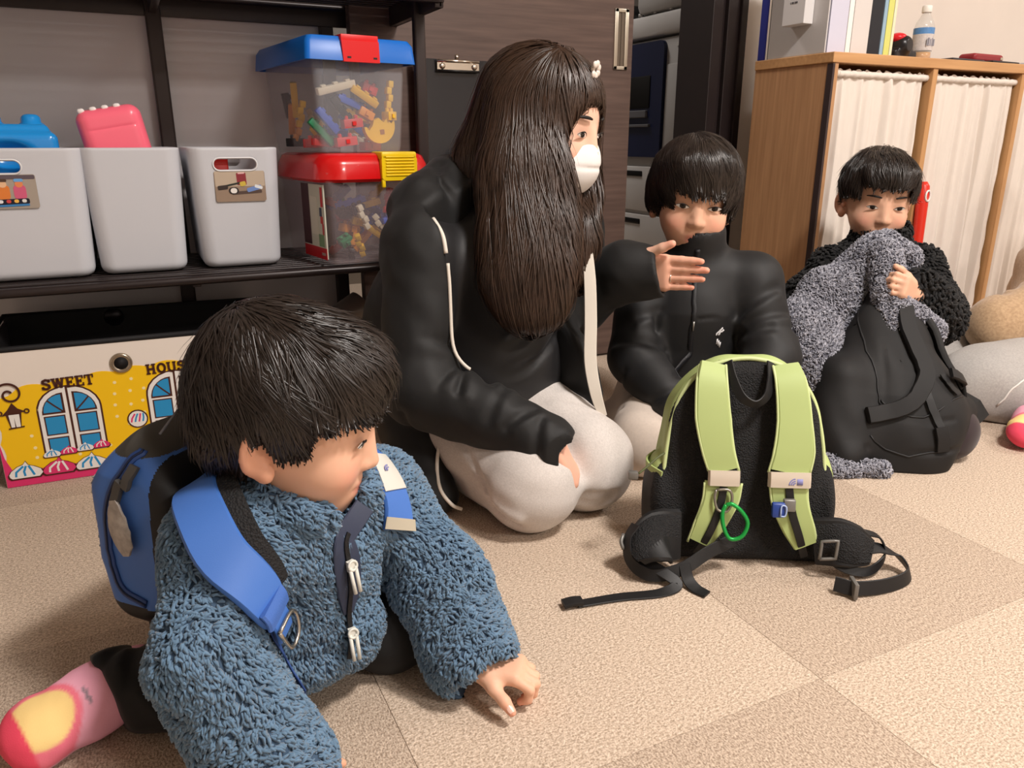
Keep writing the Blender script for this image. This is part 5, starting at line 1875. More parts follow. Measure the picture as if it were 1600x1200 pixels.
sock(k1, anR, toR, (0.1, -0.5, 0.85), 3, 0.036)
sock(k1, anL, toL, (0, 0, 1), 4, 0.034)

# fleece jacket
F = SDF((-0.11, 0.58, -0.005), (0.40, 1.10, 0.34), 0.004)
tf = nrmz((0.60, -0.80, 0.0))
chain(F, [pel + np.array((0.0, 0, 0.0)), che, nek + np.array((0, 0, -0.025))], [0.102, 0.104, 0.066], 0.03, tf, 0.88)
F.add(cone(pel + np.array((0.03, -0.05, -0.012)), che, 0.088, 0.10), 0.03)
F.add(cone((0.118, 0.835, 0.098), (0.150, 0.845, 0.165), 0.072, 0.075), 0.04)
F.add(cone((0.090, 0.795, 0.070), (0.165, 0.802, 0.078), 0.047, 0.045), 0.04)
F.add(cone(shR, shL, 0.058, 0.056), 0.03)
chain(F, [shR, elR, wrR + np.array((0.01, -0.01, -0.012))], [0.058, 0.050, 0.055], 0.028)
chain(F, [shL, elL, wrL], [0.055, 0.052, 0.053], 0.028)
# stand collar, open at the front
for i in range(9):
    a = math.radians(20 + i * 40)
    if 300 < math.degrees(a) % 360 < 340:
        continue
cu_, cv_ = nrmz((0.80, 0.60, 0)), np.array((0.45, -0.60, 0.15))
ringp = [nek + np.array((0.005, -0.004, 0.004)) + 0.058 * (cu_ * math.cos(a) + tf * math.sin(a)) + np.array((0, 0, 0.008 - 0.016 * max(0, math.sin(a)))) for a in np.linspace(math.radians(118), math.radians(422), 16)]
for a, b in zip(ringp[:-1], ringp[1:]):
    F.add(cone(a, b, 0.0165), 0.012)
F.cut(cone(nek + np.array((0.0, 0.0, -0.01)), nek + np.array((0.02, -0.03, 0.08)), 0.040, 0.048), 0.006)
F.cut(cone(nek + tf * 0.04 + np.array((0, 0, 0.02)), nek + tf * 0.098 + np.array((0, 0, -0.045)), 0.026, 0.010), 0.008)
# open cuffs and hem
F.cut(cone(wrL + np.array((0.006, -0.022, -0.016)), wrL + np.array((0.05, -0.09, -0.05)), 0.040, 0.06), 0.005)
F.cut(half_space(wrL + np.array((0.016, -0.040, -0.022)), (0.45, -0.75, -0.52), wrL - 0.13, wrL + 0.13), 0.006)
# folds at elbows and waist
F.crease([(0.247, 0.80, 0.175), (0.285, 0.765, 0.155), (0.330, 0.775, 0.150)], 0.010, 0.009)
F.crease([(0.258, 0.770, 0.120), (0.295, 0.745, 0.105), (0.335, 0.760, 0.105)], 0.010, 0.008)
F.crease([(-0.035, 0.69, 0.135), (0.01, 0.665, 0.118), (0.06, 0.69, 0.122)], 0.010, 0.009)
F.crease([(0.07, 0.77, 0.20), (0.085, 0.755, 0.15), (0.085, 0.77, 0.10)], 0.012, 0.010)
F.crease([(0.215, 0.80, 0.18), (0.215, 0.80, 0.13), (0.20, 0.82, 0.08)], 0.012, 0.010)
F.crease([(0.09, 0.75, 0.095), (0.14, 0.755, 0.085), (0.20, 0.80, 0.09)], 0.009, 0.006)
F.noise(0.003, 30, 8)
F.noise(0.0015, 80, 9)
V, Fc = F.mesh()
V[:, 2] = np.maximum(V[:, 2], 0.002)
FLB = mat('fleece_base', (64, 86, 110), 0.95)
FLT = mat('fleece_pile', (98, 126, 152), 0.9, var=0.22, vscale=90, sheen=0.25, spec=0.2)
k1j = obj('jacket', (V, Fc), FLB, k1, True)


def k1_keep(p, n):
    # pile everywhere that can be seen, none where the backpack lies, none under the zip placket
    w = np.ones(len(p))
    w[(p[:, 2] < 0.012)] = 0
    return w


P_, N_ = scatter(V, Fc, 33000, 31, k1_keep)
tv, tq = tufts(P_, N_, 0.0092, 0.0043, 0.0050, 7, flow=(0.2, -0.1, -0.9), lift=0.40, jitter=0.55, flowfreq=38)
tag(obj('fleece_pile', (tv, tq), FLT, k1j, True), kind='stuff')
K1J = (V, vnormals(V, Fc))

# zip placket, zip pulls, edge of the shirt at the neck
NAVY = mat('placket_navy', (48, 56, 78), 0.55, bump=0.1, bscale=700, bdist=0.0004)
PULL = mat('zip_pull_white', (214, 214, 206), 0.45)
zA = [nek + tf * 0.075 + np.array((0.004, 0.0, -0.012)), (0.166, 0.745, 0.225), (0.176, 0.725, 0.190), (0.176, 0.718, 0.155), (0.168, 0.720, 0.120), (0.160, 0.730, 0.085)]
zp, zn = snap(V, K1J[1], densify(zA, 5), 0.0045)
for _ in range(5):
    zp[1:-1] = (zp[:-2] + 2 * zp[1:-1] + zp[2:]) / 4
    zn[1:-1] = (zn[:-2] + 2 * zn[1:-1] + zn[2:]) / 4
zside = np.cross(np.gradient(zp, axis=0), zn)
zside /= np.linalg.norm(zside, axis=1)[:, None]
pk_ = obj('zip_placket', strap(zp[:19], zn[:19], np.interp(np.linspace(0, 1, 19), [0, 0.5, 0.85, 1], [0.024, 0.034, 0.030, 0.012]), 0.004, 1), NAVY, k1j, 40)
obj('zip_teeth', strap(zp[3:] + zn[3:] * 0.003, zn[3:], 0.006, 0.0024, 1), mat('zip_black', (16, 17, 22), 0.4, bump=0.4, bscale=900), k1j, 40)
for i_ in (9, 21):
    c_ = zp[i_] + zn[i_] * 0.007
    t_ = nrmz(zp[min(i_ + 2, len(zp) - 1)] - zp[i_ - 2])
    s_ = np.cross(t_, zn[i_])
    pu = obj('zip_pull', strap([c_ - t_ * 0.006, c_, c_ + t_ * 0.006], zn[i_], 0.009, 0.006), PULL, k1j, 40)
    dn = nrmz(np.array((0.0, 0.0, -1.0)) + zn[i_] * 0.25)
    for e in (-0.0035, 0.0035):
        obj('pull_cord', tube([c_ + s_ * e + zn[i_] * 0.003, c_ + s_ * e + dn * 0.016 + zn[i_] * 0.003, c_ + s_ * e * 0.9 + dn * 0.030 + zn[i_] * 0.003], 0.0022, 8), PULL, pu, True)
    obj('pull_loop', tube([c_ + zn[i_] * 0.004 + 0.0052 * (s_ * math.cos(a) + dn * (math.sin(a) - 0.3)) for a in np.linspace(0, 6.283, 17)], 0.0016, 6, cap=False), PULL, pu, True)

# ================================================================== WOMAN KNEELING
wo = empty('person', (0.58, 1.28, 0.0), label='woman with long brown hair kneeling in black zip hoodie and grey sweatpants', cat='person', world=True)
Wc = np.array((0.706, 1.290, 0.688))
Wf, Wu, Ws = np.array((0.52, -0.85, -0.16)), np.array((0.10, -0.14, 1.0)), 1.10
wpel, wche, wnek = np.array((0.555, 1.415, 0.215)), np.array((0.635, 1.335, 0.43)), np.array((0.672, 1.315, 0.545))
wshR, welR, wwrR = np.array((0.462, 1.285, 0.462)), np.array((0.415, 1.215, 0.232)), np.array((0.582, 1.045, 0.160))
wshL, welL, wwrL = np.array((0.800, 1.375, 0.470)), np.array((0.800, 1.330, 0.325)), np.array((0.868, 1.205, 0.400))
whR, wkR, waR = np.array((0.480, 1.40, 0.165)), np.array((0.560, 1.060, 0.090)), np.array((0.470, 1.46, 0.045))
whL, wkL, waL = np.array((0.640, 1.43, 0.165)), np.array((0.690, 1.085, 0.088)), np.array((0.640, 1.48, 0.045))
F = SDF((0.28, 0.92, -0.01), (1.06, 1.66, 0.86), 0.0034)
chain(F, [wpel, wche, wnek], [0.115, 0.105, 0.045], 0.04, (0.35, -0.94, 0), 0.8)
F.add(cone(wnek, Wc + np.array((-0.005, 0.02, -0.07)), 0.044, 0.048), 0.02)
for a, b, c_ in ((wshR, welR, wwrR), (wshL, welL, wwrL)):
    F.add(cone(wche, a, 0.06, 0.042), 0.03)
    chain(F, [a, b, c_], [0.042, 0.034, 0.024], 0.02)
for a, b, c_ in ((whR, wkR, waR), (whL, wkL, waL)):
    chain(F, [a, b], [0.075, 0.045], 0.02)
    chain(F, [b + np.array((0, 0, -0.04)), c_], [0.042, 0.032], 0.02)
WB = add_head(F, Wc, Wf, Wu, Ws)
nl = []
tL = add_hand(F, np.array((0.846, 1.232, 0.400)), (0.66, -0.745, 0.03), (-0.72, -0.64, -0.10), 0.172, [(0.04, 0.06, 0.04), (0.02, 0.05, 0.04), (0.03, 0.06, 0.05), (0.05, 0.08, 0.06)], -1, thumb_out=0.45, thumb_curl=-0.1, spread=-0.02, nails=nl)
tR = add_hand(F, wwrR + np.array((0.004, -0.006, -0.004)), (0.42, -0.20, -0.80), (-0.7, 0.5, -0.3), 0.150, [0.9, 0.9, 0.9, 0.9], 1, thumb_out=0.4)
V, Fc = F.mesh()
V[:, 2] = np.maximum(V[:, 2], 0.001)
wb_ = obj('body', (V, Fc), SKIN, wo, True, col=skin_colors(V, [(Wc, WB, Ws)], [(t, 0.014) for t in tL], base=(236, 190, 166)))
add_eyes(wb_, Wc, WB, Ws, 0.1)
rg = [np.array((0.846, 1.232, 0.400)) + 0.0 for _ in range(2)]
# finger ring on the ring finger
d_ = nrmz((0.66, -0.745, 0.03))
pn_ = nrmz(np.array((-0.72, -0.64, -0.10)) - d_ * (np.array((-0.72, -0.64, -0.10)) @ d_))
sd_ = np.cross(d_, pn_) * -1
rc_ = np.array((0.846, 1.232, 0.400)) + d_ * 0.52 * 0.172 + sd_ * (-0.052) * 0.172
obj('finger_ring', tube([rc_ + 0.0092 * (sd_ * math.cos(a) + pn_ * math.sin(a)) for a in np.linspace(0, 2 * math.pi, 25)], 0.0011, 6, cap=False), mat('ring_silver', (226, 220, 210), 0.2, metal=1.0), wb_, True)

# face mask
F = SDF(Wc - 0.14, Wc + 0.12, 0.0028)
F.add(ell(T(WB, Wc, (0, 0.032, -0.074), Ws), np.array((0.0665, 0.070, 0.056)) * Ws, WB), 0)
F.add(ell(T(WB, Wc, (0, 0.078, -0.056), Ws), np.array((0.022, 0.022, 0.030)) * Ws, WB), 0.02)
F.cut(half_space(T(WB, Wc, (0, 0.030, -0.07), Ws), -WB[:, 1], Wc - 0.2, Wc + 0.2), 0.003)
F.cut(half_space(T(WB, Wc, (0, 0.09, -0.034), Ws), WB @ np.array((0, -0.30, 1.0)), Wc - 0.2, Wc + 0.2), 0.003)
F.crease([T(WB, Wc, (-0.06, 0.08, -0.07), Ws), T(WB, Wc, (0, 0.103, -0.07), Ws), T(WB, Wc, (0.06, 0.08, -0.07), Ws)], 0.004, 0.0025)
wm = obj('face_mask', F.mesh(), mat('mask_white', (236, 232, 230), 0.8, bump=0.1, bscale=800), wo, True)
for sd in (-1, 1):
    obj('ear_loop', tube(catmull([T(WB, Wc, (sd * 0.063, 0.032, -0.05), Ws), T(WB, Wc, (sd * 0.078, 0.005, -0.02), Ws), T(WB, Wc, (sd * 0.082, -0.025, -0.03), Ws), T(WB, Wc, (sd * 0.078, 0.0, -0.07), Ws), T(WB, Wc, (sd * 0.063, 0.032, -0.09), Ws)], 5), 0.0012, 6), mat('mask_white'), wm, True)

# long straight hair
F = SDF((0.48, 1.08, 0.24), (0.88, 1.50, 0.85), 0.0035)
cc = T(WB, Wc, (0, -0.010, 0.010), Ws)
F.add(ell(cc, np.array((0.084, 0.098, 0.094)) * Ws, WB), 0)
vd = nrmz(np.array((-0.47, -0.88, 0.12)))
F.add(cone((0.672, 1.325, 0.72), (0.620, 1.345, 0.600), 0.078, 0.066, vd, 0.85), 0.03)
F.add(cone((0.620, 1.345, 0.600), (0.605, 1.330, 0.520), 0.066, 0.030, vd, 0.75), 0.03)
hp = [(0.660, 1.262, 0.680), (0.632, 1.225, 0.57), (0.614, 1.185, 0.470), (0.602, 1.162, 0.415), (0.602, 1.150, 0.385)]
hr = [0.082, 0.088, 0.084, 0.078, 0.062]
for i in range(4):
    F.add(cone(hp[i], hp[i + 1], hr[i], hr[i + 1], vd, 0.48), 0.02)
hp2 = [(0.760, 1.275, 0.66), (0.765, 1.255, 0.55), (0.745, 1.225, 0.46), (0.72, 1.20, 0.40)]
for i in range(3):
    F.add(cone(hp2[i], hp2[i + 1], (0.034, 0.030, 0.026, 0.012)[i], (0.034, 0.030, 0.026, 0.012)[i + 1]), 0.02)
# face window
F.cut(ell(T(WB, Wc, (0.006, 0.105, -0.055), Ws), np.array((0.062, 0.072, 0.088)) * Ws, WB), 0.01)
F.crease([T(WB, Wc, (0.02, 0.10, 0.06), Ws), T(WB, Wc, (0.02, 0.04, 0.10), Ws), T(WB, Wc, (0.015, -0.05, 0.10), Ws)], 0.006, 0.004)
for i in range(9):
    g_ = np.random.default_rng(i)
    x0 = -0.07 + 0.0175 * i
    side = np.cross(vd, (0, 0, 1))
    F.crease([np.array(hp[1]) + vd * 0.035 + side * x0, np.array(hp[2]) + vd * 0.036 + side * x0 * 0.9, np.array(hp[3]) + vd * 0.03 + side * x0 * 0.8, np.array(hp[4]) + vd * 0.02 + side * x0 * 0.6], 0.006, 0.004)
V, Fc = F.mesh()
wh = obj('hair', (V, Fc), HAIRB, wo, True)
part = T(WB, Wc, (0.022, 0.02, 0.11), Ws)


def wdir(P, N):
    d = np.repeat(np.array([[0.0, 0.0, -1.0]]), len(P), 0)
    top = np.clip((P[:, 2] - 0.70) / 0.06, 0, 1)[:, None]
    out = P - part
    out /= np.linalg.norm(out, axis=1)[:, None] + 1e-9
    return d * (1 - 0.75 * top) + out * top


tag(obj('hair_strands', flow_strands(F, V, Fc, 7500, wdir, (0.10, 0.26), 0.0025, 3, 9, 0.0015, 40, 0.10, 0.006), HAIRB, wh, True), kind='stuff')
# hair clip of pale petals
cp_ = snap(V, vnormals(V, Fc), [(0.752, 1.222, 0.755)], 0.004)[0][0]
clipo = None
for k in range(7):
    a = k * 0.9
    e = cp_ + WB @ np.array((0.010 * math.cos(a), 0.006, 0.010 * math.sin(a))) * (1 if k else 0)
    F2 = SDF(e - 0.012, e + 0.012, 0.0015)
    F2.add(ell(e, (0.0065, 0.0035, 0.0065), WB), 0)
    o = obj('hair_clip' if clipo is None else 'clip_petal', F2.mesh(), mat('clip_pearl', (226, 214, 204), 0.25, spec=0.6), wo if clipo is None else clipo, True)
    clipo = clipo or o

# grey sweatpants
F = SDF((0.34, 0.93, -0.01), (0.84, 1.62, 0.32), 0.0042)
for a, b, c_ in ((whR, wkR, waR), (whL, wkL, waL)):
    F.add(cone(a, b + np.array((-0.002, 0.03, 0.004)), 0.098, 0.082), 0.02)
    F.add(ell(b + np.array((0.002, 0.004, -0.008)), (0.076, 0.080, 0.082)), 0.03)
    F.add(cone(b + np.array((-0.004, 0.02, -0.035)), c_, 0.056, 0.046), 0.02)
F.add(cone(whR, whL, 0.11, 0.11), 0.03)
F.cut(cone((0.625, 1.02, 0.115), (0.600, 1.25, 0.26), 0.012, 0.02), 0.03)
F.noise(0.0022, 32, 5)
F.noise(0.0008, 80, 6)
# knee and calf folds, laid on the finished surface
V0, F0 = F.mesh()
N0 = vnormals(V0, F0)
for pts, r_, dp in (([(0.436, 1.064, 0.056), (0.466, 1.047, 0.05), (0.498, 1.029, 0.044)], 0.009, 0.016), ([(0.442, 1.052, 0.029), (0.475, 1.036, 0.031), (0.5, 1.02, 0.019)], 0.008, 0.012),
                    ([(0.455, 1.06, 0.071), (0.482, 1.045, 0.066), (0.519, 1.024, 0.058)], 0.010, -0.010), ([(0.624, 1.04, 0.051), (0.657, 1.026, 0.058), (0.693, 1.007, 0.051)], 0.009, 0.015),
                    ([(0.625, 1.033, 0.031), (0.658, 1.016, 0.028), (0.693, 0.999, 0.028)], 0.008, 0.011), ([(0.416, 1.113, 0.167), (0.439, 1.083, 0.114), (0.478, 1.047, 0.066)], 0.0045, 0.005)):
    F.crease(snap(V0, N0, densify(pts, 3), 0.0)[0], r_, dp)
V, Fc = F.mesh()
V[:, 2] = np.maximum(V[:, 2], 0.001)
HEATH = mat('grey_heather', (216, 209, 204), 0.9, color2=(198, 191, 186), vscale=300, stretch=(1.6, 0.35, 1.6), sheen=0.15, bump=0.15, bscale=600, bdist=0.0008)
obj('sweatpants', (V, Fc), HEATH, wo, True)

# black shirt
BLK1 = mat('black_shirt', (24, 23, 25), 0.55, sheen=0.04, bump=0.1, bscale=900, bdist=0.0004)
BLK2 = mat('black_hoodie', (15, 15, 16), 0.66, sheen=0.05, bump=0.15, bscale=800, bdist=0.0005)
wt = nrmz((0.34, -0.94, 0.0))
ws_ = np.array((0.94, 0.34, 0.0))
F = SDF((0.36, 1.05, 0.10), (0.92, 1.62, 0.60), 0.004)
chain(F, [wpel + np.array((0.01, -0.03, 0.03)), (wpel + wche) / 2 + wt * 0.01, wche, wnek + np.array((0, 0, -0.02))], [0.138, 0.132, 0.13, 0.055], 0.04, wt, 0.85)
F.cut(cone(wnek + np.array((0, 0, 0.0)), wnek + np.array((0.01, -0.02, 0.08)), 0.05, 0.06), 0.01)
F.add(cone(wshR + np.array((0.02, 0.02, -0.01)), wche, 0.060, 0.08), 0.03)
F.add(cone(wshR + np.array((0.0, 0.01, -0.01)), welR * 0.5 + wshR * 0.5, 0.058, 0.05), 0.03)
F.add(cone(wshL, wche, 0.055, 0.08), 0.03)
F.add(cone((0.600, 1.305, 0.235), (0.622, 1.290, 0.40), 0.112, 0.105), 0.05)
F.add(cone((0.57, 1.285, 0.22), (0.665, 1.305, 0.215), 0.085, 0.085), 0.05)
fr0 = np.array((0.612, 1.190, 0.30))
F.crease([fr0 + ws_ * -0.05 + np.array((0, 0, -0.015)), fr0 + np.array((0, 0, 0.012)), fr0 + ws_ * 0.07 + np.array((0, 0.01, 0.05))], 0.012, 0.014)
F.crease([fr0 + ws_ * -0.06 + np.array((0, 0, 0.01)), fr0 + np.array((0, 0, 0.035)), fr0 + ws_ * 0.07 + np.array((0, 0.01, 0.075))], 0.014, -0.010)
F.crease([fr0 + ws_ * -0.06 + np.array((0, 0, -0.06)), fr0 + np.array((0, 0, -0.05)), fr0 + ws_ * 0.08 + np.array((0, 0.01, -0.01))], 0.012, 0.010)
F.noise(0.003, 26, 12)
V, Fc = F.mesh()
obj('shirt', (V, Fc), BLK1, wo, True)

# open hoodie
F = SDF((0.26, 1.00, 0.0), (1.00, 1.66, 0.66), 0.004)
chain(F, [wpel + np.array((-0.015, 0.01, -0.02)), wpel + np.array((0.0, 0.0, 0.08)), wche, wnek + np.array((0, 0.01, -0.03))], [0.175, 0.165, 0.155, 0.08], 0.05, wt, 0.86)
F.add(cone(wpel + np.array((-0.075, -0.04, 0.0)), wpel + np.array((-0.085, -0.06, -0.13)), 0.105, 0.075), 0.05)
F.add(cone((0.715, 1.33, 0.33), (0.722, 1.225, 0.25), 0.06, 0.040), 0.05)
F.add(cone((0.722, 1.225, 0.25), (0.735, 1.165, 0.185), 0.036, 0.026), 0.04)
F.add(cone((0.445, 1.36, 0.20), (0.418, 1.225, 0.050), 0.080, 0.048), 0.04)
F.add(cone((0.418, 1.225, 0.050), (0.440, 1.185, 0.030), 0.040, 0.026), 0.03)
F.add(cone(wshR, wnek + np.array((0, 0, -0.05)), 0.072, 0.08), 0.04)
F.add(cone(wshL, wnek + np.array((0, 0, -0.05)), 0.066, 0.08), 0.04)
chain(F, [wshR, welR], [0.074, 0.066], 0.04)
chain(F, [welR, wwrR], [0.064, 0.046], 0.03)
chain(F, [wshL, welL], [0.068, 0.060], 0.04)
chain(F, [welL, np.array((0.846, 1.232, 0.400)), np.array((0.896, 1.176, 0.403))], [0.058, 0.053, 0.047], 0.03)
# hood lying on the back and right shoulder
hd_ = [np.array((0.780, 1.42, 0.545)), np.array((0.680, 1.445, 0.555)), np.array((0.560, 1.405, 0.545)), np.array((0.478, 1.335, 0.520)), np.array((0.50, 1.275, 0.495))]
for i in range(4):
    F.add(cone(hd_[i], hd_[i + 1], (0.05, 0.060, 0.068, 0.058, 0.035)[i], (0.05, 0.060, 0.068, 0.058, 0.035)[i + 1]), 0.03)
F.cut(cone(wnek + np.array((0, 0, 0.0)), wnek + np.array((0.01, -0.01, 0.10)), 0.062, 0.075), 0.012)
# front opening, right edge and left edge follow the zip
oc = wche + wt * 0.16
Bo = np.stack([ws_, wt, np.array((0, 0, 1.0))], 1)
F.cut(rbox(np.array((0.604, 1.165, 0.33)), (0.112, 0.14, 0.26), 0.01, Bo), 0.01)
# keep the sleeve in front of the opening
chain(F, [welR, welR * 0.45 + wwrR * 0.55], [0.064, 0.055], 0.01)
chain(F, [welR * 0.45 + wwrR * 0.55, wwrR], [0.055, 0.046], 0.01)
# cuffs
F.cut(cone((0.876, 1.199, 0.402), (0.96, 1.10, 0.406), 0.036, 0.040), 0.004)
F.cut(half_space((0.893, 1.180, 0.403), (0.66, -0.73, 0.25), wwrL - 0.1, wwrL + 0.1), 0.004)
F.cut(cone(wwrR + np.array((0.02, -0.018, -0.014)), wwrR + np.array((0.08, -0.06, -0.07)), 0.034, 0.04), 0.004)
F.cut(half_space(wwrR + np.array((0.022, -0.022, -0.014)), (0.72, -0.55, -0.42), wwrR - 0.1, wwrR + 0.1), 0.004)
# sleeve folds
wrinkle_ring(F, wshR + np.array((0, 0, -0.10)), welR, 0.072, 0.066, 6, 0.007, 2, 0.011, 1.6)
wrinkle_ring(F, welR, wwrR, 0.062, 0.046, 8, 0.006, 9, 0.009, 1.6)
wrinkle_ring(F, welL, wwrL, 0.058, 0.047, 5, 0.005, 7, 0.009, 1.6)
F.crease([(0.39, 1.215, 0.34), (0.42, 1.185, 0.335), (0.47, 1.195, 0.35), (0.50, 1.22, 0.362)], 0.0035, 0.003)
F.crease([(0.41, 1.35, 0.50), (0.45, 1.27, 0.497), (0.49, 1.235, 0.475)], 0.012, 0.016)
F.crease([(0.52, 1.36, 0.60), (0.50, 1.31, 0.565), (0.53, 1.25, 0.52)], 0.010, 0.008)
F.noise(0.003, 24, 15)
F.noise(0.0012, 70, 16)
V, Fc = F.mesh()
V[:, 2] = np.maximum(V[:, 2], 0.002)
wj = obj('hoodie', (V, Fc), BLK2, wo, True)
WJ = (V, vnormals(V, Fc))

ZW = mat('zip_white', (226, 218, 206), 0.55, bump=0.2, bscale=500, bdist=0.0006)
camd = (-0.50, -0.86, 0.10)
obj('zip_band', strap([(0.742, 1.205, 0.462), (0.735, 1.180, 0.40), (0.727, 1.160, 0.33), (0.718, 1.142, 0.26), (0.720, 1.124, 0.205), (0.733, 1.118, 0.160)], camd, [0.018, 0.022, 0.023, 0.023, 0.021, 0.016], 0.006), ZW, wj, 40)
for pth, r_ in (([(0.476, 1.242, 0.517), (0.488, 1.20, 0.495), (0.503, 1.17, 0.470)], 0.0038), ([(0.500, 1.172, 0.450), (0.488, 1.155, 0.42), (0.480, 1.150, 0.36), (0.480, 1.150, 0.305), (0.486, 1.155, 0.270)], 0.0032)):
    zp, zn = snap(WJ[0], WJ[1], densify(pth, 6), 0.002)
    for _ in range(8):
        zp[1:-1] = (zp[:-2] + 2 * zp[1:-1] + zp[2:]) / 4
    obj('white_piping', tube(zp, r_, 8), ZW, wj, True)
obj('white_piping', tube(catmull([(0.462, 1.222, 0.157), (0.437, 1.195, 0.100), (0.430, 1.168, 0.058), (0.444, 1.150, 0.030), (0.462, 1.145, 0.018)], 6), 0.0034, 8), ZW, wj, True)

# ================================================================== CHILD IN BLACK SOFT JACKET (behind the green backpack)
k2 = empty('person', (1.02, 1.25, 0.0), label='child with black hair in plain black zip jacket sitting behind the green backpack', cat='person', world=True)
K2c = np.array((1.067, 1.312, 0.548))
K2f, K2u = np.array((-0.50, -0.84, -0.14)), np.array((0.05, -0.10, 1.0))
p2, c2, n2 = np.array((1.070, 1.320, 0.125)), np.array((1.068, 1.300, 0.300)), np.array((1.070, 1.300, 0.408))
s2R, e2R, w2R = np.array((0.978, 1.350, 0.352)), np.array((0.915, 1.285, 0.210)), np.array((0.930, 1.165, 0.140))
s2L, e2L, w2L = np.array((1.166, 1.225, 0.358)), np.array((1.142, 1.128, 0.215)), np.array((1.035, 1.090, 0.145))
h2R, kk2R, a2R = np.array((1.02, 1.33, 0.09)), np.array((0.872, 1.180, 0.070)), np.array((0.945, 1.38, 0.040))
h2L, kk2L, a2L = np.array((1.11, 1.28, 0.09)), np.array((0.995, 1.100, 0.070)), np.array((1.10, 1.36, 0.040))
F = SDF((0.78, 0.98, -0.01), (1.28, 1.50, 0.68), 0.0034)
chain(F, [p2, c2, n2], [0.080, 0.080, 0.038], 0.03)
F.add(cone(n2, K2c + np.array((0.004, 0.012, -0.06)), 0.038, 0.042), 0.02)
for a, b, c_ in ((s2R, e2R, w2R), (s2L, e2L, w2L)):
    F.add(cone(c2, a, 0.05, 0.034), 0.02)
    chain(F, [a, b, c_], [0.034, 0.028, 0.021], 0.015)
for a, b, c_ in ((h2R, kk2R, a2R), (h2L, kk2L, a2L)):
    chain(F, [a, b], [0.06, 0.036], 0.02)
    chain(F, [b + np.array((0, 0, -0.02)), c_], [0.034, 0.026], 0.015)
K2B = add_head(F, K2c, K2f, K2u, 1.03)
add_hand(F, w2R, (0.55, -0.70, -0.40), (0.2, 0.2, -1.0), 0.118, [0.3, 0.3, 0.3, 0.3], 1)
add_hand(F, w2L, (-0.65, -0.45, -0.45), (0.2, 0.2, -1.0), 0.118, [0.3, 0.3, 0.3, 0.3], -1)
V, Fc = F.mesh()
V[:, 2] = np.maximum(V[:, 2], 0.001)
b2_ = obj('body', (V, Fc), SKIN, k2, True, col=skin_colors(V, [(K2c, K2B, 1.03)]))
add_eyes(b2_, K2c, K2B, 1.03)


def k2_line(L_):
    x, y, z = np.abs(L_[:, 0]), L_[:, 1], L_[:, 2]
    fringe = 0.012 + 0.10 * np.maximum(0, L_[:, 0]) + 0.004 * np.sin(L_[:, 0] * 260)
    lim = np.where(y > 0.040, np.where(x < 0.052, fringe, -0.020), np.where(y > -0.030, np.interp(y, [-0.03, 0.0, 0.04], [-0.060, -0.042, -0.040]), np.interp(y, [-0.09, -0.03], [-0.085, -0.066])))
    return z - lim


def k2_extra(F):
    F.add(ell(T(K2B, K2c, (0, -0.012, 0.018), 1.03), (0.088, 0.092, 0.082), K2B), 0.02)
    F.add(ell(T(K2B, K2c, (-0.070, -0.012, -0.030), 1.03), (0.016, 0.042, 0.044), K2B), 0.02)
    F.add(ell(T(K2B, K2c, (0.070, -0.012, -0.026), 1.03), (0.018, 0.042, 0.038), K2B), 0.02)
    F.add(ell(T(K2B, K2c, (0, 0.050, 0.050), 1.03), (0.066, 0.048, 0.042), K2B), 0.02)


shell, strands = cap_hair(K2c, K2B, 1.03, (0.10, -0.35, 0.93), k2_line, 0.012, 41, 5000, (0.07, 0.13), 0.003, k2_extra, 0.10, 0.0018, 0.8)
hh = obj('hair', shell, HAIRK, k2, True)
tag(obj('hair_strands', strands, HAIRK, hh, True), kind='stuff')

F = SDF((0.78, 1.02, -0.01), (1.24, 1.50, 0.24), 0.004)
for a, b, c_ in ((h2R, kk2R, a2R), (h2L, kk2L, a2L)):
    chain(F, [a, b], [0.085, 0.066], 0.03)
    chain(F, [b + np.array((0, 0, -0.018)), c_], [0.050, 0.042], 0.03)
F.add(cone(h2R, h2L, 0.09, 0.09), 0.03)
wrinkle_ring(F, h2R, kk2R, 0.085, 0.066, 7, 0.006, 12, 0.009, 1.6)
F.crease([(0.87, 1.12, 0.13), (0.885, 1.105, 0.09), (0.90, 1.10, 0.05)], 0.004, 0.004)
F.noise(0.003, 34, 20)
V, Fc = F.mesh()
V[:, 2] = np.maximum(V[:, 2], 0.001)
obj('trousers', (V, Fc), mat('beige_trousers', (208, 194, 182), 0.9, sheen=0.15, var=0.04, vscale=200, bump=0.12, bscale=700), k2, True)

F = SDF((0.80, 0.98, 0.03), (1.28, 1.52, 0.50), 0.0038)
t2 = nrmz((-0.58, -0.81, 0))
chain(F, [p2 + np.array((-0.01, -0.015, 0.0)), (p2 + c2) / 2, c2, n2 + np.array((0, 0, -0.035))], [0.125, 0.118, 0.112, 0.070], 0.04, t2, 0.86)
F.add(cone(s2R, n2 + np.array((0, 0, -0.04)), 0.056, 0.062), 0.03)
F.add(cone(s2L, n2 + np.array((0, 0, -0.04)), 0.056, 0.062), 0.03)
chain(F, [s2R, e2R, w2R], [0.058, 0.056, 0.044], 0.022)
chain(F, [s2L, e2L, w2L], [0.058, 0.056, 0.044], 0.022)
F.add(cone(n2 + np.array((0, 0, -0.03)), n2 + np.array((-0.010, -0.014, 0.046)), 0.064, 0.058), 0.012)
F.cut(cone(n2 + np.array((-0.006, -0.010, 0.01)), n2 + np.array((-0.018, -0.026, 0.12)), 0.046, 0.050), 0.004)
F.cut(cone(w2R + np.array((0.005, -0.01, 0)), w2R + np.array((0.05, -0.07, -0.04)), 0.034, 0.05), 0.004)
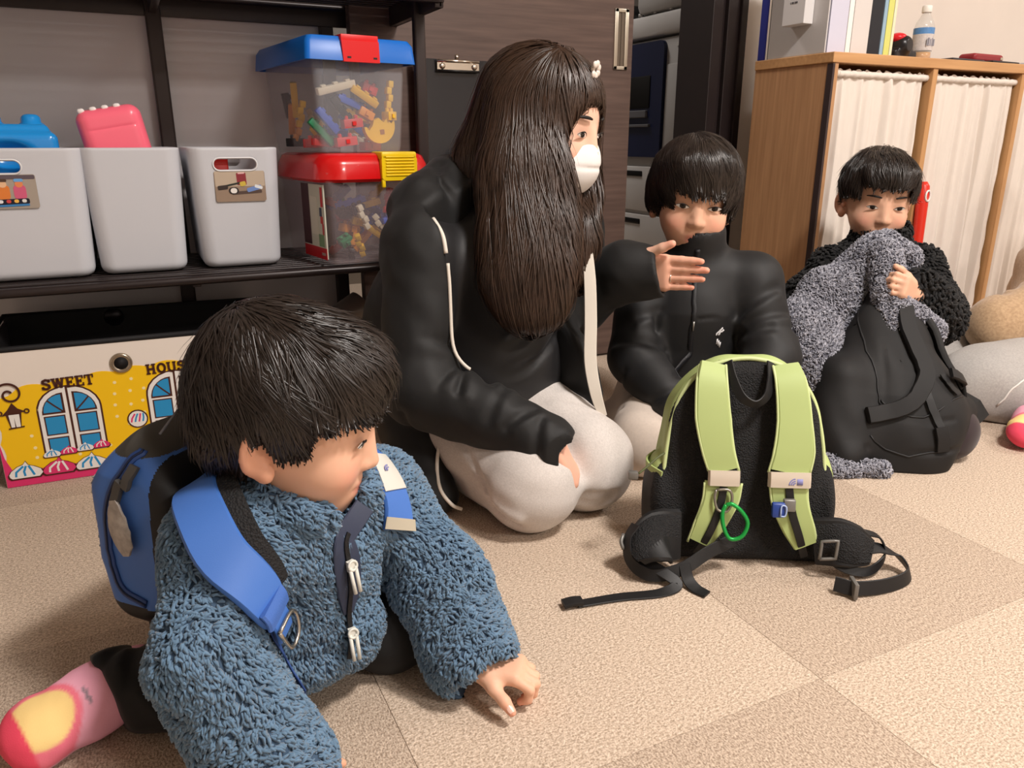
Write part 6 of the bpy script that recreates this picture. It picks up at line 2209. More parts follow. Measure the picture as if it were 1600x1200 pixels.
F.cut(cone(w2L + np.array((-0.008, -0.006, 0)), w2L + np.array((-0.07, -0.05, -0.04)), 0.034, 0.05), 0.004)
wrinkle_ring(F, s2R, e2R, 0.058, 0.056, 5, 0.006, 22, 0.011, 1.6)
wrinkle_ring(F, e2R, w2R, 0.054, 0.044, 5, 0.005, 23, 0.009, 1.6)
wrinkle_ring(F, s2L, e2L, 0.058, 0.056, 5, 0.006, 24, 0.011, 1.6)
z2 = lambda s_, u, off=0.100: c2 + t2 * off + np.array((0.81, -0.58, 0)) * s_ + np.array((0, 0, u))
F.crease([z2(-0.105, -0.10), z2(-0.05, -0.075, 0.106), z2(-0.005, -0.085, 0.106)], 0.004, 0.004)
F.crease([z2(0.01, -0.005, 0.104), z2(0.05, -0.003), z2(0.10, -0.02)], 0.004, 0.003)
F.crease([z2(-0.075, -0.01), z2(-0.085, -0.09), z2(-0.09, -0.16)], 0.010, 0.010)
F.crease([z2(0.085, -0.01), z2(0.088, -0.09), z2(0.085, -0.16)], 0.010, 0.010)
F.noise(0.003, 26, 25)
V, Fc = F.mesh()
j2 = obj('jacket', (V, Fc), mat('black_softshell', (17, 17, 19), 0.62, sheen=0.04, bump=0.12, bscale=900, bdist=0.0005), k2, True)
N_ = vnormals(V, Fc)
zp, zn = snap(V, N_, densify([n2 + t2 * 0.075 + np.array((0, 0, 0.022)), z2(0.0, 0.06, 0.12), z2(0.0, 0.0, 0.13), z2(-0.002, -0.07, 0.13), z2(-0.004, -0.14, 0.14)], 5), 0.001)
obj('zip', strap(zp, zn, 0.010, 0.0025, 2), mat('zip_black', (14, 14, 16), 0.35, bump=0.4, bscale=900), j2, True)
pp, pn2 = snap(V, N_, [z2(0.001, -0.012, 0.13), z2(0.002, -0.030, 0.13)], 0.004)
obj('zip_pull', tube(pp, [0.0025, 0.0018], 8), mat('pull_metal', (150, 146, 140), 0.3, metal=0.8), j2, True)
WHL = mat('logo_white', (226, 226, 228), 0.6)
for a0, r0 in ((0, 0.018), (0, 0.0125)):
    lp, ln2 = snap(V, N_, [z2(0.074 + r0 * math.cos(a), -0.045 + r0 * math.sin(a), 0.11) for a in np.linspace(1.6, 3.0, 6)], 0.0012)
    obj('logo_arc', strap(lp, ln2, 0.0035, 0.0010, 2), WHL, j2, True)
for k in range(3):
    lp, ln2 = snap(V, N_, [z2(0.062 + 0.004 * k, -0.052 - 0.004 * k, 0.11), z2(0.060 + 0.004 * k, -0.062 - 0.004 * k, 0.11)], 0.0012)
    obj('logo_letter', strap(lp, ln2, 0.003, 0.0010, 2), WHL, j2, True)

# ================================================================== CHILD IN BLACK FLEECE WITH GREY FLEECE COAT AND BLACK BACKPACK
k3 = empty('person', (1.60, 1.24, 0.0), label='child in black fluffy jacket holding a grey fleece coat in front of the curtains', cat='person', world=True)
K3c = np.array((1.668, 1.352, 0.523))
K3f, K3u = np.array((-0.55, -0.80, -0.16)), np.array((0.02, -0.06, 1.0))
p3, c3, n3 = np.array((1.665, 1.340, 0.115)), np.array((1.672, 1.335, 0.290)), np.array((1.675, 1.333, 0.392))
s3R, e3R, w3R = np.array((1.572, 1.372, 0.330)), np.array((1.462, 1.345, 0.262)), np.array((1.480, 1.235, 0.335))
s3L, e3L, w3L = np.array((1.772, 1.288, 0.330)), np.array((1.690, 1.165, 0.245)), np.array((1.498, 1.096, 0.326))
h3R, kk3R, a3R = np.array((1.61, 1.36, 0.09)), np.array((1.40, 1.13, 0.065)), np.array((1.55, 1.44, 0.040))
h3L, kk3L, a3L = np.array((1.71, 1.30, 0.09)), np.array((1.492, 0.958, 0.060)), np.array((1.66, 1.22, 0.040))
F = SDF((1.32, 0.86, -0.01), (1.84, 1.52, 0.66), 0.0034)
chain(F, [p3, c3, n3], [0.080, 0.080, 0.038], 0.03)
F.add(cone(n3, K3c + np.array((0.004, 0.012, -0.06)), 0.038, 0.042), 0.02)
for a, b, c_ in ((s3R, e3R, w3R), (s3L, e3L, w3L)):
    F.add(cone(c3, a, 0.05, 0.034), 0.02)
    chain(F, [a, b, c_], [0.034, 0.028, 0.021], 0.015)
for a, b, c_ in ((h3R, kk3R, a3R), (h3L, kk3L, a3L)):
    chain(F, [a, b], [0.06, 0.036], 0.02)
    chain(F, [b, c_], [0.036, 0.026], 0.015)
K3B = add_head(F, K3c, K3f, K3u, 1.0)
nl = []
add_hand(F, w3L + np.array((-0.004, -0.004, 0.002)), (-0.80, -0.25, 0.35), (0.10, 0.85, -0.1), 0.120, [(0.9, 1.2, 0.9), (0.95, 1.2, 0.9), (1.0, 1.2, 0.9), (1.0, 1.2, 0.9)], -1, thumb_out=0.45, thumb_curl=0.9, rs=1.1, nails=nl)
add_hand(F, w3R, (0.5, -0.4, 0.3), (0.6, 0.5, -0.2), 0.115, [0.9, 0.9, 0.9, 0.9], 1)
V, Fc = F.mesh()
V[:, 2] = np.maximum(V[:, 2], 0.001)
b3_ = obj('body', (V, Fc), SKIN, k3, True, col=skin_colors(V, [(K3c, K3B, 1.0)]))
add_eyes(b3_, K3c, K3B, 1.0)


def k3_line(L_):
    x, y, z = np.abs(L_[:, 0]), L_[:, 1], L_[:, 2]
    lim = np.where(y > 0.038, np.where(x < 0.056, 0.030 + 0.004 * np.sin(L_[:, 0] * 300), 0.0), np.where(y > -0.030, np.interp(y, [-0.03, 0.0, 0.038], [-0.052, -0.012, -0.006]), np.interp(y, [-0.09, -0.03], [-0.080, -0.058])))
    return z - lim


def k3_extra(F):
    F.add(ell(T(K3B, K3c, (0, -0.010, 0.014), 1.0), (0.082, 0.090, 0.082), K3B), 0.02)
    F.add(ell(T(K3B, K3c, (0, 0.050, 0.050), 1.0), (0.060, 0.044, 0.036), K3B), 0.02)


shell, strands = cap_hair(K3c, K3B, 1.0, (-0.2, -0.40, 0.90), k3_line, 0.009, 61, 4500, (0.04, 0.08), 0.003, k3_extra, 0.22, 0.0018)
hh = obj('hair', shell, HAIRK, k3, True)
tag(obj('hair_strands', strands, HAIRK, hh, True), kind='stuff')

F = SDF((1.32, 0.86, -0.01), (1.86, 1.54, 0.24), 0.004)
for a, b, c_ in ((h3R, kk3R, a3R), (h3L, kk3L, a3L)):
    chain(F, [a, b], [0.082, 0.058], 0.03)
    chain(F, [b + np.array((0, 0, -0.006)), c_], [0.052, 0.042], 0.03)
F.add(cone(h3R, h3L, 0.09, 0.09), 0.03)
F.noise(0.002, 34, 28)
V, Fc = F.mesh()
V[:, 2] = np.maximum(V[:, 2], 0.001)
obj('trousers', (V, Fc), mat('plum_trousers', (46, 34, 38), 0.9, sheen=0.2), k3, True)

BOA = mat('boa_base', (14, 14, 16), 0.95)
BOAT = mat('boa_pile', (17, 17, 19), 0.85, sheen=0.06)
F = SDF((1.36, 1.08, 0.02), (1.88, 1.52, 0.48), 0.004)
t3 = nrmz((-0.55, -0.83, 0))
chain(F, [p3, c3, n3 + np.array((0, 0, -0.035))], [0.118, 0.114, 0.070], 0.04, t3, 0.86)
F.add(cone(s3R, n3 + np.array((0, 0, -0.04)), 0.056, 0.062), 0.03)
F.add(cone(s3L, n3 + np.array((0, 0, -0.04)), 0.056, 0.062), 0.03)
chain(F, [s3R, e3R, w3R], [0.056, 0.056, 0.046], 0.022)
chain(F, [s3L, e3L, w3L + np.array((0.03, 0.005, 0))], [0.058, 0.060, 0.046], 0.022)
F.add(cone(n3 + np.array((0, 0, -0.02)), n3 + np.array((-0.002, -0.004, 0.030)), 0.068, 0.066), 0.012)
F.cut(cone(n3 + np.array((-0.004, -0.008, 0.012)), n3 + np.array((-0.008, -0.016, 0.10)), 0.048, 0.056), 0.005)
F.noise(0.003, 40, 33)
V, Fc = F.mesh()
j3 = obj('jacket', (V, Fc), BOA, k3, True)
P_, N_ = scatter(V, Fc, 7500, 5)
tag(obj('fleece_pile', tufts(P_, N_, 0.013, 0.0085, 0.0075, 3, flow=(0, 0, -0.6), lift=0.35, jitter=0.8), BOAT, j3, True), kind='stuff')

# ------------------------------------------------------------------ grey fleece coat held up in a bunch
gc = empty('fleece_coat', (1.40, 1.15, 0.0), label='grey mottled fleece coat bunched up in the hands of the child by the curtains', cat='coat', world=True)
F = SDF((1.16, 0.98, 0.10), (1.62, 1.33, 0.50), 0.004)


def gcone(a, b, ra, rb, ratio=0.55, k=0.02):
    F.add(cone(a, b, ra, rb, (-0.62, -0.78, 0.1), ratio), k)


gcone((1.478, 1.222, 0.362), (1.395, 1.215, 0.300), 0.044, 0.066)
gcone((1.395, 1.215, 0.300), (1.300, 1.190, 0.228), 0.068, 0.074)
gcone((1.300, 1.190, 0.228), (1.272, 1.150, 0.180), 0.074, 0.050)
gcone((1.272, 1.150, 0.180), (1.262, 1.110, 0.155), 0.046, 0.026)
gcone((1.505, 1.195, 0.400), (1.475, 1.175, 0.360), 0.050, 0.044, 0.6)
gcone((1.510, 1.172, 0.402), (1.556, 1.160, 0.388), 0.038, 0.030, 0.7)
gcone((1.484, 1.155, 0.400), (1.442, 1.108, 0.322), 0.036, 0.034, 0.75, 0.005)
gcone((1.442, 1.108, 0.318), (1.425, 1.070, 0.262), 0.034, 0.022, 0.75, 0.006)
gcone((1.448, 1.095, 0.296), (1.492, 1.078, 0.272), 0.032, 0.032, 0.7, 0.01)
gcone((1.492, 1.078, 0.272), (1.535, 1.056, 0.248), 0.032, 0.028, 0.7, 0.01)
F.crease([(1.43, 1.165, 0.350), (1.405, 1.150, 0.318), (1.355, 1.150, 0.292)], 0.008, 0.014)
F.crease([(1.40, 1.165, 0.275), (1.34, 1.150, 0.236), (1.30, 1.14, 0.20)], 0.009, 0.015)
F.crease([(1.35, 1.16, 0.325), (1.30, 1.155, 0.270), (1.255, 1.15, 0.225)], 0.008, 0.012)
F.crease([(1.30, 1.125, 0.26), (1.285, 1.115, 0.22), (1.272, 1.10, 0.19)], 0.008, 0.010)
F.crease([(1.46, 1.145, 0.40), (1.44, 1.115, 0.35), (1.42, 1.085, 0.30)], 0.007, 0.009)
F.crease([(1.50, 1.145, 0.395), (1.53, 1.150, 0.385), (1.56, 1.155, 0.38)], 0.008, 0.012)
F.noise(0.004, 42, 44)
V, Fc = F.mesh()
GFB = mat('grey_fleece_base', (88, 88, 98), 0.95)
GFT = mat('grey_fleece_pile', (78, 80, 94), 0.9, color2=(190, 190, 200), vscale=150, sheen=0.2)
g_o = obj('coat_body', (V, Fc), GFB, gc, True)
P_, N_ = scatter(V, Fc, 17000, 6)
tag(obj('fleece_pile', tufts(P_, N_, 0.0075, 0.0030, 0.0042, 13, lift=0.55, jitter=1.3), GFT, g_o, True), kind='stuff')
# end of the coat on the floor under the bag
F = SDF((1.14, 0.88, -0.01), (1.40, 1.08, 0.06), 0.004)
F.add(cone((1.200, 0.990, 0.014), (1.290, 0.945, 0.012), 0.016, 0.014), 0.01)
F.add(cone((1.205, 1.010, 0.02), (1.26, 0.985, 0.02), 0.018, 0.016), 0.01)
F.noise(0.003, 60, 45)
V, Fc = F.mesh()
V[:, 2] = np.maximum(V[:, 2], 0.001)
g_2 = obj('coat_hem', (V, Fc), GFB, gc, True)
P_, N_ = scatter(V, Fc, 1600, 8)
tag(obj('fleece_pile', tufts(P_, N_, 0.0085, 0.0034, 0.0048, 14, lift=0.5, jitter=1.3), GFT, g_2, True), kind='stuff')

# ================================================================== PERSON AT THE RIGHT EDGE
k5 = empty('person', (2.0, 1.10, 0.0), label='person in beige knit cardigan and grey leggings sitting at the right edge', cat='person', world=True)
K5c = np.array((2.42, 1.22, 0.58))
K5f, K5u = np.array((-0.95, -0.25, -0.15)), np.array((0, 0, 1.0))
p5, c5, n5 = np.array((2.28, 1.18, 0.12)), np.array((2.36, 1.20, 0.31)), np.array((2.40, 1.21, 0.435))
s5R, e5R, w5R = np.array((2.44, 1.32, 0.33)), np.array((2.44, 1.38, 0.20)), np.array((2.32, 1.30, 0.16))
s5L, e5L, w5L = np.array((2.26, 1.10, 0.31)), np.array((1.965, 1.185, 0.190)), np.array((2.12, 1.04, 0.20))
h5L, kk5L, a5L = np.array((2.20, 1.10, 0.10)), np.array((1.795, 1.120, 0.072)), np.array((1.865, 0.985, 0.045))
h5R, kk5R, a5R = np.array((2.14, 1.26, 0.10)), np.array((1.83, 1.33, 0.07)), np.array((2.0, 1.16, 0.045))
F = SDF((1.62, 0.80, -0.01), (2.60, 1.48, 0.80), 0.0055)
chain(F, [p5, c5, n5], [0.11, 0.10, 0.045], 0.04)
F.add(cone(n5, K5c + np.array((0.01, 0, -0.07)), 0.045, 0.05), 0.02)
for a, b, c_ in ((s5R, e5R, w5R), (s5L, e5L, w5L)):
    F.add(cone(c5, a, 0.06, 0.042), 0.03)
    chain(F, [a, b, c_], [0.04, 0.034, 0.025], 0.02)
for a, b, c_ in ((h5R, kk5R, a5R), (h5L, kk5L, a5L)):
    chain(F, [a, b, c_], [0.075, 0.045, 0.03], 0.02)
K5B = add_head(F, K5c, K5f, K5u, 1.08)
add_hand(F, w5L, (0.3, -0.6, -0.4), (0, 0.2, -1), 0.16, [0.3, 0.3, 0.3, 0.3], 1)
add_hand(F, w5R, (0.2, -0.7, -0.3), (0, 0.2, -1), 0.16, [0.3, 0.3, 0.3, 0.3], -1)
V, Fc = F.mesh()
V[:, 2] = np.maximum(V[:, 2], 0.001)
b5 = obj('body', (V, Fc), SKIN, k5, True, col=skin_colors(V, [(K5c, K5B, 1.08)]))
add_eyes(b5, K5c, K5B, 1.08)
shell, strands = cap_hair(K5c, K5B, 1.08, (0, -0.4, 0.9), k2_line, 0.012, 71, 1500, (0.07, 0.13), 0.004, None, 0.1, 0.002)
hh = obj('hair', shell, HAIRB, k5, True)
tag(obj('hair_strands', strands, HAIRB, hh, True), kind='stuff')
F = SDF((1.62, 0.84, -0.01), (2.46, 1.48, 0.26), 0.0045)
for a, b, c_ in ((h5R, kk5R, a5R), (h5L, kk5L, a5L)):
    chain(F, [a, b], [0.110, 0.078], 0.03)
    chain(F, [b, c_], [0.075, 0.060], 0.03)
F.add(cone(kk5L + np.array((0.05, -0.02, 0)), a5L + np.array((0.05, 0.02, 0.01)), 0.09, 0.07), 0.04)
F.add(cone(h5R, h5L, 0.12, 0.12), 0.03)
F.crease([(1.82, 1.04, 0.13), (1.78, 1.05, 0.10), (1.75, 1.08, 0.05)], 0.008, 0.006)
F.noise(0.003, 30, 51)
V, Fc = F.mesh()
V[:, 2] = np.maximum(V[:, 2], 0.001)
lg = obj('leggings', (V, Fc), mat('grey_legging', (178, 174, 170), 0.85, color2=(160, 156, 153), vscale=260, sheen=0.15, bump=0.1, bscale=700), k5, True)
N_ = vnormals(V, Fc)
pp, nn5 = snap(V, N_, densify([(1.92, 1.00, 0.22), (1.88, 0.98, 0.17), (1.83, 0.99, 0.14), (1.775, 1.0, 0.10), (1.75, 1.01, 0.05)], 5), 0.001)
obj('piping', tube(pp, 0.0022, 6), mat('piping_white', (232, 228, 222), 0.7), lg, True)
sock(k5, (1.785, 0.955, 0.036), (1.672, 0.905, 0.032), (0.1, -0.3, 0.9), 9, 0.033)
F = SDF((1.84, 0.94, 0.08), (2.60, 1.46, 0.58), 0.0045)
chain(F, [p5 + np.array((0, 0, 0.04)), c5, n5 + np.array((0, 0, -0.04))], [0.165, 0.155, 0.08], 0.05)
for a, b, c_ in ((s5R, e5R, w5R), (s5L, e5L, w5L)):
    F.add(cone(a, n5 + np.array((0, 0, -0.05)), 0.08, 0.08), 0.04)
    chain(F, [a, b], [0.088, 0.060], 0.03)
    chain(F, [b, c_], [0.060, 0.055], 0.05)
F.add(cone(p5 + np.array((-0.10, 0, 0.03)), p5 + np.array((-0.22, -0.02, 0.04)), 0.10, 0.05), 0.05)
F.cut(cone(n5, n5 + np.array((-0.02, 0, 0.1)), 0.055, 0.07), 0.006)
wrinkle_ring(F, s5L, e5L, 0.08, 0.072, 5, 0.008, 53, 0.013, 1.8)
wrinkle_ring(F, e5L, w5L, 0.07, 0.05, 4, 0.007, 54, 0.012, 1.8)
F.noise(0.004, 26, 55)
V, Fc = F.mesh()
obj('cardigan', (V, Fc), mat('beige_knit', (196, 166, 132), 0.95, color2=(170, 140, 108), vscale=160, sheen=0.3, bump=0.5, bscale=420, bdist=0.0015), k5, True)

# ================================================================== BAGS
MESH = mat('mesh_black', (24, 24, 26), 0.8, bump=0.8, bscale=420, kind='voronoi', bdist=0.002)
NYB = mat('nylon_black', (20, 20, 22), 0.55, bump=0.15, bscale=900, bdist=0.0004)
WEB = mat('webbing_black', (18, 18, 20), 0.5, bump=0.3, bscale=700, bdist=0.0006)
GRN = mat('nylon_green', (172, 189, 122), 0.6, bump=0.12, bscale=900, bdist=0.0004)
GRNE = mat('piping_green', (200, 214, 154), 0.55)
TABB = mat('tab_beige', (206, 194, 178), 0.6)
BUCK = mat('buckle_grey', (120, 118, 114), 0.35, metal=0.3)


def split(name_mats, V, Fc, which, parent, sm=True):
    """part a mesh into several objects by a face index array"""
    out = []
    for k, (nm, m) in enumerate(name_mats):
        f = Fc[which == k]
        if not len(f):
            out.append(None)
            continue
        u, inv = np.unique(f, return_inverse=True)
        out.append(obj(nm, (V[u], inv.reshape(f.shape).astype(np.int32)), m, parent, sm))
    return out


# ------------------------------------------------------------------ green backpack on the carpet (local: x across, -y to the straps, z up)
LEAN = math.radians(13)
gp = empty('backpack', (0.800, 0.805, 0.0), (0, 0, math.radians(-30)), 'light green and black child backpack standing on the carpet, straps facing out', 'backpack')


def lean(p):
    p = np.asarray(p, float)
    return np.stack([p[..., 0], p[..., 1] * 1.0 + p[..., 2] * math.tan(LEAN), p[..., 2]], -1)


F = SDF((-0.17, -0.03, -0.01), (0.17, 0.18, 0.34), 0.002)


def pack_body(X, Y, Z):
    y = Y - Z * math.tan(LEAN)
    # arch outline in x-z
    hw = 0.128 - 0.020 * np.clip((Z - 0.10) / 0.2, 0, 1) ** 2
    zt = 0.318
    qx = np.abs(X) - (hw - 0.085)
    qz = Z - (zt - 0.105)
    dtop = np.where(qz > 0, np.sqrt(np.maximum(qx, 0) ** 2 + (np.maximum(qz, 0) * 0.085 / 0.105) ** 2) - 0.085, np.abs(X) - hw)
    dd = np.maximum(dtop, -Z)
    hd = 0.060 - 0.036 * np.clip((Z - 0.13) / 0.18, 0, 1)
    dy = np.abs(y - hd - 0.003) - hd
    r = 0.022
    a, b = dd + r, dy + r
    return np.sqrt(np.maximum(a, 0) ** 2 + np.maximum(b, 0) ** 2) + np.minimum(np.maximum(a, b), 0) - r


F.add((pack_body, (-0.15, -0.01, 0.0), (0.15, 0.20, 0.33)), 0)
F.crease(lean([(-0.035, 0.0, 0.03), (-0.035, 0.0, 0.15), (-0.035, 0.0, 0.27)]), 0.010, 0.006)
F.crease(lean([(0.035, 0.0, 0.03), (0.035, 0.0, 0.15), (0.035, 0.0, 0.27)]), 0.010, 0.006)
F.crease(lean([(-0.085, 0.0, 0.03), (-0.085, 0.0, 0.12), (-0.06, 0.0, 0.22)]), 0.008, 0.004)
F.crease(lean([(0.085, 0.0, 0.03), (0.085, 0.0, 0.12), (0.06, 0.0, 0.22)]), 0.008, 0.004)
# side pockets
F.add(ell((-0.130, 0.075, 0.075), (0.024, 0.055, 0.085)), 0.015)
F.add(ell((0.130, 0.075, 0.075), (0.020, 0.055, 0.085)), 0.015)
F.noise(0.0012, 40, 61)
V, Fc = F.mesh()
V[:, 2] = np.maximum(V[:, 2], 0.001)
C = V[Fc].mean(1)
yl = C[:, 1] - C[:, 2] * math.tan(LEAN)
side = (np.abs(C[:, 0]) > 0.104) | (C[:, 2] > 0.292)
which = np.where(yl < 0.014, 0, np.where(C[:, 2] < 0.135, 2, 1))
split([('back_panel', MESH), ('shell', GRN), ('base_panel', NYB)], V, Fc, which, gp)
# piping around the back panel
arc = []
for t in np.linspace(0, 1, 41):
    a = math.pi * t
    x = -math.cos(a) * (0.026 + 0.085 * min(1, 1)) if False else 0
pts = [(-0.126, 0.012, 0.05), (-0.125, 0.012, 0.14), (-0.116, 0.012, 0.21), (-0.099, 0.012, 0.262), (-0.066, 0.012, 0.299), (-0.02, 0.012, 0.314), (0.02, 0.012, 0.314), (0.066, 0.012, 0.299), (0.099, 0.012, 0.262), (0.116, 0.012, 0.21), (0.125, 0.012, 0.14), (0.126, 0.012, 0.05)]
obj('piping', tube(lean(catmull(pts, 5)), 0.0035, 8), GRNE, gp, True)
obj('carry_handle', strap(lean([(-0.032, 0.006, 0.312), (-0.028, -0.012, 0.292), (-0.016, -0.024, 0.268), (0.004, -0.026, 0.258), (0.022, -0.022, 0.268), (0.030, -0.010, 0.290), (0.033, 0.006, 0.312)]), lean([(-0.4, -0.9, 0), (-0.4, -0.9, 0.0), (-0.2, -0.9, -0.2), (0, -0.8, -0.5), (0.2, -0.9, -0.2), (0.4, -0.9, 0), (0.4, -0.9, 0)]), 0.015, 0.003), WEB, gp, 40)
for sd in (-1, 1):
    # padded shoulder strap: wide upper part, waist at the tab, lower part fanning to the base
    tx = -0.040 if sd < 0 else 0.058
    ms = (-0.060, -0.058, -0.050) if sd < 0 else (0.060, 0.064, 0.064)
    up = lean([(sd * 0.056, 0.004, 0.308), (ms[0], -0.016, 0.285), (ms[1], -0.026, 0.235), (ms[2], -0.030, 0.190), (tx, -0.030, 0.158)])
    w_ = [0.040, 0.046, 0.052, 0.048, 0.046] if sd < 0 else [0.040, 0.046, 0.050, 0.060, 0.062]
    st = obj('shoulder_strap', strap(up, (0, -1, 0.05), w_, 0.010), GRN, gp, 40)
    Pq = catmull(up, 5)
    for e in (-1, 1):
        wi = np.interp(np.linspace(0, 4, len(Pq)), range(5), w_)
        obj('strap_edge', tube(Pq + np.stack([e * wi / 2, np.full(len(Pq), -0.002), np.zeros(len(Pq))], 1), 0.0022, 6), GRNE, st, True)
    tb_ = obj('strap_tab', strap(lean([(tx, -0.034, 0.160), (tx, -0.035, 0.150), (tx, -0.034, 0.138)]), (0, -1, 0.05), w_[-1] + 0.002, 0.012), TABB, st, 40)
    if sd > 0:
        LG = mat('logo_lilac', (132, 134, 186), 0.6)
        for q, r0 in enumerate((0.0095, 0.0065, 0.0035)):
            obj('logo_arc', strap(lean([(0.066 - r0 * math.cos(a), -0.0415, 0.1435 + r0 * math.sin(a)) for a in np.linspace(0.0, 1.5, 6)]), (0, -1, 0.05), 0.0022, 0.0008, 2), LG, tb_, True)
        obj('logo_block', strap(lean([(0.072, -0.0415, 0.144), (0.072, -0.0415, 0.153)]), (0, -1, 0.05), 0.009, 0.0008, 1), LG, tb_, True)
    lo = lean([(tx, -0.030, 0.140), (tx + sd * 0.004, -0.030, 0.110), (tx + sd * 0.018, -0.028, 0.075), (tx + sd * 0.032, -0.022, 0.045)])
    ls = obj('lower_strap', strap(lo, (0, -1, 0.05), [0.056, 0.054, 0.048, 0.036], 0.008), GRN, gp, 40)
    Pq = catmull(lo, 5)
    wi = np.interp(np.linspace(0, 3, len(Pq)), range(4), [0.056, 0.054, 0.048, 0.036])
    for e in (-1, 1):
        obj('strap_edge', tube(Pq + np.stack([e * wi / 2, np.full(len(Pq), -0.001), np.zeros(len(Pq))], 1), 0.0020, 6), GRNE, ls, True)
    obj('webbing', strap(lean([(tx, -0.036, 0.136), (tx + sd * 0.006, -0.036, 0.10), (tx + sd * 0.02, -0.032, 0.06), (tx + sd * 0.034, -0.012, 0.022)]), (0, -1, 0.05), 0.012, 0.0025), WEB, gp, 40)
# sternum clip left: metal ring and green karabiner, right: blue clip
obj('strap_ring', tube(catmull(lean([(-0.052, -0.040, 0.133), (-0.032, -0.041, 0.133), (-0.028, -0.041, 0.118), (-0.035, -0.042, 0.102), (-0.049, -0.042, 0.104), (-0.054, -0.041, 0.120), (-0.052, -0.040, 0.133)]), 4), 0.0022, 8), mat('ring_grey', (150, 146, 136), 0.3, metal=0.8), gp, True)
obj('karabiner', tube(catmull(lean([(-0.037, -0.043, 0.112), (-0.028, -0.045, 0.114), (-0.014, -0.046, 0.104), (-0.004, -0.045, 0.086), (-0.012, -0.045, 0.066), (-0.030, -0.045, 0.062), (-0.040, -0.044, 0.080), (-0.042, -0.043, 0.100), (-0.037, -0.043, 0.112)]), 4), 0.0032, 8), mat('karabiner_green', (30, 160, 70), 0.3, metal=0.3), gp, True)
bcl = MB().box((0.030, -0.052, 0.098), (0.050, -0.043, 0.120), bev=0.003)
M_ = bcl.v
bcl.v = [tuple(p) for p in lean(np.array(bcl.v))]
bb = bcl.build('sternum_clip', mat('clip_blue', (40, 66, 140), 0.4), gp)
obj('clip_loop', tube(catmull(lean([(0.042, -0.054, 0.102), (0.049, -0.054, 0.103), (0.050, -0.054, 0.116), (0.043, -0.054, 0.117), (0.042, -0.054, 0.102)]), 3), 0.0012, 6), mat('loop_pale', (170, 190, 230), 0.4), bb, True)
bk_ = MB().box((0.048, -0.048, 0.106), (0.066, -0.040, 0.124), bev=0.002)
bk_.v = [tuple(p) for p in lean(np.array(bk_.v))]
bk_.build('strap_slider', BUCK, gp)
# left side: drawcord with toggle, green pocket rim
obj('pocket_rim', strap([(-0.129, 0.036, 0.135), (-0.146, 0.060, 0.138), (-0.148, 0.085, 0.140), (-0.132, 0.115, 0.140)], [(-0.6, -0.8, 0), (-0.9, -0.4, 0), (-1, 0, 0), (-0.9, 0.4, 0)], 0.012, 0.003), GRN, gp, 40)
obj('drawcord', tube(catmull([(-0.128, 0.03, 0.175), (-0.140, 0.018, 0.172), (-0.158, 0.006, 0.160), (-0.170, 0.0, 0.152)], 4), 0.0018, 6), mat('cord_olive', (92, 98, 64), 0.7), gp, True)
MB().box((-0.186, -0.006, 0.143), (-0.170, 0.006, 0.156), bev=0.003).build('cord_toggle', BUCK, gp)
# hip belt fins
for sd in (-1, 1):
    if sd > 0:
        path = [(0.105, -0.006, 0.050), (0.135, -0.020, 0.056), (0.160, -0.022, 0.050), (0.185, -0.014, 0.038)]
        nr = [(0.1, -1, 0.25), (0.15, -1, 0.3), (0.2, -0.95, 0.35), (0.3, -0.9, 0.4)]
        wd = [0.075, 0.075, 0.066, 0.042]
    else:
        path = [(-0.105, -0.010, 0.055), (-0.135, -0.030, 0.060), (-0.160, -0.045, 0.050), (-0.172, -0.052, 0.036)]
        nr = [(-0.1, -1, 0.3), (-0.3, -0.9, 0.5), (-0.6, -0.6, 0.6), (-0.8, -0.3, 0.6)]
        wd = [0.080, 0.085, 0.070, 0.040]
    hb = obj('hip_fin', strap(path, nr, wd, 0.014), NYB, gp, 40)
    obj('fin_mesh', strap([np.array(p) + np.array(n) * 0.006 for p, n in zip(path, nr)], nr, np.array(wd) * 0.8, 0.006), MESH, hb, 40)
# left webbing trailing over the carpet
obj('belt_webbing', strap([(-0.165, -0.045, 0.030), (-0.128, -0.066, 0.018), (-0.112, -0.078, 0.008), (-0.140, -0.096, 0.004), (-0.200, -0.110, 0.0035), (-0.262, -0.132, 0.0035)], [(-0.3, -0.7, 0.6), (0, -0.7, 0.7), (0.1, -0.6, 0.8), (0, -0.2, 1), (0, -0.1, 1), (0, 0, 1)], 0.017, 0.0025), WEB, gp, 40)
obj('webbing_end', strap([(-0.255, -0.130, 0.008), (-0.268, -0.134, 0.009), (-0.282, -0.139, 0.007)], (0, 0, 1), 0.019, 0.006), WEB, gp, 40)
obj('belt_webbing', strap([(-0.172, -0.020, 0.075), (-0.185, -0.032, 0.055), (-0.180, -0.050, 0.028), (-0.150, -0.064, 0.014), (-0.105, -0.058, 0.022), (-0.060, -0.034, 0.040), (-0.02, -0.012, 0.05)], [(-0.8, -0.4, 0.5), (-0.9, -0.4, 0.2), (-0.7, -0.7, 0.2), (-0.2, -0.9, 0.3), (0.1, -0.9, 0.4), (0.2, -0.9, 0.3), (0.1, -0.9, 0.3)], 0.020, 0.003), WEB, gp, 40)
obj('belt_webbing', strap([(-0.100, -0.055, 0.030), (-0.095, -0.068, 0.012), (-0.085, -0.082, 0.005), (-0.070, -0.094, 0.0035)], [(0, -0.9, 0.3), (0, -0.8, 0.6), (0, -0.4, 0.9), (0, 0, 1)], 0.018, 0.003), WEB, gp, 40)
obj('loose_snap', tube(catmull([(-0.19, -0.035, 0.040), (-0.194, -0.03, 0.05), (-0.190, -0.02, 0.058)], 3), 0.003, 8), BUCK, gp, True)
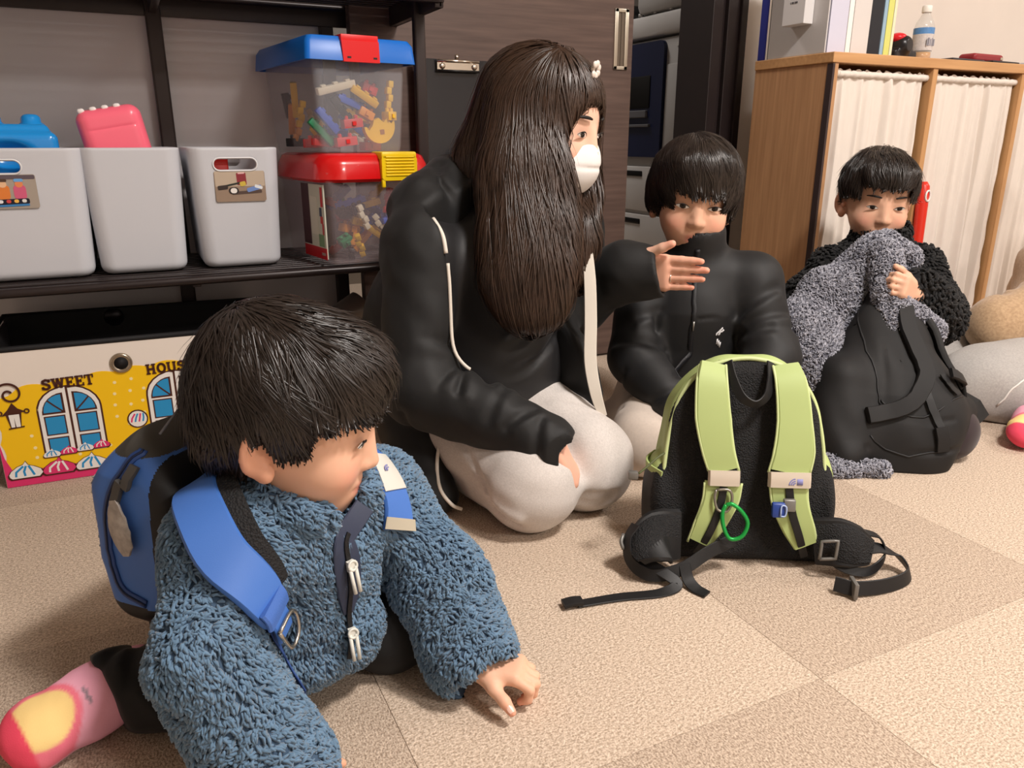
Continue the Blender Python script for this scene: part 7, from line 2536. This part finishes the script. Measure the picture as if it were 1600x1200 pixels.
# right webbing loop
obj('belt_webbing', strap([(0.180, -0.016, 0.044), (0.206, -0.004, 0.040), (0.236, 0.000, 0.026), (0.246, -0.022, 0.013), (0.230, -0.045, 0.011), (0.190, -0.068, 0.012), (0.145, -0.080, 0.014), (0.118, -0.072, 0.016)], [(0, -0.3, 1), (0.2, -0.3, 0.9), (0.8, 0.2, 0.5), (0.9, -0.3, 0.3), (0.5, -0.8, 0.3), (0.4, -0.85, 0.3), (0.2, -0.9, 0.35), (-0.4, -0.8, 0.4)], 0.022, 0.003), WEB, gp, 40)
obj('belt_webbing', strap([(0.178, 0.006, 0.062), (0.208, 0.008, 0.052), (0.214, -0.006, 0.028), (0.186, -0.026, 0.012), (0.150, -0.030, 0.016), (0.118, -0.022, 0.034)], [(0.2, -0.3, 0.9), (0.8, 0, 0.6), (0.9, -0.3, 0.2), (0.4, -0.8, 0.4), (0, -0.8, 0.6), (0, -0.9, 0.4)], 0.014, 0.0028), WEB, gp, 40)
MB().box((0.140, -0.093, 0.002), (0.146, -0.066, 0.027), bev=0.001).build('webbing_keeper', BUCK, gp)
rgv = [(0.106, -0.034, 0.034), (0.128, -0.038, 0.038), (0.130, -0.034, 0.066), (0.108, -0.030, 0.062), (0.106, -0.034, 0.034)]
obj('belt_ring', tube(np.concatenate([np.linspace(rgv[i], rgv[i + 1], 5)[:-1] for i in range(4)] + [np.array(rgv[:1])]), 0.0026, 8), BUCK, gp, True)

# ------------------------------------------------------------------ black backpack in front of the child with the grey coat
bb_ = empty('backpack', (1.38, 1.02, 0.0), label='black backpack leaning between the grey fleece coat and the carpet', cat='backpack', world=True)
F = SDF((1.12, 0.82, -0.01), (1.66, 1.24, 0.40), 0.004)
bu = nrmz((-0.10, -0.13, -0.9))
vdir = (-0.66, -0.72, 0.35)
for a, b, ra, rb, rt in (((1.462, 1.130, 0.300), (1.430, 1.085, 0.220), 0.040, 0.085, 0.6), ((1.430, 1.085, 0.220), (1.385, 1.030, 0.110), 0.085, 0.135, 0.5), ((1.385, 1.030, 0.110), (1.360, 1.005, 0.062), 0.135, 0.140, 0.42)):
    F.add(cone(a, b, ra, rb, vdir, rt), 0.03)
F.add(cone((1.270, 1.040, 0.040), (1.245, 0.995, 0.030), 0.038, 0.030), 0.04)
F.add(cone((1.450, 0.960, 0.075), (1.520, 0.965, 0.090), 0.050, 0.040), 0.04)
F.add(cone((1.30, 1.08, 0.16), (1.27, 1.05, 0.06), 0.05, 0.05), 0.05)
F.crease([(1.375, 1.055, 0.250), (1.335, 1.0, 0.17), (1.30, 0.97, 0.10)], 0.006, 0.006)
F.crease([(1.33, 1.02, 0.215), (1.37, 0.99, 0.205), (1.42, 0.985, 0.21)], 0.004, 0.003)
F.crease([(1.29, 0.97, 0.125), (1.34, 0.935, 0.105), (1.43, 0.905, 0.11)], 0.005, 0.005)
F.crease([(1.27, 0.97, 0.055), (1.33, 0.925, 0.045), (1.45, 0.89, 0.05)], 0.006, 0.006)
F.noise(0.003, 34, 71)
V, Fc = F.mesh()
V[:, 2] = np.maximum(V[:, 2], 0.001)
BKB = mat('bag_black', (19, 18, 19), 0.7, bump=0.18, bscale=700, bdist=0.0006)
bo = obj('bag_body', (V, Fc), BKB, bb_, True)
N_ = vnormals(V, Fc)


def on_bag(pts, off, n=4):
    return snap(V, N_, densify(pts, n), off)


P_, Q_ = on_bag([(1.455, 1.075, 0.325), (1.43, 1.04, 0.26), (1.42, 1.00, 0.20), (1.40, 0.97, 0.16), (1.35, 0.97, 0.125), (1.28, 0.99, 0.115)], 0.008)
obj('shoulder_strap', strap(P_, Q_, 0.034, 0.012, 1), BKB, bb_, 40)
P_, Q_ = on_bag([(1.40, 0.965, 0.155), (1.405, 0.94, 0.11), (1.41, 0.92, 0.06)], 0.006)
obj('webbing', strap(P_, Q_, 0.016, 0.003, 1), WEB, bb_, 40)
obj('webbing_buckle', strap(P_[-3:], Q_[-3:], 0.026, 0.007, 1), NYB, bb_, 40)
P_, Q_ = on_bag([(1.49, 1.06, 0.26), (1.50, 1.01, 0.20), (1.52, 0.97, 0.14)], 0.008)
P_ = np.vstack([P_, [(1.540, 0.945, 0.110), (1.555, 0.930, 0.080)]])
Q_ = np.vstack([Q_, [(-0.2, -0.7, 0.6), (-0.2, -0.7, 0.6)]])
obj('shoulder_strap', strap(P_, Q_, 0.046, 0.013, 1), BKB, bb_, 40)
P_, Q_ = on_bag([(1.455, 0.98, 0.165), (1.48, 0.965, 0.155), (1.50, 0.965, 0.15)], 0.014)
obj('side_buckle', strap(P_, Q_, 0.022, 0.008, 1), NYB, bb_, 40)
P_, Q_ = on_bag([(1.445, 0.98, 0.17), (1.45, 0.97, 0.145), (1.455, 0.96, 0.125)], 0.006)
obj('webbing', strap(P_, Q_, 0.014, 0.003, 1), WEB, bb_, 40)

for pth in ([(1.400, 1.140, 0.285), (1.345, 1.047, 0.174), (1.330, 1.015, 0.115)], [(1.382, 1.128, 0.260), (1.437, 1.101, 0.260)], [(1.405, 1.045, 0.170), (1.45, 1.02, 0.165)], [(1.333, 1.018, 0.128), (1.385, 0.975, 0.092), (1.475, 0.955, 0.128)], [(1.29, 1.02, 0.06), (1.36, 0.95, 0.035), (1.46, 0.92, 0.045)]):
    P_, Q_ = on_bag(pth, 0.0005, 6)
    obj('seam', tube(P_, 0.0022, 6), NYB, bo, True)

# ------------------------------------------------------------------ blue backpack worn by the nearest child
bp = empty('backpack', (0.02, 0.99, 0.06), label='blue and black backpack worn by the child in the blue fleece', cat='backpack', world=True)
ob = nrmz((-0.68, 0.73, 0.04))                                  # outward from the back
ub = nrmz(np.array((0.16, -0.12, 1.0)) - ob * (np.array((0.16, -0.12, 1.0)) @ ob))
sb_ = np.cross(ob, ub)                                          # to the child's ... side
Bb = np.stack([sb_, ob, ub], 1)
bc = np.array((0.028, 0.950, 0.222))
W_ = lambda p: bc + Bb @ np.asarray(p, float)
F = SDF(bc - 0.19, bc + 0.19, 0.002)


def blue_body(X, Y, Z):
    px, py, pz = X - bc[0], Y - bc[1], Z - bc[2]
    x = px * Bb[0, 0] + py * Bb[1, 0] + pz * Bb[2, 0]
    y = px * Bb[0, 1] + py * Bb[1, 1] + pz * Bb[2, 1]
    z = px * Bb[0, 2] + py * Bb[1, 2] + pz * Bb[2, 2]
    # side profile: deep in the middle, rounded to the top and the base
    dep = 0.066 - 0.9 * np.maximum(z - 0.04, 0) ** 1.3 * 2.0 - 0.35 * np.maximum(-z - 0.05, 0)
    hx = 0.104 - 0.25 * np.maximum(z - 0.06, 0)
    r = 0.032
    a, b, c_ = np.abs(x) - hx + r, np.abs(y) - dep + r, np.abs(z) - 0.128 + r
    return np.sqrt(np.maximum(a, 0) ** 2 + np.maximum(b, 0) ** 2 + np.maximum(c_, 0) ** 2) + np.minimum(np.maximum(np.maximum(a, b), c_), 0) - r


F.add((blue_body, bc - 0.2, bc + 0.2), 0)
F.noise(0.0012, 40, 81)
V, Fc = F.mesh()
C = (V[Fc].mean(1) - bc) @ Bb
which = np.where(C[:, 1] < -0.036, 0, np.where(C[:, 2] < -0.095, 0, 1))
which = np.where((which == 1) & (C[:, 2] > 0.086), 2, which)
BLU = mat('nylon_blue', (66, 112, 190), 0.5, bump=0.15, bscale=900, bdist=0.0004)
BLD = mat('nylon_blue_dark', (44, 74, 136), 0.55, bump=0.15, bscale=900, bdist=0.0004)
split([('back_panel', NYB), ('shell', BLU), ('top_band', mat('band_olive', (64, 62, 58), 0.6))], V, Fc, which, bp)
N_ = vnormals(V, Fc)
sgn = -1 if (Bb[:, 0] @ np.array((-0.3, -0.9, 0))) < 0 else 1      # side that faces the viewer
S = sgn


def onb(pts, off, n=5):
    return snap(V, N_, densify([W_(p) for p in pts], n), off)


P_, Q_ = onb([(S * 0.100, -0.030, 0.110), (S * 0.108, -0.004, 0.078), (S * 0.112, 0.022, 0.03), (S * 0.112, 0.030, -0.03), (S * 0.110, 0.018, -0.075), (S * 0.110, -0.02, -0.088)], 0.001)
obj('zip', strap(P_, Q_, 0.010, 0.003, 1), BLD, bp, True)
obj('zip_piping', tube(P_ + Q_ * 0.002, 0.0014, 6), mat('zip_dark', (22, 34, 66), 0.5), bp, True)
for p in ((S * 0.108, -0.022, 0.085), (S * 0.110, -0.004, 0.062)):
    P2, Q2 = onb([p, (p[0], p[1] + 0.008, p[2] - 0.018), (p[0], p[1] + 0.012, p[2] - 0.030)], 0.006, 2)
    obj('zip_pull', strap(P2, Q2, 0.011, 0.006, 1), mat('pull_grey', (74, 72, 70), 0.6), bp, 40)
P2, Q2 = onb([(S * 0.112, 0.006, 0.040), (S * 0.112, 0.002, 0.008), (S * 0.112, -0.004, -0.026)], 0.008, 6)
tv = strap(P2, Q2, np.interp(np.linspace(0, 1, len(P2)), [0, 0.3, 0.6, 0.85, 1], [0.010, 0.026, 0.032, 0.026, 0.010]), 0.003, 1)
tgp = obj('reflector_tag', tv, mat('tag_clear', (176, 168, 160), 0.25, var=0.25, vscale=90, alpha=0.85), bp, 40)
tag(tgp, 'clear oval reflector tag')
# lettering along the far edge of the pocket
g_ = np.random.default_rng(4)
for k in range(9):
    z = 0.055 - k * 0.0115
    P2, Q2 = onb([(S * 0.088, 0.076, z), (S * (0.094 + 0.003 * (k % 3)), 0.076, z - 0.004), (S * 0.098, 0.074, z - 0.001)], 0.0016, 2)
    obj('stitched_letter', strap(P2, Q2, 0.0022, 0.001, 1), mat('thread_silver', (186, 186, 180), 0.4), bp, True)
# haul loop and small charm by the neck
P2 = [W_((S * 0.03, -0.052, 0.145)), W_((S * 0.05, -0.060, 0.160)), W_((S * 0.075, -0.055, 0.140)), W_((S * 0.09, -0.045, 0.118))]
obj('haul_loop', tube(catmull(P2, 5), 0.0014, 6), mat('cord_steel', (110, 112, 120), 0.4), bp, True)
# shoulder straps laid over the jacket
JV, JN = K1J


def onj(pts, off, n=5):
    return snap(JV, JN, densify(pts, n), off)


raw = [(0.042, 0.862, 0.300), (0.030, 0.805, 0.285), (0.032, 0.762, 0.262), (0.044, 0.735, 0.232), (0.060, 0.715, 0.205), (0.072, 0.708, 0.188)]
P_, Q_ = onj(raw, 0.012)
for _ in range(6):
    P_[1:-1] = (P_[:-2] + P_[1:-1] * 2 + P_[2:]) / 4
    Q_[1:-1] = (Q_[:-2] + Q_[1:-1] * 2 + Q_[2:]) / 4
sA = obj('shoulder_strap', strap(P_, Q_, np.interp(np.linspace(0, 1, len(P_)), [0, 0.5, 0.8, 1], [0.046, 0.050, 0.048, 0.040]), 0.009, 1), BLU, bp, 40)
sdv = np.cross(np.gradient(P_, axis=0), Q_)
sdv /= np.linalg.norm(sdv, axis=1)[:, None]
if sdv[len(sdv) // 2] @ np.array((0.9, 0.3, 0)) < 0:
    sdv = -sdv
obj('strap_mesh', strap(P_[: int(len(P_) * 0.85)] + sdv[: int(len(P_) * 0.85)] * 0.030 - Q_[: int(len(P_) * 0.85)] * 0.003, Q_[: int(len(P_) * 0.85)], np.interp(np.linspace(0, 1, int(len(P_) * 0.85)), [0, 0.6, 1], [0.030, 0.026, 0.012]), 0.008, 1), MESH, sA, 40)
E_, D_ = P_[-1], nrmz(P_[-1] - P_[-4])
sdn, nn_ = nrmz(np.cross(D_, Q_[-1])), Q_[-1]
obj('strap_tab', strap([E_ - D_ * 0.020 + nn_ * 0.004, E_ - D_ * 0.010 + nn_ * 0.0065, E_ + D_ * 0.002 + nn_ * 0.005], nn_, 0.044, 0.006), mat('tab_blue', (70, 110, 188), 0.5, bump=0.3, bscale=800), sA, 40)
obj('strap_tab', strap([E_ + nn_ * 0.004, E_ + D_ * 0.016 + nn_ * 0.005, E_ + D_ * 0.030 + nn_ * 0.003], nn_, 0.030, 0.004), BLU, sA, 40)
dr = [E_ + D_ * 0.010 + sdn * 0.016, E_ + D_ * 0.012 - sdn * 0.014, E_ + D_ * 0.030 - sdn * 0.016, E_ + D_ * 0.042 - sdn * 0.006, E_ + D_ * 0.040 + sdn * 0.010, E_ + D_ * 0.010 + sdn * 0.016]
obj('d_ring', tube(catmull([p + nn_ * 0.010 for p in dr], 4), 0.0022, 8), mat('ring_steel', (176, 172, 164), 0.25, metal=0.9), sA, True)
P2, Q2 = onj([E_ + D_ * 0.02, E_ + D_ * 0.05 + np.array((0.01, 0, -0.01)), E_ + np.array((0.035, 0.0, -0.075)), E_ + np.array((0.03, 0.015, -0.11))], 0.008)
obj('webbing', strap(P2, Q2, 0.014, 0.002, 1), BLD, sA, 40)
# left strap with its white label
raw = [(0.185, 0.905, 0.295), (0.215, 0.86, 0.285), (0.232, 0.815, 0.250), (0.232, 0.795, 0.205)]
P_, Q_ = onj(raw, 0.010)
for _ in range(4):
    P_[1:-1] = (P_[:-2] + P_[1:-1] * 2 + P_[2:]) / 4
sB = obj('shoulder_strap', strap(P_, Q_, 0.040, 0.008, 1), BLU, bp, 40)
i0 = int(len(P_) * 0.45)
tb2 = obj('strap_label', strap(P_[i0:i0 + 5] + Q_[i0:i0 + 5] * 0.005, Q_[i0:i0 + 5], 0.036, 0.003, 1), mat('label_white', (206, 204, 196), 0.6), sB, 40)
obj('reflector_band', strap(P_[i0 + 7:i0 + 10] + Q_[i0 + 7:i0 + 10] * 0.005, Q_[i0 + 7:i0 + 10], 0.041, 0.003, 1), mat('reflector_grey', (176, 168, 150), 0.35), sB, 40)
mm = P_[i0 + 2] + Q_[i0 + 2] * 0.008
sd3 = nrmz(np.cross(P_[i0 + 3] - P_[i0 + 1], Q_[i0 + 2]))
t3v = nrmz(P_[i0 + 3] - P_[i0 + 1])
for r0 in (0.0075, 0.0045):
    obj('logo_arc', strap([mm + sd3 * r0 * math.cos(a) - t3v * r0 * math.sin(a) for a in np.linspace(0, 1.57, 6)], Q_[i0 + 2], 0.002, 0.0008, 1), mat('logo_lilac', (132, 134, 186), 0.6), tb2, True)

# ================================================================== thin out the dense soft meshes
RATIO = {'bin_body': 0.15, 'cardigan': 0.25, 'leggings': 0.25, 'trousers': 0.35, 'shirt': 0.35, 'hair': 0.5, 'body': 0.5, 'brick_body': 0.2, 'box_body': 0.2}
todo = []
for o in list(SC.objects):
    if o.type == 'MESH' and o.get('kind') != 'stuff' and len(o.data.polygons) > 9000 and o.name.split('.')[0] not in ('sock', 'sweatpants'):
        md = o.modifiers.new('thin', 'DECIMATE')
        md.ratio = RATIO.get(o.name.split('.')[0], 0.42)
        todo.append(o)
dg = bpy.context.evaluated_depsgraph_get()
for o in todo:
    me = bpy.data.meshes.new_from_object(o.evaluated_get(dg), preserve_all_data_layers=True, depsgraph=dg)
    o.modifiers.clear()
    old = o.data
    o.data = me
    bpy.data.meshes.remove(old)
